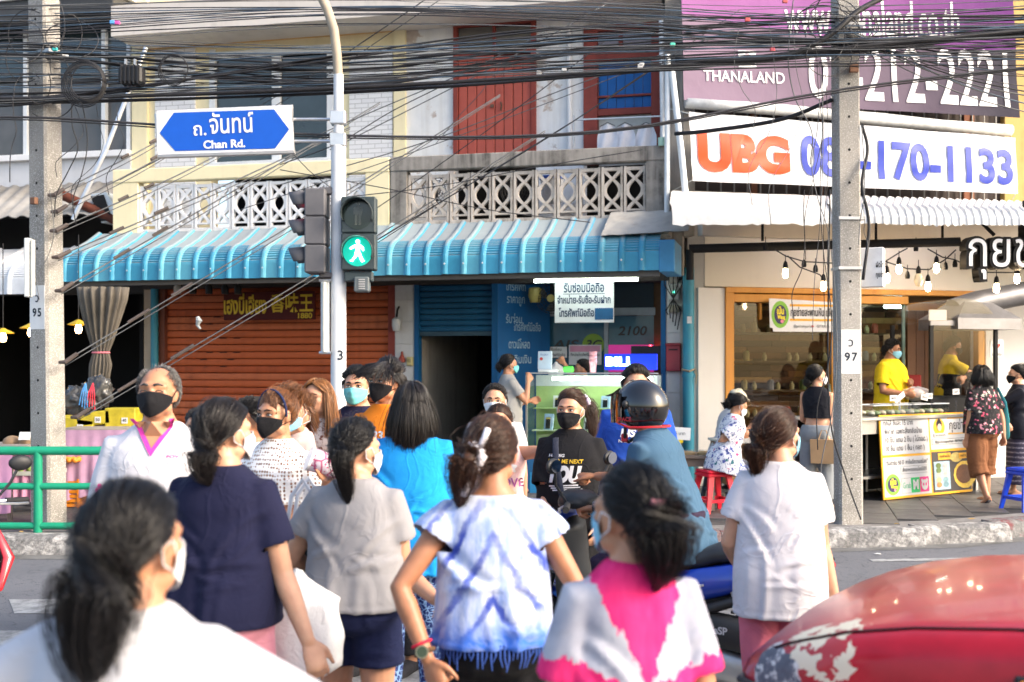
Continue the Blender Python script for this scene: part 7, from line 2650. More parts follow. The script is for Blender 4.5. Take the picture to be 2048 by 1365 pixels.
  if sl:
   for nm, s in (('L', -1),('R', 1)):
    S, E_, Wp = sh[nm], el[nm], wr[nm]
    end_[nm] = S.lerp(E_, sl) if sl <= 1 else E_.lerp(Wp, sl - 1)
    dir_[nm] = (E_ - S).normalized() if sl <= 1 else (Wp - E_).normalized()
    inner = T @ Vector((s*.06*k, 0,.785*h + dz))
    sw = top.get('sleevew', 1.0)
    if sl <= 1:
     end = S.lerp(E_, sl)
     q.tube([inner, S + Vector((0,0,.002)), S.lerp(E_, sl*.5), end], [.060*k*ag, .061*k*ag, .064*k*ag*sw, .072*k*ag*sw], 18, True)
    else:
     end = E_.lerp(Wp, sl - 1)
     q.tube([inner, S, S.lerp(E_, .5), E_, E_.lerp(end, .5), end], [q_*k*ag*sw for q_ in (.064,.066,.060,.052,.048,.042)], 18, True)
  me = remesh(q, cloth_res, 5, 'shirt')
  ends = [(T @ Vector((0,0, hem)), Vector((0,0,-1)),.30)] + ([(end_[nm], dir_[nm], .11*k) for nm in 'LR'] if sl else [])
  open_ends(me, ends)
  wrinkle(me, top.get('wrinkle', .013), sd, 'tee', hem, nz_)
  me.materials.append(top['mat'])
  F.top = link(top.get('name', 'shirt'), me, root)
 if face:
  face_features(root, Hm, hk, HAIR[hair_col], closed_eyes, 1.3 if sex == 'm' else 1.0, lips=not mask)
 if mask:
  F.mask = face_mask(root, Hm, hk, MASK[mask[0]] if isinstance(mask, (tuple, list)) else MASK[mask], mask[1] if isinstance(mask, (tuple, list)) else 'surgical', mask[2] if isinstance(mask, (tuple, list)) and len(mask) > 2 else 0)
 return F
def bvh_of(o):
 me = o.data
 return BVHTree.FromPolygons([v.co for v in me.vertices], [p.vertices[:] for p in me.polygons])
def print_on(F, cloth, body, mat, x, z, width, height, front=True, bold=.02, shear=0.0, name='print', lift=.003, rot=0.0):
 o = text(body, 1, mat, cloth, (0,0,0),(0,0,0), bold, shear=shear, name=name)
 lay(F, cloth, o, x, z, width, height, front, lift, rot)
 return o
def lay(F, cloth, o, x, z, width, height, front=True, lift=.003, rot=0.0):
 tree = bvh_of(cloth)
 me = o.data
 bm = bmesh.new(); bm.from_mesh(me)
 n = len(bm.verts)
 xs = [v.co.x for v in bm.verts]; ys = [v.co.y for v in bm.verts]
 x0, x1, y0, y1 = min(xs), max(xs), min(ys), max(ys)
 for v in bm.verts:
  v.co.x = ((v.co.x - x0)/max(1e-6, x1 - x0) - .5)*width
  v.co.y = ((v.co.y - y0)/max(1e-6, y1 - y0) - .5)*height
 for _ in range(2):
  lg = [e for e in bm.edges if e.calc_length() > .02]
  if lg:
   bmesh.ops.subdivide_edges(bm, edges=lg, cuts=1)
 bmesh.ops.triangulate(bm, faces=bm.faces)
 sg = 1 if front else -1
 cr, sr = math.cos(R(rot)), math.sin(R(rot))
 last = .1*sg
 for v in bm.verts:
  u, w = v.co.x*cr - v.co.y*sr, v.co.x*sr + v.co.y*cr
  px_ = -(x + u)*sg
  hit = tree.ray_cast(Vector((px_, .6*sg, z + w)), Vector((0,-sg, 0)))
  if hit[0] is not None:
   last = hit[0].y
   v.co = hit[0] + Vector((0, lift*sg, 0))
  else:
   v.co = Vector((px_, last, z + w))
 bm.to_mesh(me); bm.free()
 me.update()
def blob_print(F, cloth, pts, mat, x, z, w, h, front=True, name='print', rot=0.0, lift=.003):
 b = MB(); b.add([(p[0], p[1], 0) for p in pts], [tuple(range(len(pts)))])
 o = b.build(name, mat, cloth)
 lay(F, cloth, o, x, z, w, h, front, lift, rot)
 return o
# ------------------------------------------------------------------ the people
def floral_mat(name, base, cols, scale=22, cover=.5, leaf=None):
 t = NT(name)
 v = t.n('TexVoronoi'); v.inputs['Scale'].default_value = scale
 v.inputs['Randomness'].default_value = 1
 co = t.coord()
 wob = t.n('Mix', data_type='RGBA'); wob.inputs[0].default_value = .06
 nz = t.n('TexNoise'); nz.inputs['Scale'].default_value = scale*1.6
 t.link(co, nz.inputs['Vector']); t.link(co, wob.inputs[6]); t.link(nz.outputs['Color'], wob.inputs[7])
 t.link(wob.outputs[2], v.inputs['Vector'])
 sp = t.sep(v.outputs['Color'])
 stops = [(i/len(cols), c) for i, c in enumerate(cols)]
 c = t.ramp(sp[0], stops, 'CONSTANT')
 petal = t.math('MULTIPLY', t.ramp(v.outputs['Distance'], [(.30,1.0),(.42,0.0)]), t.ramp(sp[1], [(1 - cover, 0.0),(1 - cover + .01,1.0)]))
 base_c = t.mix(t.ramp(t.noise(scale*1.5,3,.6, dist=1.5), [(.56,0.0),(.6,1.0)]), base, leaf or base)
 t.set(color=t.mix(petal, base_c, c), rough=.85, spec=.2)
 t.bump(t.noise(11,5,.55, dist=.8),.3,.012)
 return t.m
def tie_dye_blue():
 t = NT('tie_dye_blue')
 x, y, z = t.sep(t.coord())
 ax = t.math('ABSOLUTE', x)
 n = t.noise(7,6,.65)
 v = t.math('ADD', t.math('MULTIPLY_ADD', ax, 1.5, z), t.math('MULTIPLY', n, .16))
 w = t.math('SINE', t.math('MULTIPLY', v, 36))
 streak = t.math('MULTIPLY', t.ramp(w, [(.5,0.0),(.95,1.0)]), t.ramp(t.noise(5,5), [(.38,0.0),(.62,1.0)]))
 faint = t.ramp(t.noise(1,5,.6, t.coord('Object', (22,22,3.2))), [(.42,0.0),(.66,.75)])
 low = t.ramp(t.math('ADD', z, t.math('MULTIPLY', n, .1)), [(.93,1.0),(1.07,.0)])
 lowp = t.math('MULTIPLY', low, t.ramp(t.noise(9,6,.7, dist=1), [(.3,.35),(.6,1.0)]))
 c = t.mix(faint, (.56,.60,.70),(.16,.27,.62))
 c = t.mix(streak, c, (.045,.075,.36))
 c = t.mix(lowp, c, (.04,.14,.56))
 t.set(color=c, rough=.85, spec=.2)
 t.bump(t.noise(9,5,.55, dist=.8),.35,.014)
 return t.m
def tie_dye_pink():
 t = NT('tie_dye_pink')
 x, y, z = t.sep(t.coord())
 ax = t.math('ABSOLUTE', x)
 n = t.math('MULTIPLY_ADD', t.noise(34,4,.7),.05, t.math('MULTIPLY', t.noise(1,4,.6, t.coord('Object', (40,40,7))),.05))
 zb = 1.00
 inner = t.math('SUBTRACT', t.math('MULTIPLY_ADD', z, .44,-.44*zb + .005), t.math('ADD', ax, n))      # >0: pink V
 outer = t.math('SUBTRACT', t.math('MULTIPLY_ADD', t.math('MINIMUM', ax, .17),.42, zb + .0), t.math('ADD', z, n))            # >0: pink below
 m1 = t.ramp(inner, [(-.0,0.0),(.03,1.0)]) if False else t.math('GREATER_THAN', inner, -.045)
 m2 = t.math('GREATER_THAN', outer, -.045)
 pink = t.math('MAXIMUM', m1, m2)
 grey = t.ramp(t.noise(6,5), [(.35,(.27,.28,.35)),(.65,(.48,.48,.53))])
 pk = t.ramp(t.noise(1,4,.6, t.coord('Object', (14,14,2))), [(.3,(.62,.008,.11)),(.7,(.86,.05,.22))])
 t.set(color=t.mix(pink, grey, pk), rough=.85, spec=.2)
 t.bump(t.noise(9,5,.55, dist=.8),.35,.014)
 return t.m
def net_mat():
 t = NT('white_net')
 v = t.n('TexVoronoi'); v.inputs['Scale'].default_value = 70; v.inputs['Randomness'].default_value = .25
 t.link(t.coord('Object', (1,1,.8)), v.inputs['Vector'])
 hole = t.ramp(v.outputs['Distance'], [(.33,0.0),(.39,1.0)])
 t.set(color=(.76,.75,.74), rough=.9, alpha=hole)
 return t.m
def pattern_mat(name, a, c, scale):
 t = NT(name)
 v = t.n('TexVoronoi', feature='DISTANCE_TO_EDGE'); v.inputs['Scale'].default_value = scale
 t.link(t.coord(), v.inputs['Vector'])
 m = t.math('MAXIMUM', t.ramp(v.outputs['Distance'], [(.04,1.0),(.09,0.0)]), t.ramp(t.noise(scale*2.2,2), [(.6,0.0),(.64,1.0)]))
 t.set(color=t.mix(m, a, c), rough=.85)
 t.bump(t.noise(11,5,.55, dist=.8),.3,.012)
 return t.m
def band_mat(name, a, c):
 t = NT(name)
 z = t.sep(t.coord())[2]
 w = t.math('SINE', t.math('MULTIPLY', z, 110))
 m = t.math('MULTIPLY', t.ramp(w, [(.4,0.0),(.6,1.0)]), t.ramp(t.noise(90,3), [(.42,0.0),(.55,1.0)]))
 t.set(color=t.mix(m, a, c), rough=.85)
 return t.m
WHITE_TEE = cloth_mat('tee_white', (.50,.50,.53))
NAVY_TEE = cloth_mat('tee_navy', (.014,.015,.040))
GREY_TEE = cloth_mat('tee_grey', (.27,.265,.275))
WHITEPRT = plain('print_white', (.75,.75,.76),.7, var=.05)
def ring_on(root, H, k, pts, r, mat, name):
 b = MB(); b.smooth = True
 b.tube([H @ (Vector(p)*k) for p in pts], r, 8)
 return b.build(name, mat, root)
def scrunchie(root, H, k, c, axis, rad, thick, mat, name='hair_band', lump=.25, seed=2):
 ax = Vector(axis).normalized()
 u = ax.orthogonal().normalized(); v = ax.cross(u)
 b = MB(); b.smooth = True
 n = 28
 pts, rr = [], []
 for i in range(n + 1):
  a = 2*math.pi*i/n
  pts.append(H @ ((Vector(c) + (u*math.cos(a) + v*math.sin(a))*rad)*k))
  rr.append(thick*k*(1 + lump*math.sin(i*2.9 + seed) + lump*.6*math.sin(i*5.3)))
 rr[-1] = rr[0]
 b.tube(pts, rr, 9)
 return b.build(name, mat, root)
F = person('nearest person, in a loose white tee, seen from behind at the bottom left', 262,2.15,-10,1.552, dict(mat=WHITE_TEE, hem=.44, sleeve=.95, sleevew=1.15, box=1.05, loose=1.10, wrinkle=.016), dict(kind='pants', mat=cloth_mat('jeans_dark', (.03,.04,.07))),
 girth=1.12, skin='mid', arms={'R': dict(elbow=(610,1450,.02), wrist=(620,1650,.15)), 'L': dict(elbow=(-70,1430,.03), wrist=(-40,1650,.2))}, head=(-14,3), res=.0085, mask='white', seed=5)
hair_tied(F.root, F.H, F.hk, HAIR['black'], (.045,-.108,-.012), [(.045,-.142,-.03),(.03,-.150,-.09),(.015,-.142,-.16),(.01,-.12,-.24),(.02,-.10,-.28)], 6000,11,.036,4500, thick=.7)
scrunchie(F.root, F.H, F.hk, (.046,-.122,-.018),(0,1,.25),.018,.006, cloth_mat('band_black', (.02,.02,.02)))
F = person('person in a navy tee and pink trousers walking away with a flowered hair band', 447,4.1,-14,1.655, dict(mat=NAVY_TEE, hem=1243, sleeve=.64, box=1.0, loose=1.09, wrinkle=.016), dict(kind='pants', mat=cloth_mat('trousers_pink', (.74,.30,.36)), len=.97),
 girth=1.06, skin='light', arms={'R': dict(elbow=(560,1125,-.05), wrist=(598,1235,-.1), curl=24, palm=(-.6,.6,0)), 'L': dict(up=(-.2,.1,-1), fore=(.1,.5,-.8))}, head=(-30,2), res=.0075, mask='white', seed=9)
hair_tied(F.root, F.H, F.hk, HAIR['soft'], (.05,-.104,-.04), [(.055,-.132,-.06),(.058,-.14,-.10),(.058,-.13,-.145),(.055,-.11,-.185)], 5000,3,.026,2600, thick=.75)
scrunchie(F.root, F.H, F.hk, (.053,-.118,-.05),(0,1,.7),.018,.008, pattern_mat('band_flowered', (.02,.02,.06),(.5,.5,.6),90))
F3 = person('person in a grey tee and navy shorts walking away, left hand raised in front', 712,4.5,-12,1.553, dict(mat=GREY_TEE, hem=1212, sleeve=.55, box=1.02, loose=1.06, hemw=1.0, wrinkle=.011), dict(kind='shorts', mat=cloth_mat('shorts_navy', (.012,.016,.05)), len=.22, flare=1.15, loose=1.06),
 girth=1.13, skin='light', arms={'R': dict(elbow=(800,1098,-.02), wrist=(836,1168,-.1), curl=60), 'L': dict(elbow=(608,1066,.06), fore=(.15,.95,-.35), curl=50)}, head=(-34,0), res=.0075, mask='white', legs={'L': dict(thigh=(-.02,.10,-1), shin=(0,-.06,-1)), 'R': dict(thigh=(.03,-.02,-1), shin=(0,-.14,-1))}, seed=2)
hair_tied(F3.root, F3.H, F3.hk, HAIR['black'], (.062,-.095,.022), [(.07,-.128,.01),(.075,-.138,-.04),(.075,-.125,-.10),(.072,-.105,-.17),(.075,-.095,-.235)], 5000,4,.021,2400, thick=.75)
scrunchie(F3.root, F3.H, F3.hk, (.066,-.108,.02),(-.4,1,.1),.014,.005, cloth_mat('band_black', (.02,.02,.02)))
F = person('person in a bright blue tee and batik trousers seen from behind', 822,5.75,-6,1.69, dict(mat=cloth_mat('tee_sky', (.015,.27,.66)), hem=1140, sleeve=.66, box=1.06, loose=1.12, wrinkle=.016), dict(kind='pants', mat=pattern_mat('batik_blue', (.012,.03,.16),(.25,.42,.7),30), loose=1.2),
 girth=1.10, skin='light', arms={'R': dict(elbow=(888,1030,0), wrist=(868,1130,.1))}, head=(14,4), res=.009, seed=14)
hair_loose(F.root, F.H, F.hk, HAIR['soft'], -.215,6000,5, flare=.03, gap=58, thick=.8)
F5 = person('person in a blue and white tie-dye blouse and black shorts carrying a plastic bag', 985,3.8,2,1.60, dict(mat=tie_dye_blue(), hem=1282, sleeve=.34, sleevew=1.25, box=1.08, loose=1.12, hemw=1.03, wrinkle=.016, name='blouse', neck=.832), dict(kind='shorts', mat=cloth_mat('shorts_black', (.010,.010,.011)), len=.2, flare=1.15),
 girth=.98, skin='tan', arms={'L': dict(elbow=(838,1120,-.06), wrist=(824,1238,-.12), curl=70, palm=(.4,.6,0)), 'R': dict(elbow=(1122,1120,0), wrist=(1130,1240,.05))}, head=(-8,4), res=.0075, seed=8, legs={'L': dict(thigh=(-.03,-.04,-1), shin=(0,-.16,-1)), 'R': dict(thigh=(.03,.10,-1), shin=(0,-.05,-1))})
hair_tied(F5.root, F5.H, F5.hk, HAIR['brown'], (-.045,-.112,.012), [(-.07,-.14,.0),(-.085,-.14,-.05),(-.095,-.12,-.11),(-.10,-.1,-.18)], 5200,6,.030,2000, frizz=.009, thick=.75)
scarf = cloth_mat('scarf_white', (.74,.70,.72))
scrunchie(F5.root, F5.H, F5.hk, (-.052,-.132,.004),(-.5,-1,.2),.036,.016, scarf, 'hair_scarf', .3)
ring_on(F5.root, F5.H, F5.hk, [(-.04,-.15,.01),(-.055,-.155,-.03),(-.07,-.15,-.08),(-.085,-.135,-.125)], .014, scarf, 'scarf_end')
ring_on(F5.root, F5.H, F5.hk, [(-.03,-.14,.03),(-.01,-.13,.07),(.0,-.115,.10)], .011, scarf, 'scarf_end')
b = MB(); b.smooth = True
lumpy(b, F5.H @ (Vector((-.062,-.150,.0))*F5.hk),(.027,.027,.03),4,16,10,.2)
b.build('hair_bun', HAIR['auburn'], F5.root)
def fringe(b):
 rws = F5.rows
 for i in range(46):
  a = math.pi + math.pi*i/45
  z = CAM_Z - (1275 - HORIZON)*3.8/F_PX
  x, y = .205*math.cos(a),.15*math.sin(a) - .01
  ln = random.uniform(.03,.075)
  b.tube([(x, y, z + .012),(x*1.02, y*1.03, z - ln*.5),(x + random.uniform(-.01,.01), y*1.02, z - ln)], [.004,.003,.0015], 5)
one('fringe', cloth_mat('fringe_blue', (.05,.11,.4)), F5.root, fringe)['kind'] = 'stuff'
wd = (F5.wr['L'] - F5.el['L']).normalized()
wp_ = F5.wr['L'] - wd*.022
u_, v_ = wd.orthogonal().normalized(), None
v_ = wd.cross(u_)
wt = link('wrist_watch', None, None)
wt.empty_display_size = .05
wt.parent = None
tag(wt, 'round steel watch on the wrist of the person in the tie-dye blouse', 'watch')
wt.location = F5.W @ wp_
Rw = F5.W.to_3x3()
def loc(v):
 return Rw @ v
one('strap', cloth_mat('strap_brown', (.12,.07,.04)), wt, lambda b: b.tube([loc((u_*math.cos(a) + v_*math.sin(a))*.030) for a in np.linspace(0,2*math.pi, 25)], .008,8), True)
fd_ = loc(Vector((-.2,-1,.25))).normalized()
one('case', plain('watch_steel', (.5,.42,.25),.3,.9), wt, lambda b: b.tube([fd_*.026, fd_*.040], .021,20), False)
one('dial', plain('watch_dial', (.05,.07,.04),.3), wt, lambda b: b.tube([fd_*.0401, fd_*.0412], .017,20))
br = one('bracelet', cloth_mat('bracelet_red', (.7,.03,.06)), None, lambda b: b.tube([F5.W @ (wp_ - wd*.028 + (u_*math.cos(a) + v_*math.sin(a))*.031) for a in np.linspace(0,2*math.pi, 25)], .005,8), True)
tag(br, 'thin red string bracelet above the steel watch', 'bracelet')
F6 = person('person in a pink and grey tie-dye tee with a pink hair clip, seen from behind', 1262,2.78,14,1.523, dict(mat=tie_dye_pink(), hem=.46, sleeve=.74, sleevew=1.02, box=1.0, loose=1.06, wrinkle=.015), dict(kind='pants', mat=cloth_mat('jeans_dark', (.03,.04,.07))),
 girth=.93, skin='mid', arms={'L': dict(elbow=(1105,1430,-.02), wrist=(1030,1560,.1)), 'R': dict(elbow=(1420,1430,0), wrist=(1436,1600,.05))}, head=(24,2), res=.008, mask='blue', seed=17)
hair_tied(F6.root, F6.H, F6.hk, HAIR['black'], (-.02,-.112,.028), [(-.022,-.142,.0),(-.02,-.15,-.05),(-.015,-.142,-.11),(-.012,-.12,-.165)], 6000,7,.036,4500, frizz=.005, thick=.7)
scrunchie(F6.root, F6.H, F6.hk, (-.021,-.128,.022),(.2,1,.3),.028,.009, cloth_mat('clip_pink', (.55,.22,.24)), 'hair_clip')
ring_on(F6.root, F6.H, F6.hk, [(-.05,-.13,.055),(-.02,-.152,.04),(.02,-.14,.0)], .008, cloth_mat('clip_pink', (.55,.22,.24)), 'hair_clip')
F7 = person('person in a white tee and rose trousers standing beside the red car', 1560,5.0,-14,1.58, dict(mat=cloth_mat('tee_white_warm', (.60,.58,.60)), hem=1228, sleeve=.62, sleevew=1.12, box=1.06, loose=1.12, hemw=1.03, wrinkle=.014), dict(kind='pants', mat=cloth_mat('trousers_rose', (.62,.16,.22)), len=.97),
 girth=1.0, skin='light', arms={'R': dict(elbow=(1645,1110,0), wrist=(1668,1195,-.05)), 'L': dict(elbow=(1462,1070,.04), fore=(.1,.8,-.5))}, head=(-34,2), res=.008, mask='blue', seed=21)
hair_tied(F7.root, F7.H, F7.hk, HAIR['brown'], (-.022,-.116,-.028), [(-.034,-.14,-.04),(-.044,-.14,-.085),(-.042,-.125,-.15),(-.034,-.105,-.22)], 5000,8,.026,2600, thick=.8)
scrunchie(F7.root, F7.H, F7.hk, (-.026,-.128,-.032),(-.2,-1,-.3),.016,.006, cloth_mat('band_violet', (.08,.04,.12)))
F8 = person('person in a white sports shirt with pink collar and black mask', 318,4.95,183,1.785, dict(mat=cloth_mat('sport_white', (.60,.59,.62),.6), hem=1235, sleeve=.86, sleevew=1.2, box=1.0, loose=1.10, wrinkle=.013), dict(kind='pants', mat=cloth_mat('trousers_dark', (.03,.03,.035))),
 sex='m', girth=.98, skin='mid', arms={'R': dict(elbow=(212,1040,-.02), wrist=(205,1180,-.1)), 'L': dict(elbow=(424,1050,0), wrist=(430,1190,0))}, head=(-4,8), res=.008, face=True, closed_eyes=True, hair_col='grey', mask=('black', 'cloth', .0), seed=4, feet='shoe')
hair_short(F8.root, F8.H, F8.hk, HAIR['grey'], 3600,3,.010,0,(0,-1,.1), bald=.985)
PINKC2 = cloth_mat('collar_pink', (.75,.06,.38))
vz = .815*F8.h
blob_print(F8, F8.top, [(-.82,1),(0,-.62),(.82,1)], SKIN['mid'], 0, vz, .16,.125, True, 'neck_opening', 0,.006)
blob_print(F8, F8.top, [(-1,1),(0,-1),(1,1),(.76,1),(0,-.58),(-.76,1)], PINKC2,0, vz - .004,.20,.16, True, 'collar', 0,.009)
for x, z, w in ((-.228,1.243,.02),(-.238,1.225,.022),(-.216,1.228,.016)):
 blob_print(F8, F8.top, [(math.cos(q), math.sin(q)) for q in np.linspace(0,6.0,10)], cloth_mat('print_pink', (.7,.05,.25)), x, z, w, w, True)
print_on(F8, F8.top, 'FOV', cloth_mat('print_pink', (.7,.05,.25)),.09,1.37,.05,.014, True)
print_on(F8, F8.top, 'PRINT 2', cloth_mat('print_grey', (.5,.45,.5)),.088,1.345,.06,.010, True)
F9 = person('person in a white net top with headband and black mask looking aside', 556,5.5,158,1.655, dict(mat=net_mat(), hem=1003, sleeve=.95, sleevew=1.1, box=1.0, loose=1.10, wrinkle=.007, name='net_top'), dict(kind='pants', mat=cloth_mat('trousers_indigo', (.02,.03,.12))),
 skin='mid', girth=.98, arms={'L': dict(elbow=(640,1010,-.05), wrist=(655,945,-.22), curl=60), 'R': dict(elbow=(480,1040,-.05), wrist=(520,1150,-.2))}, head=(-10,0), res=.008, face=True, hair_col='brown', mask=('black', 'cloth', .0), seed=3)
hair_tied(F9.root, F9.H, F9.hk, HAIR['auburn'], (.0,-.075,.105), [(.0,-.10,.125),(.0,-.135,.12),(.0,-.155,.07),(.0,-.155,.0)], 2300,9,.026,900, frizz=.007)
hb = []
for a in np.linspace(-105,105,21):
 d = Vector((math.sin(R(a))*.97,.30 + .1*math.cos(R(a)), math.cos(R(a))*.95)).normalized()
 hb.append(skull(d, .014))
ring_on(F9.root, F9.H, F9.hk, hb, .006, cloth_mat('headband_navy', (.02,.03,.08)), 'headband')
lines = []
rr_ = np.random.default_rng(5)
for i in range(420):
 d = Vector((rr_.uniform(-.75,.75),.62,.72)).normalized()
 p0 = skull(d, .006)
 lines.append([F9.H @ ((p0 + Vector((d.x*.012*q, .014*math.sin(q*1.6),-.064*q*(1 + .35*abs(d.x)))) + Vector(rr_.normal(size=3)*.0012))*F9.hk) for q in np.linspace(0,1,6)])
strands(F9.root, 'hair_fringe', lines, HAIR['auburn'], .0012,.0005)
scrunchie(F9.root, F9.H, F9.hk, (.0,-.085,.112),(0,-.6,.8),.020,.007, cloth_mat('band_brown', (.12,.05,.04)))
F = person('person in an orange tee and black mask facing aside', 775,6.5,150,1.81, dict(mat=cloth_mat('tee_orange', (.86,.24,.02)), hem=.46, sleeve=.6, box=1.0), dict(kind='pants', mat=cloth_mat('trousers_dark', (.03,.03,.035))),
 sex='m', girth=.95, skin='mid', head=(-4,0), res=.009, face=True, mask=('black', 'cloth'), seed=6, feet='shoe')
hair_short(F.root, F.H, F.hk, HAIR['soft'], 3000,5,.055,-.06,(.5,-.6,.2), fringe=.9, thick=1.3)
print_on(F, F.top, '1983', WHITEPRT, 0,1.36,.14,.05, True)
F = person('person in a navy shirt with a teal mask beside the signal pole', 716,7.15,172,1.765, dict(mat=cloth_mat('shirt_dark_navy', (.015,.015,.04)), hem=.46, sleeve=.6), dict(kind='pants', mat=cloth_mat('trousers_dark', (.03,.03,.035))),
 sex='m', skin='light', res=.0095, face=True, mask='teal', seed=7, feet='shoe')
hair_short(F.root, F.H, F.hk, HAIR['black'], 2200,6,.035,-.02,(.3,-1,.5), thick=1.3)
F = person('person in a pale flowered blouse behind the net top', 636,6.9,166,1.69, dict(mat=floral_mat('blouse_flowered', (.62,.52,.46),((.45,.12,.14),(.5,.35,.3),(.2,.08,.06)),30,.6,(.3,.2,.15)), hem=.45, sleeve=.9, sleevew=1.15), dict(kind='pants', mat=cloth_mat('trousers_dark', (.03,.03,.035))),
 skin='light', res=.0095, face=True, hair_col='brown', arms={'R': dict(up=(-.1,.4,-1), fore=(.5,.8,.35))}, head=(-8,4), seed=12)
hair_loose(F.root, F.H, F.hk, HAIR['ginger'], -.36,2600,7, flare=.035, gap=66, curl=.008)
F = person('small child in a pale blue mask carried behind the net top', 594,6.45,150,.92, dict(mat=cloth_mat('child_pink', (.6,.45,.42)), hem=.44, sleeve=.6), dict(kind='shorts', mat=cloth_mat('child_blue', (.1,.15,.3)), len=.4), z0=.63,
 skin='light', res=.0095, headscale=1.12, face=True, hair_col='brown', mask='blue', head=(0,8), legs={'L': dict(thigh=(-.3,.7,-.6), shin=(0,.0,-1)), 'R': dict(thigh=(.3,.7,-.6), shin=(0,.0,-1))}, feet=None, seed=2, neck=.0)
hair_short(F.root, F.H, F.hk, HAIR['auburn'], 1500,8,.05,0,(.2,-.4,1), thick=1.3)
F = person('person in a white vest half hidden behind the net top', 506,6.15,128,1.585, dict(mat=WHITE_TEE, hem=.45, sleeve=0), dict(kind='pants', mat=cloth_mat('trousers_dark', (.03,.03,.035))), skin='tan', res=.0105, face=True, seed=3)
hair_short(F.root, F.H, F.hk, HAIR['black'], 2200,9,.035,-.06,(.2,-1,.1), thick=1.4)
F = person('person in a dark tee almost hidden behind the navy tee', 402,6.9,150,1.49, dict(mat=cloth_mat('tee_dim', (.1,.09,.1)), hem=.45, sleeve=.6), dict(kind='pants', mat=cloth_mat('trousers_dark', (.03,.03,.035))), skin='light', res=.0115, face=True, seed=4)
hair_short(F.root, F.H, F.hk, HAIR['black'], 1800,10,.03,-.03,(.2,-1,.1), thick=1.4)
F = person('person in a pale shirt and white mask in front of the dark passage', 990,8.6,176,1.612, dict(mat=cloth_mat('shirt_pale', (.6,.58,.58)), hem=.46, sleeve=.6), dict(kind='pants', mat=cloth_mat('trousers_dark', (.03,.03,.035))), sex='m', skin='light', res=.011, face=True, mask='white', seed=8, feet='shoe')
hair_short(F.root, F.H, F.hk, HAIR['soft'], 2200,12,.025,.12,(0,-1,.2), thick=1.5)
F = person('person in a pink sleeveless printed top reaching out a bare arm', 998,7.4,172,1.50, dict(mat=cloth_mat('top_pink', (.72,.48,.46)), hem=.45, sleeve=0, loose=1.1), dict(kind='pants', mat=cloth_mat('trousers_rose_dim', (.4,.2,.22))),
 skin='light', girth=1.12, res=.0105, face=True, hair_col='brown', arms={'L': dict(elbow=(1068,905,-.1), wrist=(1100,935,-.35))}, seed=9)
hair_tied(F.root, F.H, F.hk, HAIR['brown'], (0,-.112,.02), [(0,-.14,-.02),(0,-.13,-.1)], 1800,13,.024, thick=1.3)
print_on(F, F.top, 'LOVE', cloth_mat('print_purple', (.35,.1,.3)),.09,1.0,.16,.06, True)
blob_print(F, F.top, [(math.cos(q)*(1 + .25*math.sin(5*q)), math.sin(q)*(1 + .25*math.sin(5*q))) for q in np.linspace(0,6.1,30)], WHITEPRT, .10,1.1,.07,.07, True)
F18 = person('person in a black printed tee with a lilac scrunchie, black mask and shoulder strap', 1142,6.9,164,1.615, dict(mat=cloth_mat('tee_black', (.014,.014,.016)), hem=.43, sleeve=.86, sleevew=1.25, box=1.06, loose=1.12, wrinkle=.012), dict(kind='pants', mat=cloth_mat('trousers_black', (.012,.012,.014))),
 skin='light', girth=1.06, res=.008, face=True, hair_col='brown', mask=('black', 'surgical', .004), head=(-6,0), seed=10, arms={'R': dict(elbow=(1092,1000,-.05), wrist=(1100,1080,-.2)), 'L': dict(elbow=(1210,1000,0), wrist=(1190,1080,-.2))})
hair_tied(F18.root, F18.H, F18.hk, HAIR['brown'], (-.055,-.095,.055), [(-.085,-.12,.02),(-.105,-.12,-.05),(-.115,-.10,-.13),(-.12,-.08,-.20)], 2400,14,.026,1300)
scrunchie(F18.root, F18.H, F18.hk, (-.066,-.105,.05),(-.6,-.8,.2),.030,.017, pattern_mat('scrunchie_lilac', (.55,.44,.66),(.8,.75,.85),60), 'scrunchie', .25)
YP = cloth_mat('print_yellow', (.75,.5,.05))
print_on(F18, F18.top, 'HUIDIG', WHITEPRT, -.055,1.215,.10,.018, True, .02,.15)
print_on(F18, F18.top, 'HEAR ME NEXT', YP, .0,1.182,.215,.024, True, .02,.15)
print_on(F18, F18.top, 'YOU', WHITEPRT, -.005,1.105,.21,.105, True, .07,.25)
for i in range(3):
 blob_print(F18, F18.top, [(-1,-1),(1,-.4),(1,.0),(-1,-.6)], WHITEPRT, -.01 + .012*i, 1.038 - .012*i, .18,.018, True)
def strap_on(F, cloth, pts, w, mat, name='strap'):
 tree = bvh_of(cloth)
 b = MB(); b.smooth = True
 P = []
 for x, z, sg in pts:
  hit = tree.ray_cast(Vector((x, .7*sg, z)), Vector((0,-sg, 0)))
  y = hit[0].y if hit[0] is not None else .08*sg
  P.append(Vector((x, y + .008*sg, z)))
 b.tube(P, w, 8, True, (1,0,0),.22)
 return b.build(name, mat, F.root)
strap_on(F18, F18.top, [(.075,.815*1.615,1),(.07,1.28,1),(.06,1.22,1),(.05,1.15,1),(.035,1.08,1),(.02,1.0,1),(.0,.92,1),(-.03,.84,1)], .019, cloth_mat('strap_navy', (.03,.035,.055)))
F = person('person in a royal blue tee standing behind the helmeted rider', 1272,7.9,178,1.765, dict(mat=cloth_mat('tee_royal', (.02,.07,.36)), hem=.44, sleeve=.8, box=1.04, loose=1.12), dict(kind='pants', mat=cloth_mat('trousers_dark', (.03,.03,.035))), sex='m', girth=1.08, skin='light', res=.0095, face=True, seed=11, feet='shoe')
hair_short(F.root, F.H, F.hk, HAIR['soft'], 2600,15,.045,-.03,(.4,-.8,.5), thick=1.4)
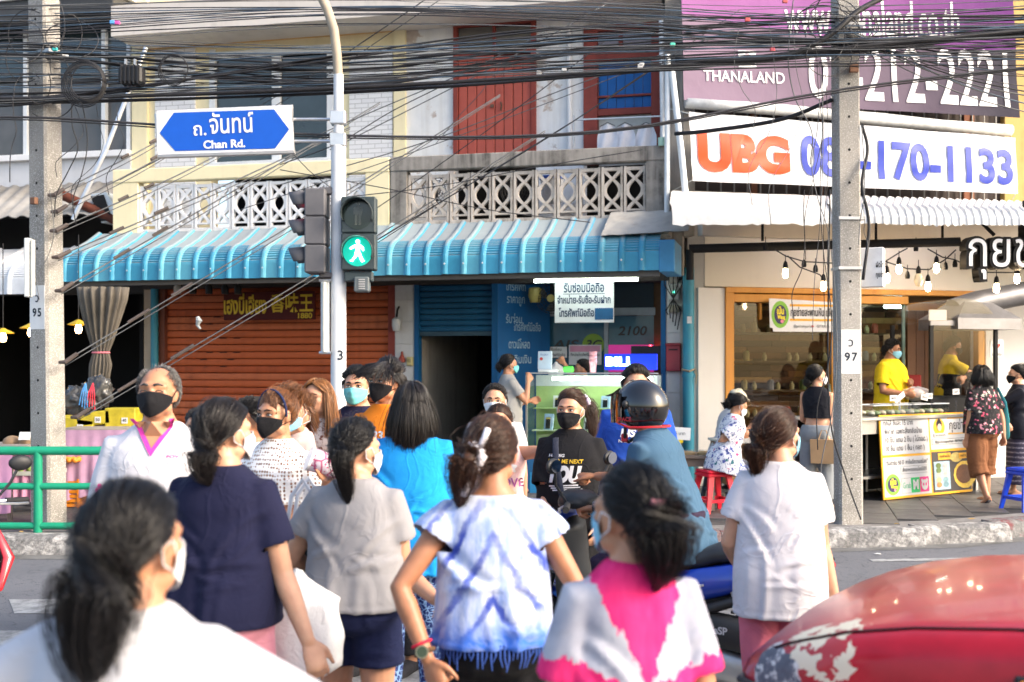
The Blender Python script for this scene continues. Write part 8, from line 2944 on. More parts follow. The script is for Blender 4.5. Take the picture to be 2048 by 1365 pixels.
print_on(F, F.top, 'NS', WHITEPRT, -.065,1.29,.11,.06, True, .05,.2)
print_on(F, F.top, 'NAUTICA', WHITEPRT, -.065,1.235,.13,.022, True, .03)
F = person('person in a grey tee with teal mask leaning to the phone counter', 1016,13.75,-72,1.66, dict(mat=cloth_mat('tee_mid_grey', (.30,.30,.29)), hem=.44, sleeve=.6, box=1.02), dict(kind='shorts', mat=cloth_mat('shorts_grey', (.26,.27,.29)), len=.4, flare=1.1), z0=.22, skin='mid', girth=1.04, res=.0125, face=True, mask='teal',
 arms={'R': dict(elbow=(1030,775,-.15), wrist=(1058,748,-.1)), 'L': dict(up=(0,.3,-1), fore=(0,.9,.2))}, seed=12, cloth_res=.015)
hair_tied(F.root, F.H, F.hk, HAIR['black'], (0,-.112,.0), [(0,-.14,-.03),(0,-.13,-.1)], 1300,16,.026, thick=1.7)
F22 = person('phone seller in a plum sleeve holding up a plastic bag behind the display case', 1166,15.0,96,1.62, dict(mat=cloth_mat('shirt_plum', (.30,.10,.14)), hem=.44, sleeve=1.6), dict(kind='pants', mat=cloth_mat('trousers_dark', (.03,.03,.035))), z0=.20, skin='mid', res=.0125, face=True,
 arms={'L': dict(elbow=(1150,760,-.35), wrist=(1137,741,-.42), curl=60), 'R': dict(up=(0,.3,-1), fore=(0,.9,.2))}, seed=13, cloth_res=.015)
hair_tied(F22.root, F22.H, F22.hk, HAIR['black'], (0,-.112,.03), [(0,-.14,.0),(0,-.135,-.08)], 1300,17,.026, thick=1.7)
scrunchie(F22.root, F22.H, F22.hk, (0,-.125,.025),(0,1,0),.02,.008, cloth_mat('clip_pink', (.55,.22,.24)))
F23 = person('person in a sleeveless black top and grey trousers carrying a paper bag', 1634,12.6,-30,1.60, dict(mat=cloth_mat('top_black', (.012,.013,.018)), hem=838, sleeve=0, loose=1.07, wrinkle=.008), dict(kind='pants', mat=cloth_mat('trousers_grey', (.22,.24,.26)), len=.95, flare=1.35, loose=1.15), z0=PAVE_Z, skin='light', res=.0115, mask='white', feet='tan',
 arms={'R': dict(elbow=(1658,838,-.05), wrist=(1656,868,-.12), curl=70), 'L': dict(up=(-.1,.2,-1), fore=(.2,.9,-.2))}, head=(-48,2), seed=14, cloth_res=.014)
hair_tied(F23.root, F23.H, F23.hk, HAIR['black'], (0,-.114,-.04), [(0,-.135,-.07),(0,-.125,-.13)], 1400,18,.026, thick=1.6)
SIT = {'L': dict(thigh=(-.12,1,-.12), shin=(0,.05,-1)), 'R': dict(thigh=(.12,1,-.14), shin=(0,.12,-1))}
F24 = person('seated person in a white dress with blue flowers reading papers on a red stool', 1448,12.35,-78,1.52, dict(mat=floral_mat('dress_flowers', (.70,.70,.74),((.05,.07,.22),(.45,.04,.16),(.04,.16,.2),(.08,.1,.3)),20,.55,(.08,.11,.3)), hem=.42, sleeve=.75, loose=1.14, sleevew=1.15, name='dress'), dict(kind='pants', mat=pattern_mat('skirt_blue_white', (.62,.64,.7),(.03,.08,.35),22), len=.62, loose=1.25), z0=PAVE_Z,
 pelvis_z=.54, legs=SIT, skin='mid', girth=1.1, res=.0115, mask='white', lean=14, head=(0,-26), arms={'R': dict(elbow=(1450,872,-.12), wrist=(1488,868,-.1), curl=40), 'L': dict(elbow=(1460,868,.12), wrist=(1490,866,.1), curl=40)}, seed=15, cloth_res=.014)
hair_tied(F24.root, F24.H, F24.hk, HAIR['black'], (0,-.112,-.03), [(0,-.14,-.05),(0,-.14,-.10)], 1400,19,.032, thick=1.6)
F25 = person('seated person in a pale cap and white shirt behind the flowered dress', 1446,13.35,-70,1.55, dict(mat=WHITE_TEE, hem=.44, sleeve=.7, loose=1.12), dict(kind='pants', mat=cloth_mat('trousers_khaki', (.3,.2,.12)), loose=1.15), z0=PAVE_Z, pelvis_z=.56, legs=SIT, sex='m', skin='tan', res=.0125, lean=16, head=(0,-22),
 arms={'R': dict(elbow=(1468,868,-.1), wrist=(1496,862,-.1), curl=50), 'L': dict(elbow=(1480,862,.1), wrist=(1500,858,.1), curl=50)}, seed=16, cloth_res=.015)
hair_short(F25.root, F25.H, F25.hk, HAIR['black'], 900,20,.02,.0, thick=1.8)
capm = cloth_mat('cap_beige', (.55,.52,.42))
b = MB(); b.smooth = True
rs = []
for j in range(9):
 a = R(88)*(1 - j/8.2)
 rs.append([F25.H @ ((HC + Vector(((HR.x + .012)*math.cos(q)*math.sin(math.pi/2 - (math.pi/2 - R(12))*(j/8)),(HR.y + .012)*math.sin(q)*math.sin(math.pi/2 - (math.pi/2 - R(12))*(j/8)),.02 + (HR.z - .005)*(j/8) ** .8)))*F25.hk) for q in np.linspace(0,2*math.pi, 25)[:-1]])
b.rings(rs)
b.build('cap', capm, F25.root)
one('cap_peak', capm, F25.root, lambda b: b.add([F25.H @ (Vector(p)*F25.hk) for p in ((-.075,.05,.05),(-.06,.12,.045),(0,.16,.04),(.06,.12,.045),(.075,.05,.05),(-.075,.05,.056),(-.06,.12,.051),(0,.16,.046),(.06,.12,.051),(.075,.05,.056))], [(0,1,2,3,4),(9,8,7,6,5),(0,5,6,1),(1,6,7,2),(2,7,8,3),(3,8,9,4)]))
st_ = stool('dark stool under the seated person in the pale cap', Vector((F25.root.location.x, F25.root.location.y, PAVE_Z)), R(20), plain('dark_plastic', (.05,.06,.08),.4),.47)
YPOLO = cloth_mat('polo_yellow', (.80,.56,.02))
F26 = person('seller in a yellow polo and blue mask packing food behind the counter', 1782,14.6,-136,1.74, dict(mat=YPOLO, hem=.44, sleeve=.72, box=1.0, loose=1.1, wrinkle=.012), dict(kind='pants', mat=cloth_mat('trousers_dark', (.03,.03,.035))), z0=.34, sex='m', girth=1.2, skin='tan', res=.0125, face=True, mask='blue', head=(14,-10),
 arms={'R': dict(elbow=(1765,785,-.2), wrist=(1812,788,-.3), curl=50), 'L': dict(elbow=(1800,772,.15), wrist=(1818,768,-.1), curl=50)}, seed=17, feet='shoe', cloth_res=.014)
hair_short(F26.root, F26.H, F26.hk, HAIR['black'], 2000,21,.03,-.03,(0,-1,.6), thick=1.9)
F27 = person('seller in yellow with black apron and black mask behind the frying hood', 1892,15.25,-105,1.74, dict(mat=cloth_mat('polo_yellow_dim', (.66,.46,.03)), hem=.44, sleeve=.7, loose=1.08), dict(kind='pants', mat=cloth_mat('trousers_dark', (.03,.03,.035))), z0=.40, sex='m', skin='tan', res=.0125, face=True, mask=('black', 'cloth'), lean=6, head=(0,-14),
 arms={'R': dict(elbow=(1920,735,-.2), wrist=(1938,752,-.3), curl=60), 'L': dict(elbow=(1925,748,.1), wrist=(1945,762,-.15), curl=60)}, seed=18, feet='shoe', cloth_res=.014)
hair_short(F27.root, F27.H, F27.hk, HAIR['black'], 2000,22,.03,-.03,(0,-1,.4), thick=1.9)
APR = cloth_mat('apron_black', (.014,.014,.016))
b = MB()
rings_for(b, [(z, r[1]*1.14 + .02, r[2]*1.1 + .03,.02) for z, r in ((q, interp_rows(F27.rows, max(q, .5*F27.h))) for q in np.linspace(.42*F27.h, .70*F27.h, 8))], F27.T)
link('apron', (lambda m_: (m_.materials.append(APR), m_)[1])(remesh(b, .015,4, 'apron')), F27.root)
for nm in 'LR':
 one('arm_sleeve', APR, F27.root, lambda b: b.tube([F27.sh[nm].lerp(F27.el[nm], .7), F27.el[nm], F27.el[nm].lerp(F27.wr[nm], .9)], [.05,.047,.036], 12), True)
F28 = person('person in a black flowered blouse and brown culottes walking with a teal bag', 1964,13.3,24,1.60, dict(mat=floral_mat('blouse_dark_flowers', (.016,.015,.018),((.62,.12,.2),(.7,.3,.36),(.5,.48,.42),(.55,.08,.14)),22,.55,(.05,.05,.05)), hem=868, sleeve=.75, sleevew=1.1, box=1.04, loose=1.1), dict(kind='shorts', mat=cloth_mat('culottes_brown', (.20,.085,.04)), len=.66, flare=1.55, loose=1.2, wrinkle=.012), z0=PAVE_Z,
 girth=1.08, skin='mid', res=.0115, head=(10,0), legs={'L': dict(thigh=(-.06,-.10,-1), shin=(-.02,-.42,-1), foot=(-.1,.75,-.65)), 'R': dict(thigh=(.06,.14,-1), shin=(.02,-.05,-1))}, arms={'R': dict(elbow=(2006,840,0), wrist=(2008,878,-.05), curl=40)}, seed=19, cloth_res=.014)
hair_loose(F28.root, F28.H, F28.hk, HAIR['black'], -.10,1900,23, flare=.02, gap=60, thick=1.6)
F29 = person('person in a black jacket and patterned skirt at the right edge of the picture', 2036,13.9,78,1.60, dict(mat=cloth_mat('jacket_black', (.014,.015,.022),.5), hem=.43, sleeve=1.7, loose=1.12), dict(kind='skirt', mat=band_mat('skirt_woven', (.035,.03,.06),(.30,.28,.34)), len=.85, flare=1.12), z0=PAVE_Z, skin='light', res=.0125, face=True, mask=('black', 'cloth'), head=(6,0),
 arms={'L': dict(elbow=(2015,800,-.1), wrist=(2012,840,-.2))}, seed=20, cloth_res=.015)
hair_tied(F29.root, F29.H, F29.hk, HAIR['black'], (0,-.09,.07), [(0,-.12,.08),(0,-.13,.05)], 1400,24,.03, thick=1.7)
# ------------------------------------------------------------------ scooters
def paint(name, c, rough=.22):
 if name in MATS:
  return MATS[name]
 t = NT(name)
 t.set(color=t.ramp(t.noise(4,5), [(.3, tuple(x*.85 for x in c)),(.7, c)]), rough=rough, spec=.6, coat=.6)
 t.b.inputs['Coat Roughness'].default_value = .08
 MATS[name] = t.m
 return t.m
RUBBER = plain('tyre_rubber', (.018,.018,.019),.8, bump=.3)
PLAST = plain('black_plastic_trim', (.02,.021,.023),.5, var=.2, bump=.15, bscale=150)
SEATM = plain('seat_vinyl', (.028,.03,.034),.45, var=.2, bump=.15, bscale=200)
ALLOY = plain('engine_alloy', (.45,.46,.46),.38,.8,.12)
CHROME = plain('chrome', (.7,.7,.72),.1,1.0,.05)
def loft(b, secs, cap=True):
 b.rings([[Vector(p) for p in s] for s in secs], True, cap)
def oval(x, cy, cz, hy, hz, n=20, sq=2.6, tilt=0.0):
 out = []
 for k in range(n):
  a = 2*math.pi*k/n
  c, s = math.cos(a), math.sin(a)
  q = (abs(c) ** sq + abs(s) ** sq) ** (-1/sq)
  out.append((x + tilt*hz*q*s, cy + hy*q*c, cz + hz*q*s))
 return out
def scooter(label, loc_, rz, c_body, c_acc, words=True):
 r = tag(empty('scooter', loc_, rz), label, 'motor scooter')
 BODY = paint('scooter_paint_%d%d%d' % tuple(int(v*99) for v in c_body), c_body)
 ACC = paint('scooter_accent_%d%d%d' % tuple(int(v*99) for v in c_acc), c_acc)
 for x, nm, rad in ((.64, 'front_wheel', .25),(-.62, 'rear_wheel', .25)):
  w = empty(nm); w.parent = r; w.location = (x, 0, rad)
  b = MB(); b.smooth = True
  pts = [((rad - .045)*math.cos(a),0,(rad - .045)*math.sin(a)) for a in np.linspace(0,2*math.pi, 41)]
  b.tube(pts, .046 if nm == 'front_wheel' else .054,12, False)
  b.build('tyre', RUBBER, w)
  b = MB(); b.smooth = True
  b.tube([((rad - .085)*math.cos(a),0,(rad - .085)*math.sin(a)) for a in np.linspace(0,2*math.pi, 33)], .014,8, False)
  for k in range(5):
   a = 2*math.pi*k/5
   b.tube([(0,0,0),((rad - .085)*math.cos(a),0,(rad - .085)*math.sin(a))], .013,6)
  b.lathe([(.001,-.05),(.04,-.05),(.05,0),(.04,.05),(.001,.05)], n=14, axis='y')
  b.build('rim', PLAST, w)
 for s in (-1,1):
  one('fork_leg', PLAST, r, lambda b: b.tube([(.64, s*.075,.25),(.52, s*.07,.62)], .022,8), True)
 def fender(b):
  b.smooth = True
  rs = []
  for k in range(13):
   a = R(10 + 150*k/12)
   rs.append([(.64 + rr*math.cos(a), y, .25 + rr*math.sin(a)) for rr, y in ((.275,-.065),(.30,-.03),(.305,0),(.30,.03),(.275,.065),(.268,.06),(.295,0),(.268,-.06))])
  b.rings(rs)
 one('front_fender', BODY, r, fender)
 def shield(b):
  b.smooth = True
  loft(b, [oval(.60,0,.50,.07,.09), oval(.60,0,.60,.15,.06, tilt=-.4), oval(.56,0,.74,.20,.06, tilt=-.5), oval(.50,0,.88,.17,.06, tilt=-.5), oval(.44,0,.98,.10,.045)])
 one('front_shield', BODY, r, shield)
 one('leg_shield', PLAST, r, lambda b: (setattr(b, 'smooth', True), loft(b, [oval(.36,0,.36,.16,.06), oval(.42,0,.52,.20,.05), oval(.44,0,.72,.20,.05), oval(.42,0,.88,.12,.05)])))
 one('accent_panel', ACC, r, lambda b: (setattr(b, 'smooth', True), [b.tube([(.50, s*.17,.90),(.585, s*.215,.75),(.62, s*.165,.60)], [.012,.03,.016], 8, True, (0,1,0),.35, True) for s in (1,)]))
 one('accent_panel', ACC, r, lambda b: (setattr(b, 'smooth', True), [b.tube([(.50, s*.17,.90),(.585, s*.215,.75),(.62, s*.165,.60)], [.012,.03,.016], 8, True, (0,1,0),.35, True) for s in (-1,)]))
 for s in (-1,1):
  one('headlight', plain('lamp_lens', (.55,.58,.6),.08, spec=.8), r, lambda b: (setattr(b, 'smooth', True), b.ball((.60, s*.09,.68),(.035,.055,.04),14,8)))
  one('indicator', plain('amber_lens', (.7,.22,.02),.2), r, lambda b: (setattr(b, 'smooth', True), b.ball((.50, s*.17,.84),(.03,.022,.018),10,6)))
 hb_ = empty('handlebar'); hb_.parent = r
 one('cover', PLAST, hb_, lambda b: (setattr(b, 'smooth', True), loft(b, [oval(.30,0,1.00,.10,.035), oval(.38,0,1.02,.15,.05), oval(.46,0,1.02,.11,.05), oval(.50,0,1.0,.05,.03)])))
 for s in (-1,1):
  one('bar', CHROME, hb_, lambda b: b.tube([(.38, s*.05,1.0),(.34, s*.22,1.02),(.27, s*.36,1.01)], .012,8), True)
  one('grip', RUBBER, hb_, lambda b: b.tube([(.325, s*.25,1.017),(.262, s*.375,1.008)], .018,10), True)
  one('lever', ALLOY, hb_, lambda b: b.tube([(.36, s*.20,1.01),(.345, s*.30,1.0),(.30, s*.37,.995)], .008,6), True)
  one('mirror_stalk', PLAST, hb_, lambda b: b.tube([(.37, s*.18,1.02),(.39, s*.26,1.12),(.37, s*.30,1.19)], .008,7), True)
  m_ = one('mirror', PLAST, hb_, lambda b: (setattr(b, 'smooth', True), b.ball((.375, s*.315,1.225),(.022,.062,.042),16,10)))
  one('mirror_glass', CHROME, m_, lambda b: b.lathe([(.001,.353),(.001,.353)], (0, s*.315,1.225),3, 'x') if False else b.add([(.352, s*.315 + .052*math.cos(a),1.225 + .034*math.sin(a)) for a in np.linspace(0,6.28,21)[:-1]], [tuple(range(20))]))
 one('footboard', PLAST, r, lambda b: b.span((-.06,-.17,.26),(.40,.17,.34),.02))
 one('under_body', PLAST, r, lambda b: (setattr(b, 'smooth', True), loft(b, [oval(.02,0,.42,.13,.10), oval(-.15,0,.52,.15,.12), oval(-.45,0,.60,.14,.09), oval(-.80,0,.70,.09,.05)])))
 def seat(b):
  b.smooth = True
  loft(b, [oval(.06,0,.715,.06,.03), oval(.0,0,.735,.11,.05), oval(-.2,0,.75,.15,.055), oval(-.36,0,.77,.15,.055), oval(-.46,0,.81,.14,.06), oval(-.66,0,.83,.12,.05), oval(-.78,0,.83,.07,.03)])
 one('seat', SEATM, r, seat)
 for s in (-1,1):
  def panel(b):
   b.smooth = True
   secs = []
   for x, z0, z1, y in ((.04,.46,.66,.13),(-.12,.50,.71,.165),(-.32,.54,.73,.175),(-.52,.60,.77,.165),(-.72,.68,.80,.13),(-.90,.76,.82,.075),(-1.0,.795,.82,.04)):
    secs.append([(x, s*(y - .05), z0),(x, s*y, z0 + .03),(x, s*(y + .012),(z0 + z1)/2),(x, s*(y - .01), z1 - .01),(x, s*(y - .05), z1)])
   b.rings([[Vector(p) for p in q] for q in secs])
  sp2 = one('side_panel', BODY, r, panel)
  one('accent_stripe', plain('stripe_silver', (.5,.5,.55),.3,.5), sp2, lambda b: b.tube([(-.16, s*.183,.60),(-.34, s*.196,.645),(-.42, s*.192,.665)], .006,6, True, None, .4))
  one('lower_trim', PLAST, r, lambda b: (setattr(b, 'smooth', True), b.tube([(-.1, s*.15,.45),(-.4, s*.165,.53),(-.7, s*.13,.645),(-.92, s*.07,.745)], [.05,.055,.045,.02], 10, True, (0,1,0),.5)))
  if words:
   text('ESS', .06, plain('badge_silver', (.55,.55,.5),.3,.6), r, (-.25, s*.197,.625),(R(90), R(-12*s), R(180) if s > 0 else 0),.03, name='badge')
 one('grab_rail', PLAST, r, lambda b: b.tube([(-.6,.13,.84),(-.82,.10,.88),(-.88,0,.885),(-.82,-.10,.88),(-.6,-.13,.84)], .016,8), True)
 one('tail_light', plain('red_lens', (.5,.01,.015),.12, spec=.7), r, lambda b: (setattr(b, 'smooth', True), b.ball((-.97,0,.79),(.05,.06,.028),14,8)))
 one('rear_fender', PLAST, r, lambda b: b.tube([(-.82,0,.70),(-.98,0,.58),(-1.05,0,.45)], [.06,.05,.045], 10, True, (0,1,0),.3), True)
 one('air_box', PLAST, r, lambda b: (setattr(b, 'smooth', True), loft(b, [oval(-.30,.15,.44,.05,.06), oval(-.42,.16,.45,.06,.085), oval(-.68,.16,.43,.06,.085), oval(-.76,.15,.42,.04,.06)])))
 if words:
  text('eSP', .05, plain('badge_pale', (.55,.56,.58),.4), r, (-.52,.222,.455),(R(90),0, R(180)),.03, name='badge')
 one('engine_case', ALLOY, r, lambda b: (setattr(b, 'smooth', True), loft(b, [oval(-.12,.12,.29,.05,.06), oval(-.25,.13,.29,.06,.095), oval(-.5,.13,.27,.06,.09), oval(-.68,.13,.25,.06,.075), oval(-.74,.12,.25,.03,.05)])))
 if words:
  text('HONDA', .045, plain('cast_letters', (.6,.6,.6),.3,.8), r, (-.45,.193,.285),(R(90),0, R(180)),.02, name='badge')
 one('crank_case', PLAST, r, lambda b: b.span((-.3,-.1,.2),(.02,.1,.36),.03))
 def spring(b):
  b.smooth = True
  p0, p1 = Vector((-.64,.15,.36)), Vector((-.56,.14,.62))
  d = p1 - p0
  n = 110
  u = d.normalized().orthogonal().normalized(); v = d.normalized().cross(u)
  b.tube([p0 + d*(i/n) + (u*math.cos(i*.55) + v*math.sin(i*.55))*.032 for i in range(n + 1)], .008,6)
 sk = one('shock_spring', PLAST, r, spring)
 one('shock_rod', ALLOY, sk, lambda b: b.tube([(-.65,.15,.33),(-.555,.14,.64)], .016,8), True)
 one('exhaust', PLAST, r, lambda b: b.tube([(-.2,-.16,.26),(-.5,-.18,.28),(-.95,-.19,.36)], [.03,.05,.055], 12, True, None, 1, True), True)
 return r
dirv = Vector((-.84,.54,0)).normalized()
SCX = Vector((.70,6.03,0))
scooter('blue motor scooter under the helmeted rider in the crossing', SCX, math.atan2(dirv.y, dirv.x),(.012,.05,.42),(.02,.10,.55))
S2 = scooter('black and red motor scooter nosing in at the left edge', Vector((-3.14,6.30,0)), R(-55),(.014,.014,.016),(.62,.02,.03), False)
t_ = text('Sporthot', .07, WHITEPRT, S2,(.54,-.20,.80),(R(80), R(-40), R(30)),.03, name='badge', width=.17)
YR = math.degrees(math.atan2(-dirv.x, dirv.y))
seat_p = SCX - dirv*.20
FR = person('rider in a slate blue tee and black helmet sitting on the blue scooter', 0, seat_p.y, YR, 1.70, dict(mat=cloth_mat('tee_slate', (.05,.105,.17)), hem=.42, sleeve=.9, sleevew=1.05, box=.95, loose=1.05, wrinkle=.017), dict(kind='pants', mat=cloth_mat('trousers_plum', (.03,.02,.04)), loose=1.12), sex='m', girth=1.0, X=seat_p.x, skin='tan', res=.009, pelvis_z=.85, lean=17,
 legs={'L': dict(thigh=(-.20,1,-.25), shin=(0,-.15,-1)), 'R': dict(thigh=(.20,1,-.25), shin=(0,-.15,-1))}, feet='shoe', seed=22, head=(-4,-2), hide_ears=True,
 arms={'L': dict(elbow=(1262,1035,.0), wrist=(1140,1018,.30), curl=80, palm=(0,0,-1)), 'R': dict(up=(.25,.8,-.7), fore=(.05,1,.0), curl=80, palm=(0,0,-1))})
hl_ = tag(empty('helmet'), 'glossy black helmet with dark visor and red edge on the scooter rider', 'helmet')
HM = FR.W @ FR.H
GLB = paint('helmet_black', (.008,.008,.009),.06)
def helm(b):
 b.smooth = True
 rs = []
 for i in range(17):
  a = math.pi*.985*(i + .1)/17
  ring = []
  for k_ in range(32):
   f = 2*math.pi*k_/32
   d = Vector((math.sin(a)*math.cos(f), math.sin(a)*math.sin(f), math.cos(a)))
   z = d.z*.145
   lim = -.11 if d.y < .2 else -.02
   ring.append(HM @ Vector((d.x*.128, d.y*.152 - .01, max(z, -.105 + .05*max(0, d.y)) + .012)))
  rs.append(ring)
 b.rings(rs)
one('shell', GLB, hl_, helm)
VIS = plain('visor_smoke', (.006,.006,.008),.04, spec=1.0, var=0)
def visor(b):
 b.smooth = True
 nu, nv = 20,8
 vs = []
 for j in range(nv + 1):
  for i in range(nu + 1):
   u = R(-78 + 156*i/nu); v = j/nv
   z = .075 - .155*v
   rr = 1.0 + .02*math.sin(math.pi*v)
   vs.append(HM @ Vector((.137*rr*math.sin(u)*(1 - .06*v),-.01 + .163*rr*math.cos(u)*(1 - .02*v) + .012*v, z + .012)))
 b.add(vs, [(j*(nu + 1) + i, j*(nu + 1) + i + 1,(j + 1)*(nu + 1) + i + 1,(j + 1)*(nu + 1) + i) for j in range(nv) for i in range(nu)])
one('visor', VIS, hl_, visor)
one('peak', PLAST, hl_, lambda b: b.add([HM @ Vector(p) for p in ((-.12,.09,.09),(-.07,.17,.075),(0,.195,.07),(.07,.17,.075),(.12,.09,.09),(0,.12,.115))], [(0,1,2,5),(5,2,3,4)]))
REDE = plain('helmet_red_edge', (.5,.02,.03),.4)
one('edge_trim', REDE, hl_, lambda b: b.tube([HM @ Vector((.131*math.cos(a),.155*math.sin(a) - .01,-.092 + .05*max(0, math.sin(a)))) for a in np.linspace(0,2*math.pi, 37)], .006,6), True)
for s in (-1,1):
 one('pivot', PLAST, hl_, lambda b: (setattr(b, 'smooth', True), b.ball(HM @ Vector((s*.130,.01,.03)),(.016,.016,.02),10,8)))
 one('strap', PLAST, hl_, lambda b: b.tube([HM @ Vector((s*.10,.03,-.09)), HM @ Vector((s*.06,.06,-.15)), HM @ Vector((0,.075,-.175))], .010,6))
one('buckle', REDE, hl_, lambda b: b.box(HM @ Vector((-.055,.065,-.15)),(.035,.03,.045), None, .006))
text('SPACE', .03, REDE, hl_, HM @ Vector((-.128,.02,-.05)),((HM.to_3x3() @ Matrix(((0,0,-1),(-1,0,0),(0,1,0))).to_3x3()).to_euler()),.02, name='badge')
wch = tag(empty('wrist_watch', FR.W @ FR.wr['L']), 'dark sports watch on the wrist of the scooter rider', 'watch')
wd_ = (FR.W.to_3x3() @ (FR.wr['L'] - FR.el['L'])).normalized()
u_ = wd_.orthogonal().normalized(); v_ = wd_.cross(u_)
one('strap', PLAST, wch, lambda b: b.tube([wd_*-.02 + (u_*math.cos(a) + v_*math.sin(a))*.034 for a in np.linspace(0,2*math.pi, 21)], .010,8), True)
one('case', plain('watch_slate', (.08,.12,.17),.3), wch, lambda b: b.box(wd_*-.02 + Vector((-.01,-.03,.022)),(.04,.03,.035), None, .008))
# ------------------------------------------------------------------ red car
def red_paint():
 t = NT('worn_red_paint')
 x, y, z = t.sep(t.coord())
 n1 = t.noise(6,6,.6)
 c = t.ramp(n1, [(.3,(.30,.004,.014)),(.7,(.42,.008,.022))])
 def near(cx, cz, rx, rz):
  a = t.math('DIVIDE', t.math('SUBTRACT', x, cx), rx)
  b_ = t.math('DIVIDE', t.math('SUBTRACT', z, cz), rz)
  return t.math('ADD', t.math('MULTIPLY', a, a), t.math('MULTIPLY', b_, b_))
 front = t.math('LESS_THAN', y, -.50)
 w = t.noise(13,5,.6, dist=.8)
 d1 = t.math('ADD', near(.25,.97,.14,.10), t.math('MULTIPLY_ADD', w, 2.4,-1.2))
 cream = t.math('MULTIPLY', t.math('LESS_THAN', d1,.62), front)
 islands = t.math('GREATER_THAN', t.noise(16,3,.5),.55)
 cream = t.math('MULTIPLY', cream, t.math('SUBTRACT', 1.0, t.math('MULTIPLY', islands, .95)))
 d2 = t.math('ADD', near(.13,.88,.10,.08), t.math('MULTIPLY_ADD', w, 1.2,-.6))
 grey = t.math('MULTIPLY', t.math('LESS_THAN', d2,.75), front)
 c = t.mix(cream, c, (.66,.60,.46))
 gcol = t.ramp(t.noise(22,5,.7), [(.42,(.09,.10,.125)),(.55,(.12,.13,.16)),(.6,(.6,.6,.58))])
 c = t.mix(grey, c, gcol)
 both = t.math('MAXIMUM', cream, grey)
 t.set(color=c, rough=t.math('MULTIPLY_ADD', both, .45,.32), spec=.35, coat=t.math('MULTIPLY_ADD', both, -.2,.2))
 t.b.inputs['Coat Roughness'].default_value = .06
 t.bump(t.noise(3,3),.04,.02)
 return t.m
REDP = red_paint()
car = tag(empty('red_car', (.985,3.885,0), R(-30)), 'worn red car nosing in at the lower right with peeling paint by its lamp', 'car')
def sect(x, zc, hw, zlow, drop=.12):
 prof = [(-hw + .03, zlow),(-hw - .005, zlow + (zc - drop - zlow)*.5),(-hw, zc - drop - .06),(-hw + .018, zc - drop - .015),(-hw + .06, zc - drop*.72),(-hw*.78, zc - drop*.42),(-hw*.5, zc - drop*.14),(-hw*.22, zc)]
 pts = [(x, y, z) for y, z in prof]
 return pts + [(p[0], -p[1], p[2]) for p in pts[::-1]]
secs = [sect(-.03,0.855,.50,.52,0.022), sect(-.015,0.890,.58,.50,0.028), sect(.02,0.920,.64,.48,0.033), sect(.08,0.955,.685,.46,0.036), sect(.18,1.000,.72,.46,0.039), sect(.32,1.045,.74,.46,0.039), sect(.50,1.080,.75,.46,0.039), sect(.74,1.105,.755,.46,0.039), sect(1.03,1.125,.76,.46,0.039), sect(1.45,1.135,.76,.46,0.039)]
b = MB(); b.smooth = True
def arch_cut(p):
 return p
b.rings([[Vector(p) for p in s] for s in secs], False, False)
n = len(secs[0])
b.add([Vector(p) for p in secs[0]], [tuple(range(n))])
body_ = b.build('bonnet_and_wings', REDP, car)
shade(body_.data, 50)
SEAM = plain('panel_gap', (.03,.002,.004),.8, var=0)
for sy in (-1,):
 one('bonnet_gap', SEAM, car, lambda b: b.tube([(x, sy*(hw_ - .075), z_) for x, hw_, z_ in ((.10,.69,0.943),(.18,.72,0.978),(.32,.74,1.023),(.50,.75,1.058),(.74,.755,1.083),(1.03,.76,1.103),(1.44,.76,1.113))], .004,5))
 one('wiper', PLAST, car, lambda b: b.tube([(1.5, sy*.1,1.23),(1.62, sy*.5,1.28)], .008,5))
for sy in (-1,1):
 one('arch_lip', REDP, car, lambda b: b.tube([(.66 + .46*math.cos(a), sy*.765,.40 + .46*math.sin(a)) for a in np.linspace(R(-5), R(185),25)], .022,8), True)
 one('arch_hollow', DARK, car, lambda b: b.prism([(.66 + .44*math.cos(a),.40 + .44*math.sin(a)) for a in np.linspace(R(0), R(180),25)], 'y', sy*.757, sy*.766))
 for x in (.66,3.3):
  w = empty('wheel'); w.parent = car; w.location = (x, sy*.70,.33)
  one('tyre', RUBBER, w, lambda b: b.lathe([(.2,-.1),(.31,-.1),(.33,-.07),(.33,.07),(.31,.1),(.2,.1)], n=32, axis='y'), True)
  one('rim', ALLOY, w, lambda b: b.lathe([(.001, sy*.06),(.05, sy*.08),(.17, sy*.06),(.205, sy*.1),(.2,-sy*.08),(.001,-sy*.08)], n=24, axis='y'), True)
one('side_lamp', plain('amber_lens', (.7,.22,.02),.2), car, lambda b: b.box((.80,-.765,.955),(.07,.014,.045), None, .006))
one('side_lamp_rim', PLAST, car, lambda b: b.box((.80,-.762,.955),(.09,.012,.062), None, .006))
for sy in (-1,1):
 hl2 = empty('headlight'); hl2.parent = car
 one('lens', plain('lamp_lens', (.55,.58,.6),.08, spec=.8), hl2, lambda b: b.rings([[(-.04, sy*.36,.62),(-.035, sy*.36,.80),(.005, sy*.64,.835),(.005, sy*.65,.62)], [(.05, sy*.36,.62),(.06, sy*.36,.80),(.07, sy*.675,.835),(.08, sy*.69,.62)]]))
 one('rim', PLAST, hl2, lambda b: b.tube([(-.045, sy*.35,.61),(-.04, sy*.35,.81),(.005, sy*.645,.845),(.07, sy*.685,.845),(.08, sy*.70,.61),(.005, sy*.655,.61),(-.045, sy*.35,.61)], .012,6))
one('bumper', plain('bumper_black', (.03,.03,.032),.5), car, lambda b: b.span((-.14,-.70,.34),(.16,.70,.56),.06))
one('grille', plain('bumper_black', (.03,.03,.032),.5), car, lambda b: b.span((-.05,-.34,.60),(.02,.34,.80),.01))
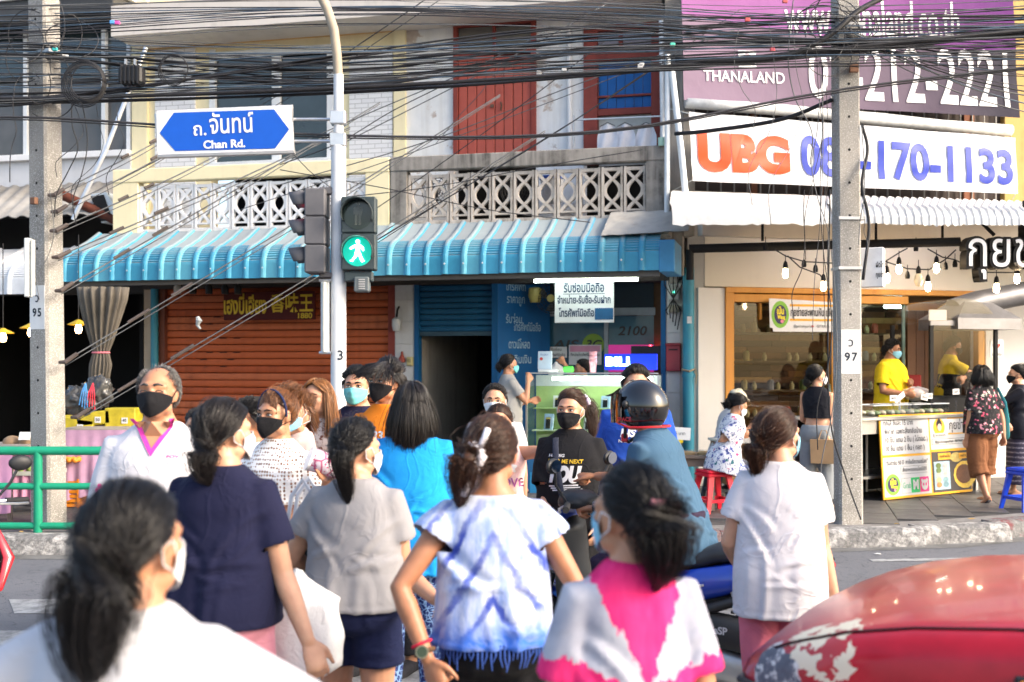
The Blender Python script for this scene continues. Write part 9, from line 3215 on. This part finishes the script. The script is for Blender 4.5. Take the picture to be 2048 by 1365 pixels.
for sy in (-1,1):
 one('side', REDP, car, lambda b: b.prism([(1.45,.3),(1.45,1.14),(1.7,1.16),(4.0,1.14),(4.15,1.0),(4.15,.4),(3.9,.3)], 'y', sy*.76, sy*.72))
 one('side_window', GLASSDARK, car, lambda b: b.prism([(1.75,1.1),(2.35,1.58),(3.3,1.58),(3.75,1.1)], 'y', sy*.74, sy*.72))
 one('pillar', REDP, car, lambda b: b.tube([(1.6, sy*.74,1.09),(2.3, sy*.66,1.6),(3.35, sy*.66,1.6),(3.85, sy*.74,1.09)], .035,8), True)
one('windscreen', GLASSDARK, car, lambda b: b.add([(1.46,-.70,1.19),(1.46,.70,1.19),(2.3,.62,1.58),(2.3,-.62,1.58)], [(0,1,2,3)]))
one('roof', REDP, car, lambda b: b.span((2.28,-.66,1.57),(3.4,.66,1.63),.03))
one('rear_window', GLASSDARK, car, lambda b: b.add([(3.85,-.7,1.09),(3.85,.7,1.09),(3.36,.62,1.58),(3.36,-.62,1.58)], [(0,1,2,3)]))
one('boot', REDP, car, lambda b: b.span((3.8,-.76,.4),(4.14,.76,1.085),.02))
one('underbody', DARK, car, lambda b: b.span((.1,-.7,.25),(4.1,.7,.45)))
# ------------------------------------------------------------------ things carried
BAGW = None
def bag_film(name, tint, alpha):
 t = NT(name)
 t.set(color=tint, rough=.28, spec=.5, alpha=alpha)
 t.bump(t.noise(16,5,.6, dist=1.2),.5,.02)
 return t.m
FILM = bag_film('milky_film', (.78,.78,.79),.80)
THIN = bag_film('thin_film', (.80,.80,.82),.55)
def carrier(label, top, h, w, mat, seed, knot=.35, d=.5):
 r = tag(empty('plastic_bag', top), label, 'bag')
 b = MB(); b.smooth = True
 rs = []
 n, m = 30,16
 for j in range(m + 1):
  t = j/m
  if t < knot:
   q = (t/knot)
   rad = .014 + (w*.5 - .014)*q ** 1.5
  else:
   q = (t - knot)/(1 - knot)
   rad = w*.5*(1 + .12*math.sin(q*3))*(1 - .9*max(0, q - .82)/.18*.6)
  ring = []
  for k_ in range(n):
   a = 2*math.pi*k_/n
   cr = 1 + .22*mnoise.noise(Vector((math.cos(a)*2.2, math.sin(a)*2.2, t*3 + seed))) + .10*math.sin(a*9 + seed)*(1 - min(1, t*1.5))
   ring.append((rad*cr*math.cos(a), rad*d*cr*math.sin(a),-h*t + .015*mnoise.noise(Vector((a, seed, t)))))
  rs.append(ring)
 b.rings(rs)
 b.build('film', mat, r)
 return r
p = F5.W @ (F5.wr['L'] + (F5.wr['L'] - F5.el['L']).normalized()*.095)
bg1 = carrier('thin clear carrier bag in the hand of the person in the tie-dye blouse', p, .42,.26, THIN, 3)
one('contents', plain('bag_red', (.6,.03,.05),.5), bg1, lambda b: lumpy(b, (.0,0,-.31),(.08,.05,.08),2))
one('contents', plain('bag_pale', (.55,.45,.4),.5), bg1, lambda b: lumpy(b, (.02,.0,-.24),(.06,.05,.06),5))
p = at(596,1140,4.30)
carrier('big white carrier bag hanging between the people in navy and grey', p, .42,.30, FILM, 8,.25,.6)
p = F22.W @ (F22.wr['L'] + Vector((0,.06,.02)))
bgx = carrier('small clear bag held up by the phone seller', p + Vector((-.05,0,-.0)),.22,.17, FILM, 5,.3)
tt = tag(empty('tote_bag', at(612,1050,4.7), R(-15)), 'camouflage tote bag with white straps under the arm of the person in grey', 'bag')
def camo():
 t = NT('camouflage')
 n = t.noise(11,2,.4, dist=.6)
 t.set(color=t.ramp(n, [(.0,(.012,.013,.01)),(.44,(.012,.013,.01)),(.45,(.06,.055,.03)),(.55,(.06,.055,.03)),(.56,(.22,.19,.10))], 'CONSTANT'), rough=.85)
 return t.m
one('bag', camo(), tt, lambda b: (setattr(b, 'smooth', True), b.rings([[(x*w_, y*d_, z) for x, y in ((-1,-.6),(-.8,-1),(.8,-1),(1,-.6),(1,.6),(.8,1),(-.8,1),(-1,.6))] for z, w_, d_ in ((-.26,.13,.05),(-.24,.15,.07),(-.1,.15,.06),(.0,.14,.035))])))
for s in (-1,1):
 one('strap', plain('strap_white', (.65,.65,.68),.7), tt, lambda b: b.tube([(-.07, s*.03,0),(-.05, s*.03,.12),(0, s*.03,.19),(.05, s*.03,.12),(.07, s*.03,0)], .010,6, True, None, .4))
cp = tag(empty('wrapped_cup', F9.W @ (F9.wr['L'] + Vector((0,.05,.04))), R(20)), 'pink and white wrapped cup held by the person in the net top', 'cup')
one('cup', pattern_mat('cup_print', (.72,.62,.66),(.5,.08,.18),18), cp, lambda b: (setattr(b, 'smooth', True), b.tube([(-.05,0,.06),(.12,-.02,-.0)], [.055,.05], 18)))
one('lid', plain('cup_lid', (.75,.74,.76),.3), cp, lambda b: b.tube([(-.06,0,.064),(-.05,0,.06)], .058,18))
bo = tag(empty('spray_bottle', F3.W @ (F3.wr['R'] + (F3.wr['R'] - F3.el['R']).normalized()*.06)), 'small white bottle in the hand of the person in grey', 'bottle')
one('bottle', plain('bottle_white', (.72,.72,.74),.3), bo, lambda b: b.lathe([(.001,-.09),(.02,-.09),(.022,-.08),(.022,.03),(.012,.045),(.012,.06),(.001,.06)], n=14), True)
pbg = tag(empty('paper_bag', at(1648,905,12.45), R(-25)), 'brown paper carrier bag on the arm of the person in black', 'bag')
KRAFT = plain('kraft_paper', (.46,.29,.15),.8)
one('bag', KRAFT, pbg, lambda b: b.rings([[(x, y, -.12) for x, y in ((-.13,-.06),(.13,-.06),(.13,.06),(-.13,.06))], [(x, y, .14) for x, y in ((-.14,-.065),(.14,-.065),(.14,.065),(-.14,.065))]]))
for s in (-1,1):
 one('handle', KRAFT, pbg, lambda b: b.tube([(-.05, s*.05,.14),(-.02, s*.04,.24),(.03, s*.04,.24),(.06, s*.05,.14)], .006,5))
pp = tag(empty('paper_sheet', at(1500,872,12.35), R(-20)), 'curled white sheets in the hands of the seated person', 'paper')
sheet_mesh(lambda s, t: (-.12 + .26*s, -.1 + .2*t, .03 + .05*math.sin(s*3) - .03*t),12,6,.003).build('sheet', PAPER, pp)
sbg = tag(empty('food_pack', at(1832,790,14.4), R(-10)), 'orange food box in a clear bag in the hands of the seller in yellow', 'food box')
one('box', plain('orange_food', (.75,.34,.05),.5), sbg, lambda b: b.box((.03,0,.0),(.22,.14,.07), Matrix.Rotation(R(-12),3, 'Y'),.01))
one('film', THIN, sbg, lambda b: lumpy(b, (0,0,.01),(.18,.12,.09),6,20,12,.25))
tl = tag(empty('shoulder_bag', F28.W @ (F28.sh['R'] + Vector((.05,-.02,.03))), R(24)), 'slim teal cloth bag hanging from the shoulder in the flowered blouse', 'bag')
one('bag', cloth_mat('bag_teal', (.10,.46,.46)), tl, lambda b: b.tube([(.0,-.03,.02),(.05,-.08,-.14),(.06,-.09,-.34),(.07,-.08,-.52)], [.018,.03,.05,.055], 10, True, (0,1,0),.4, True), True)
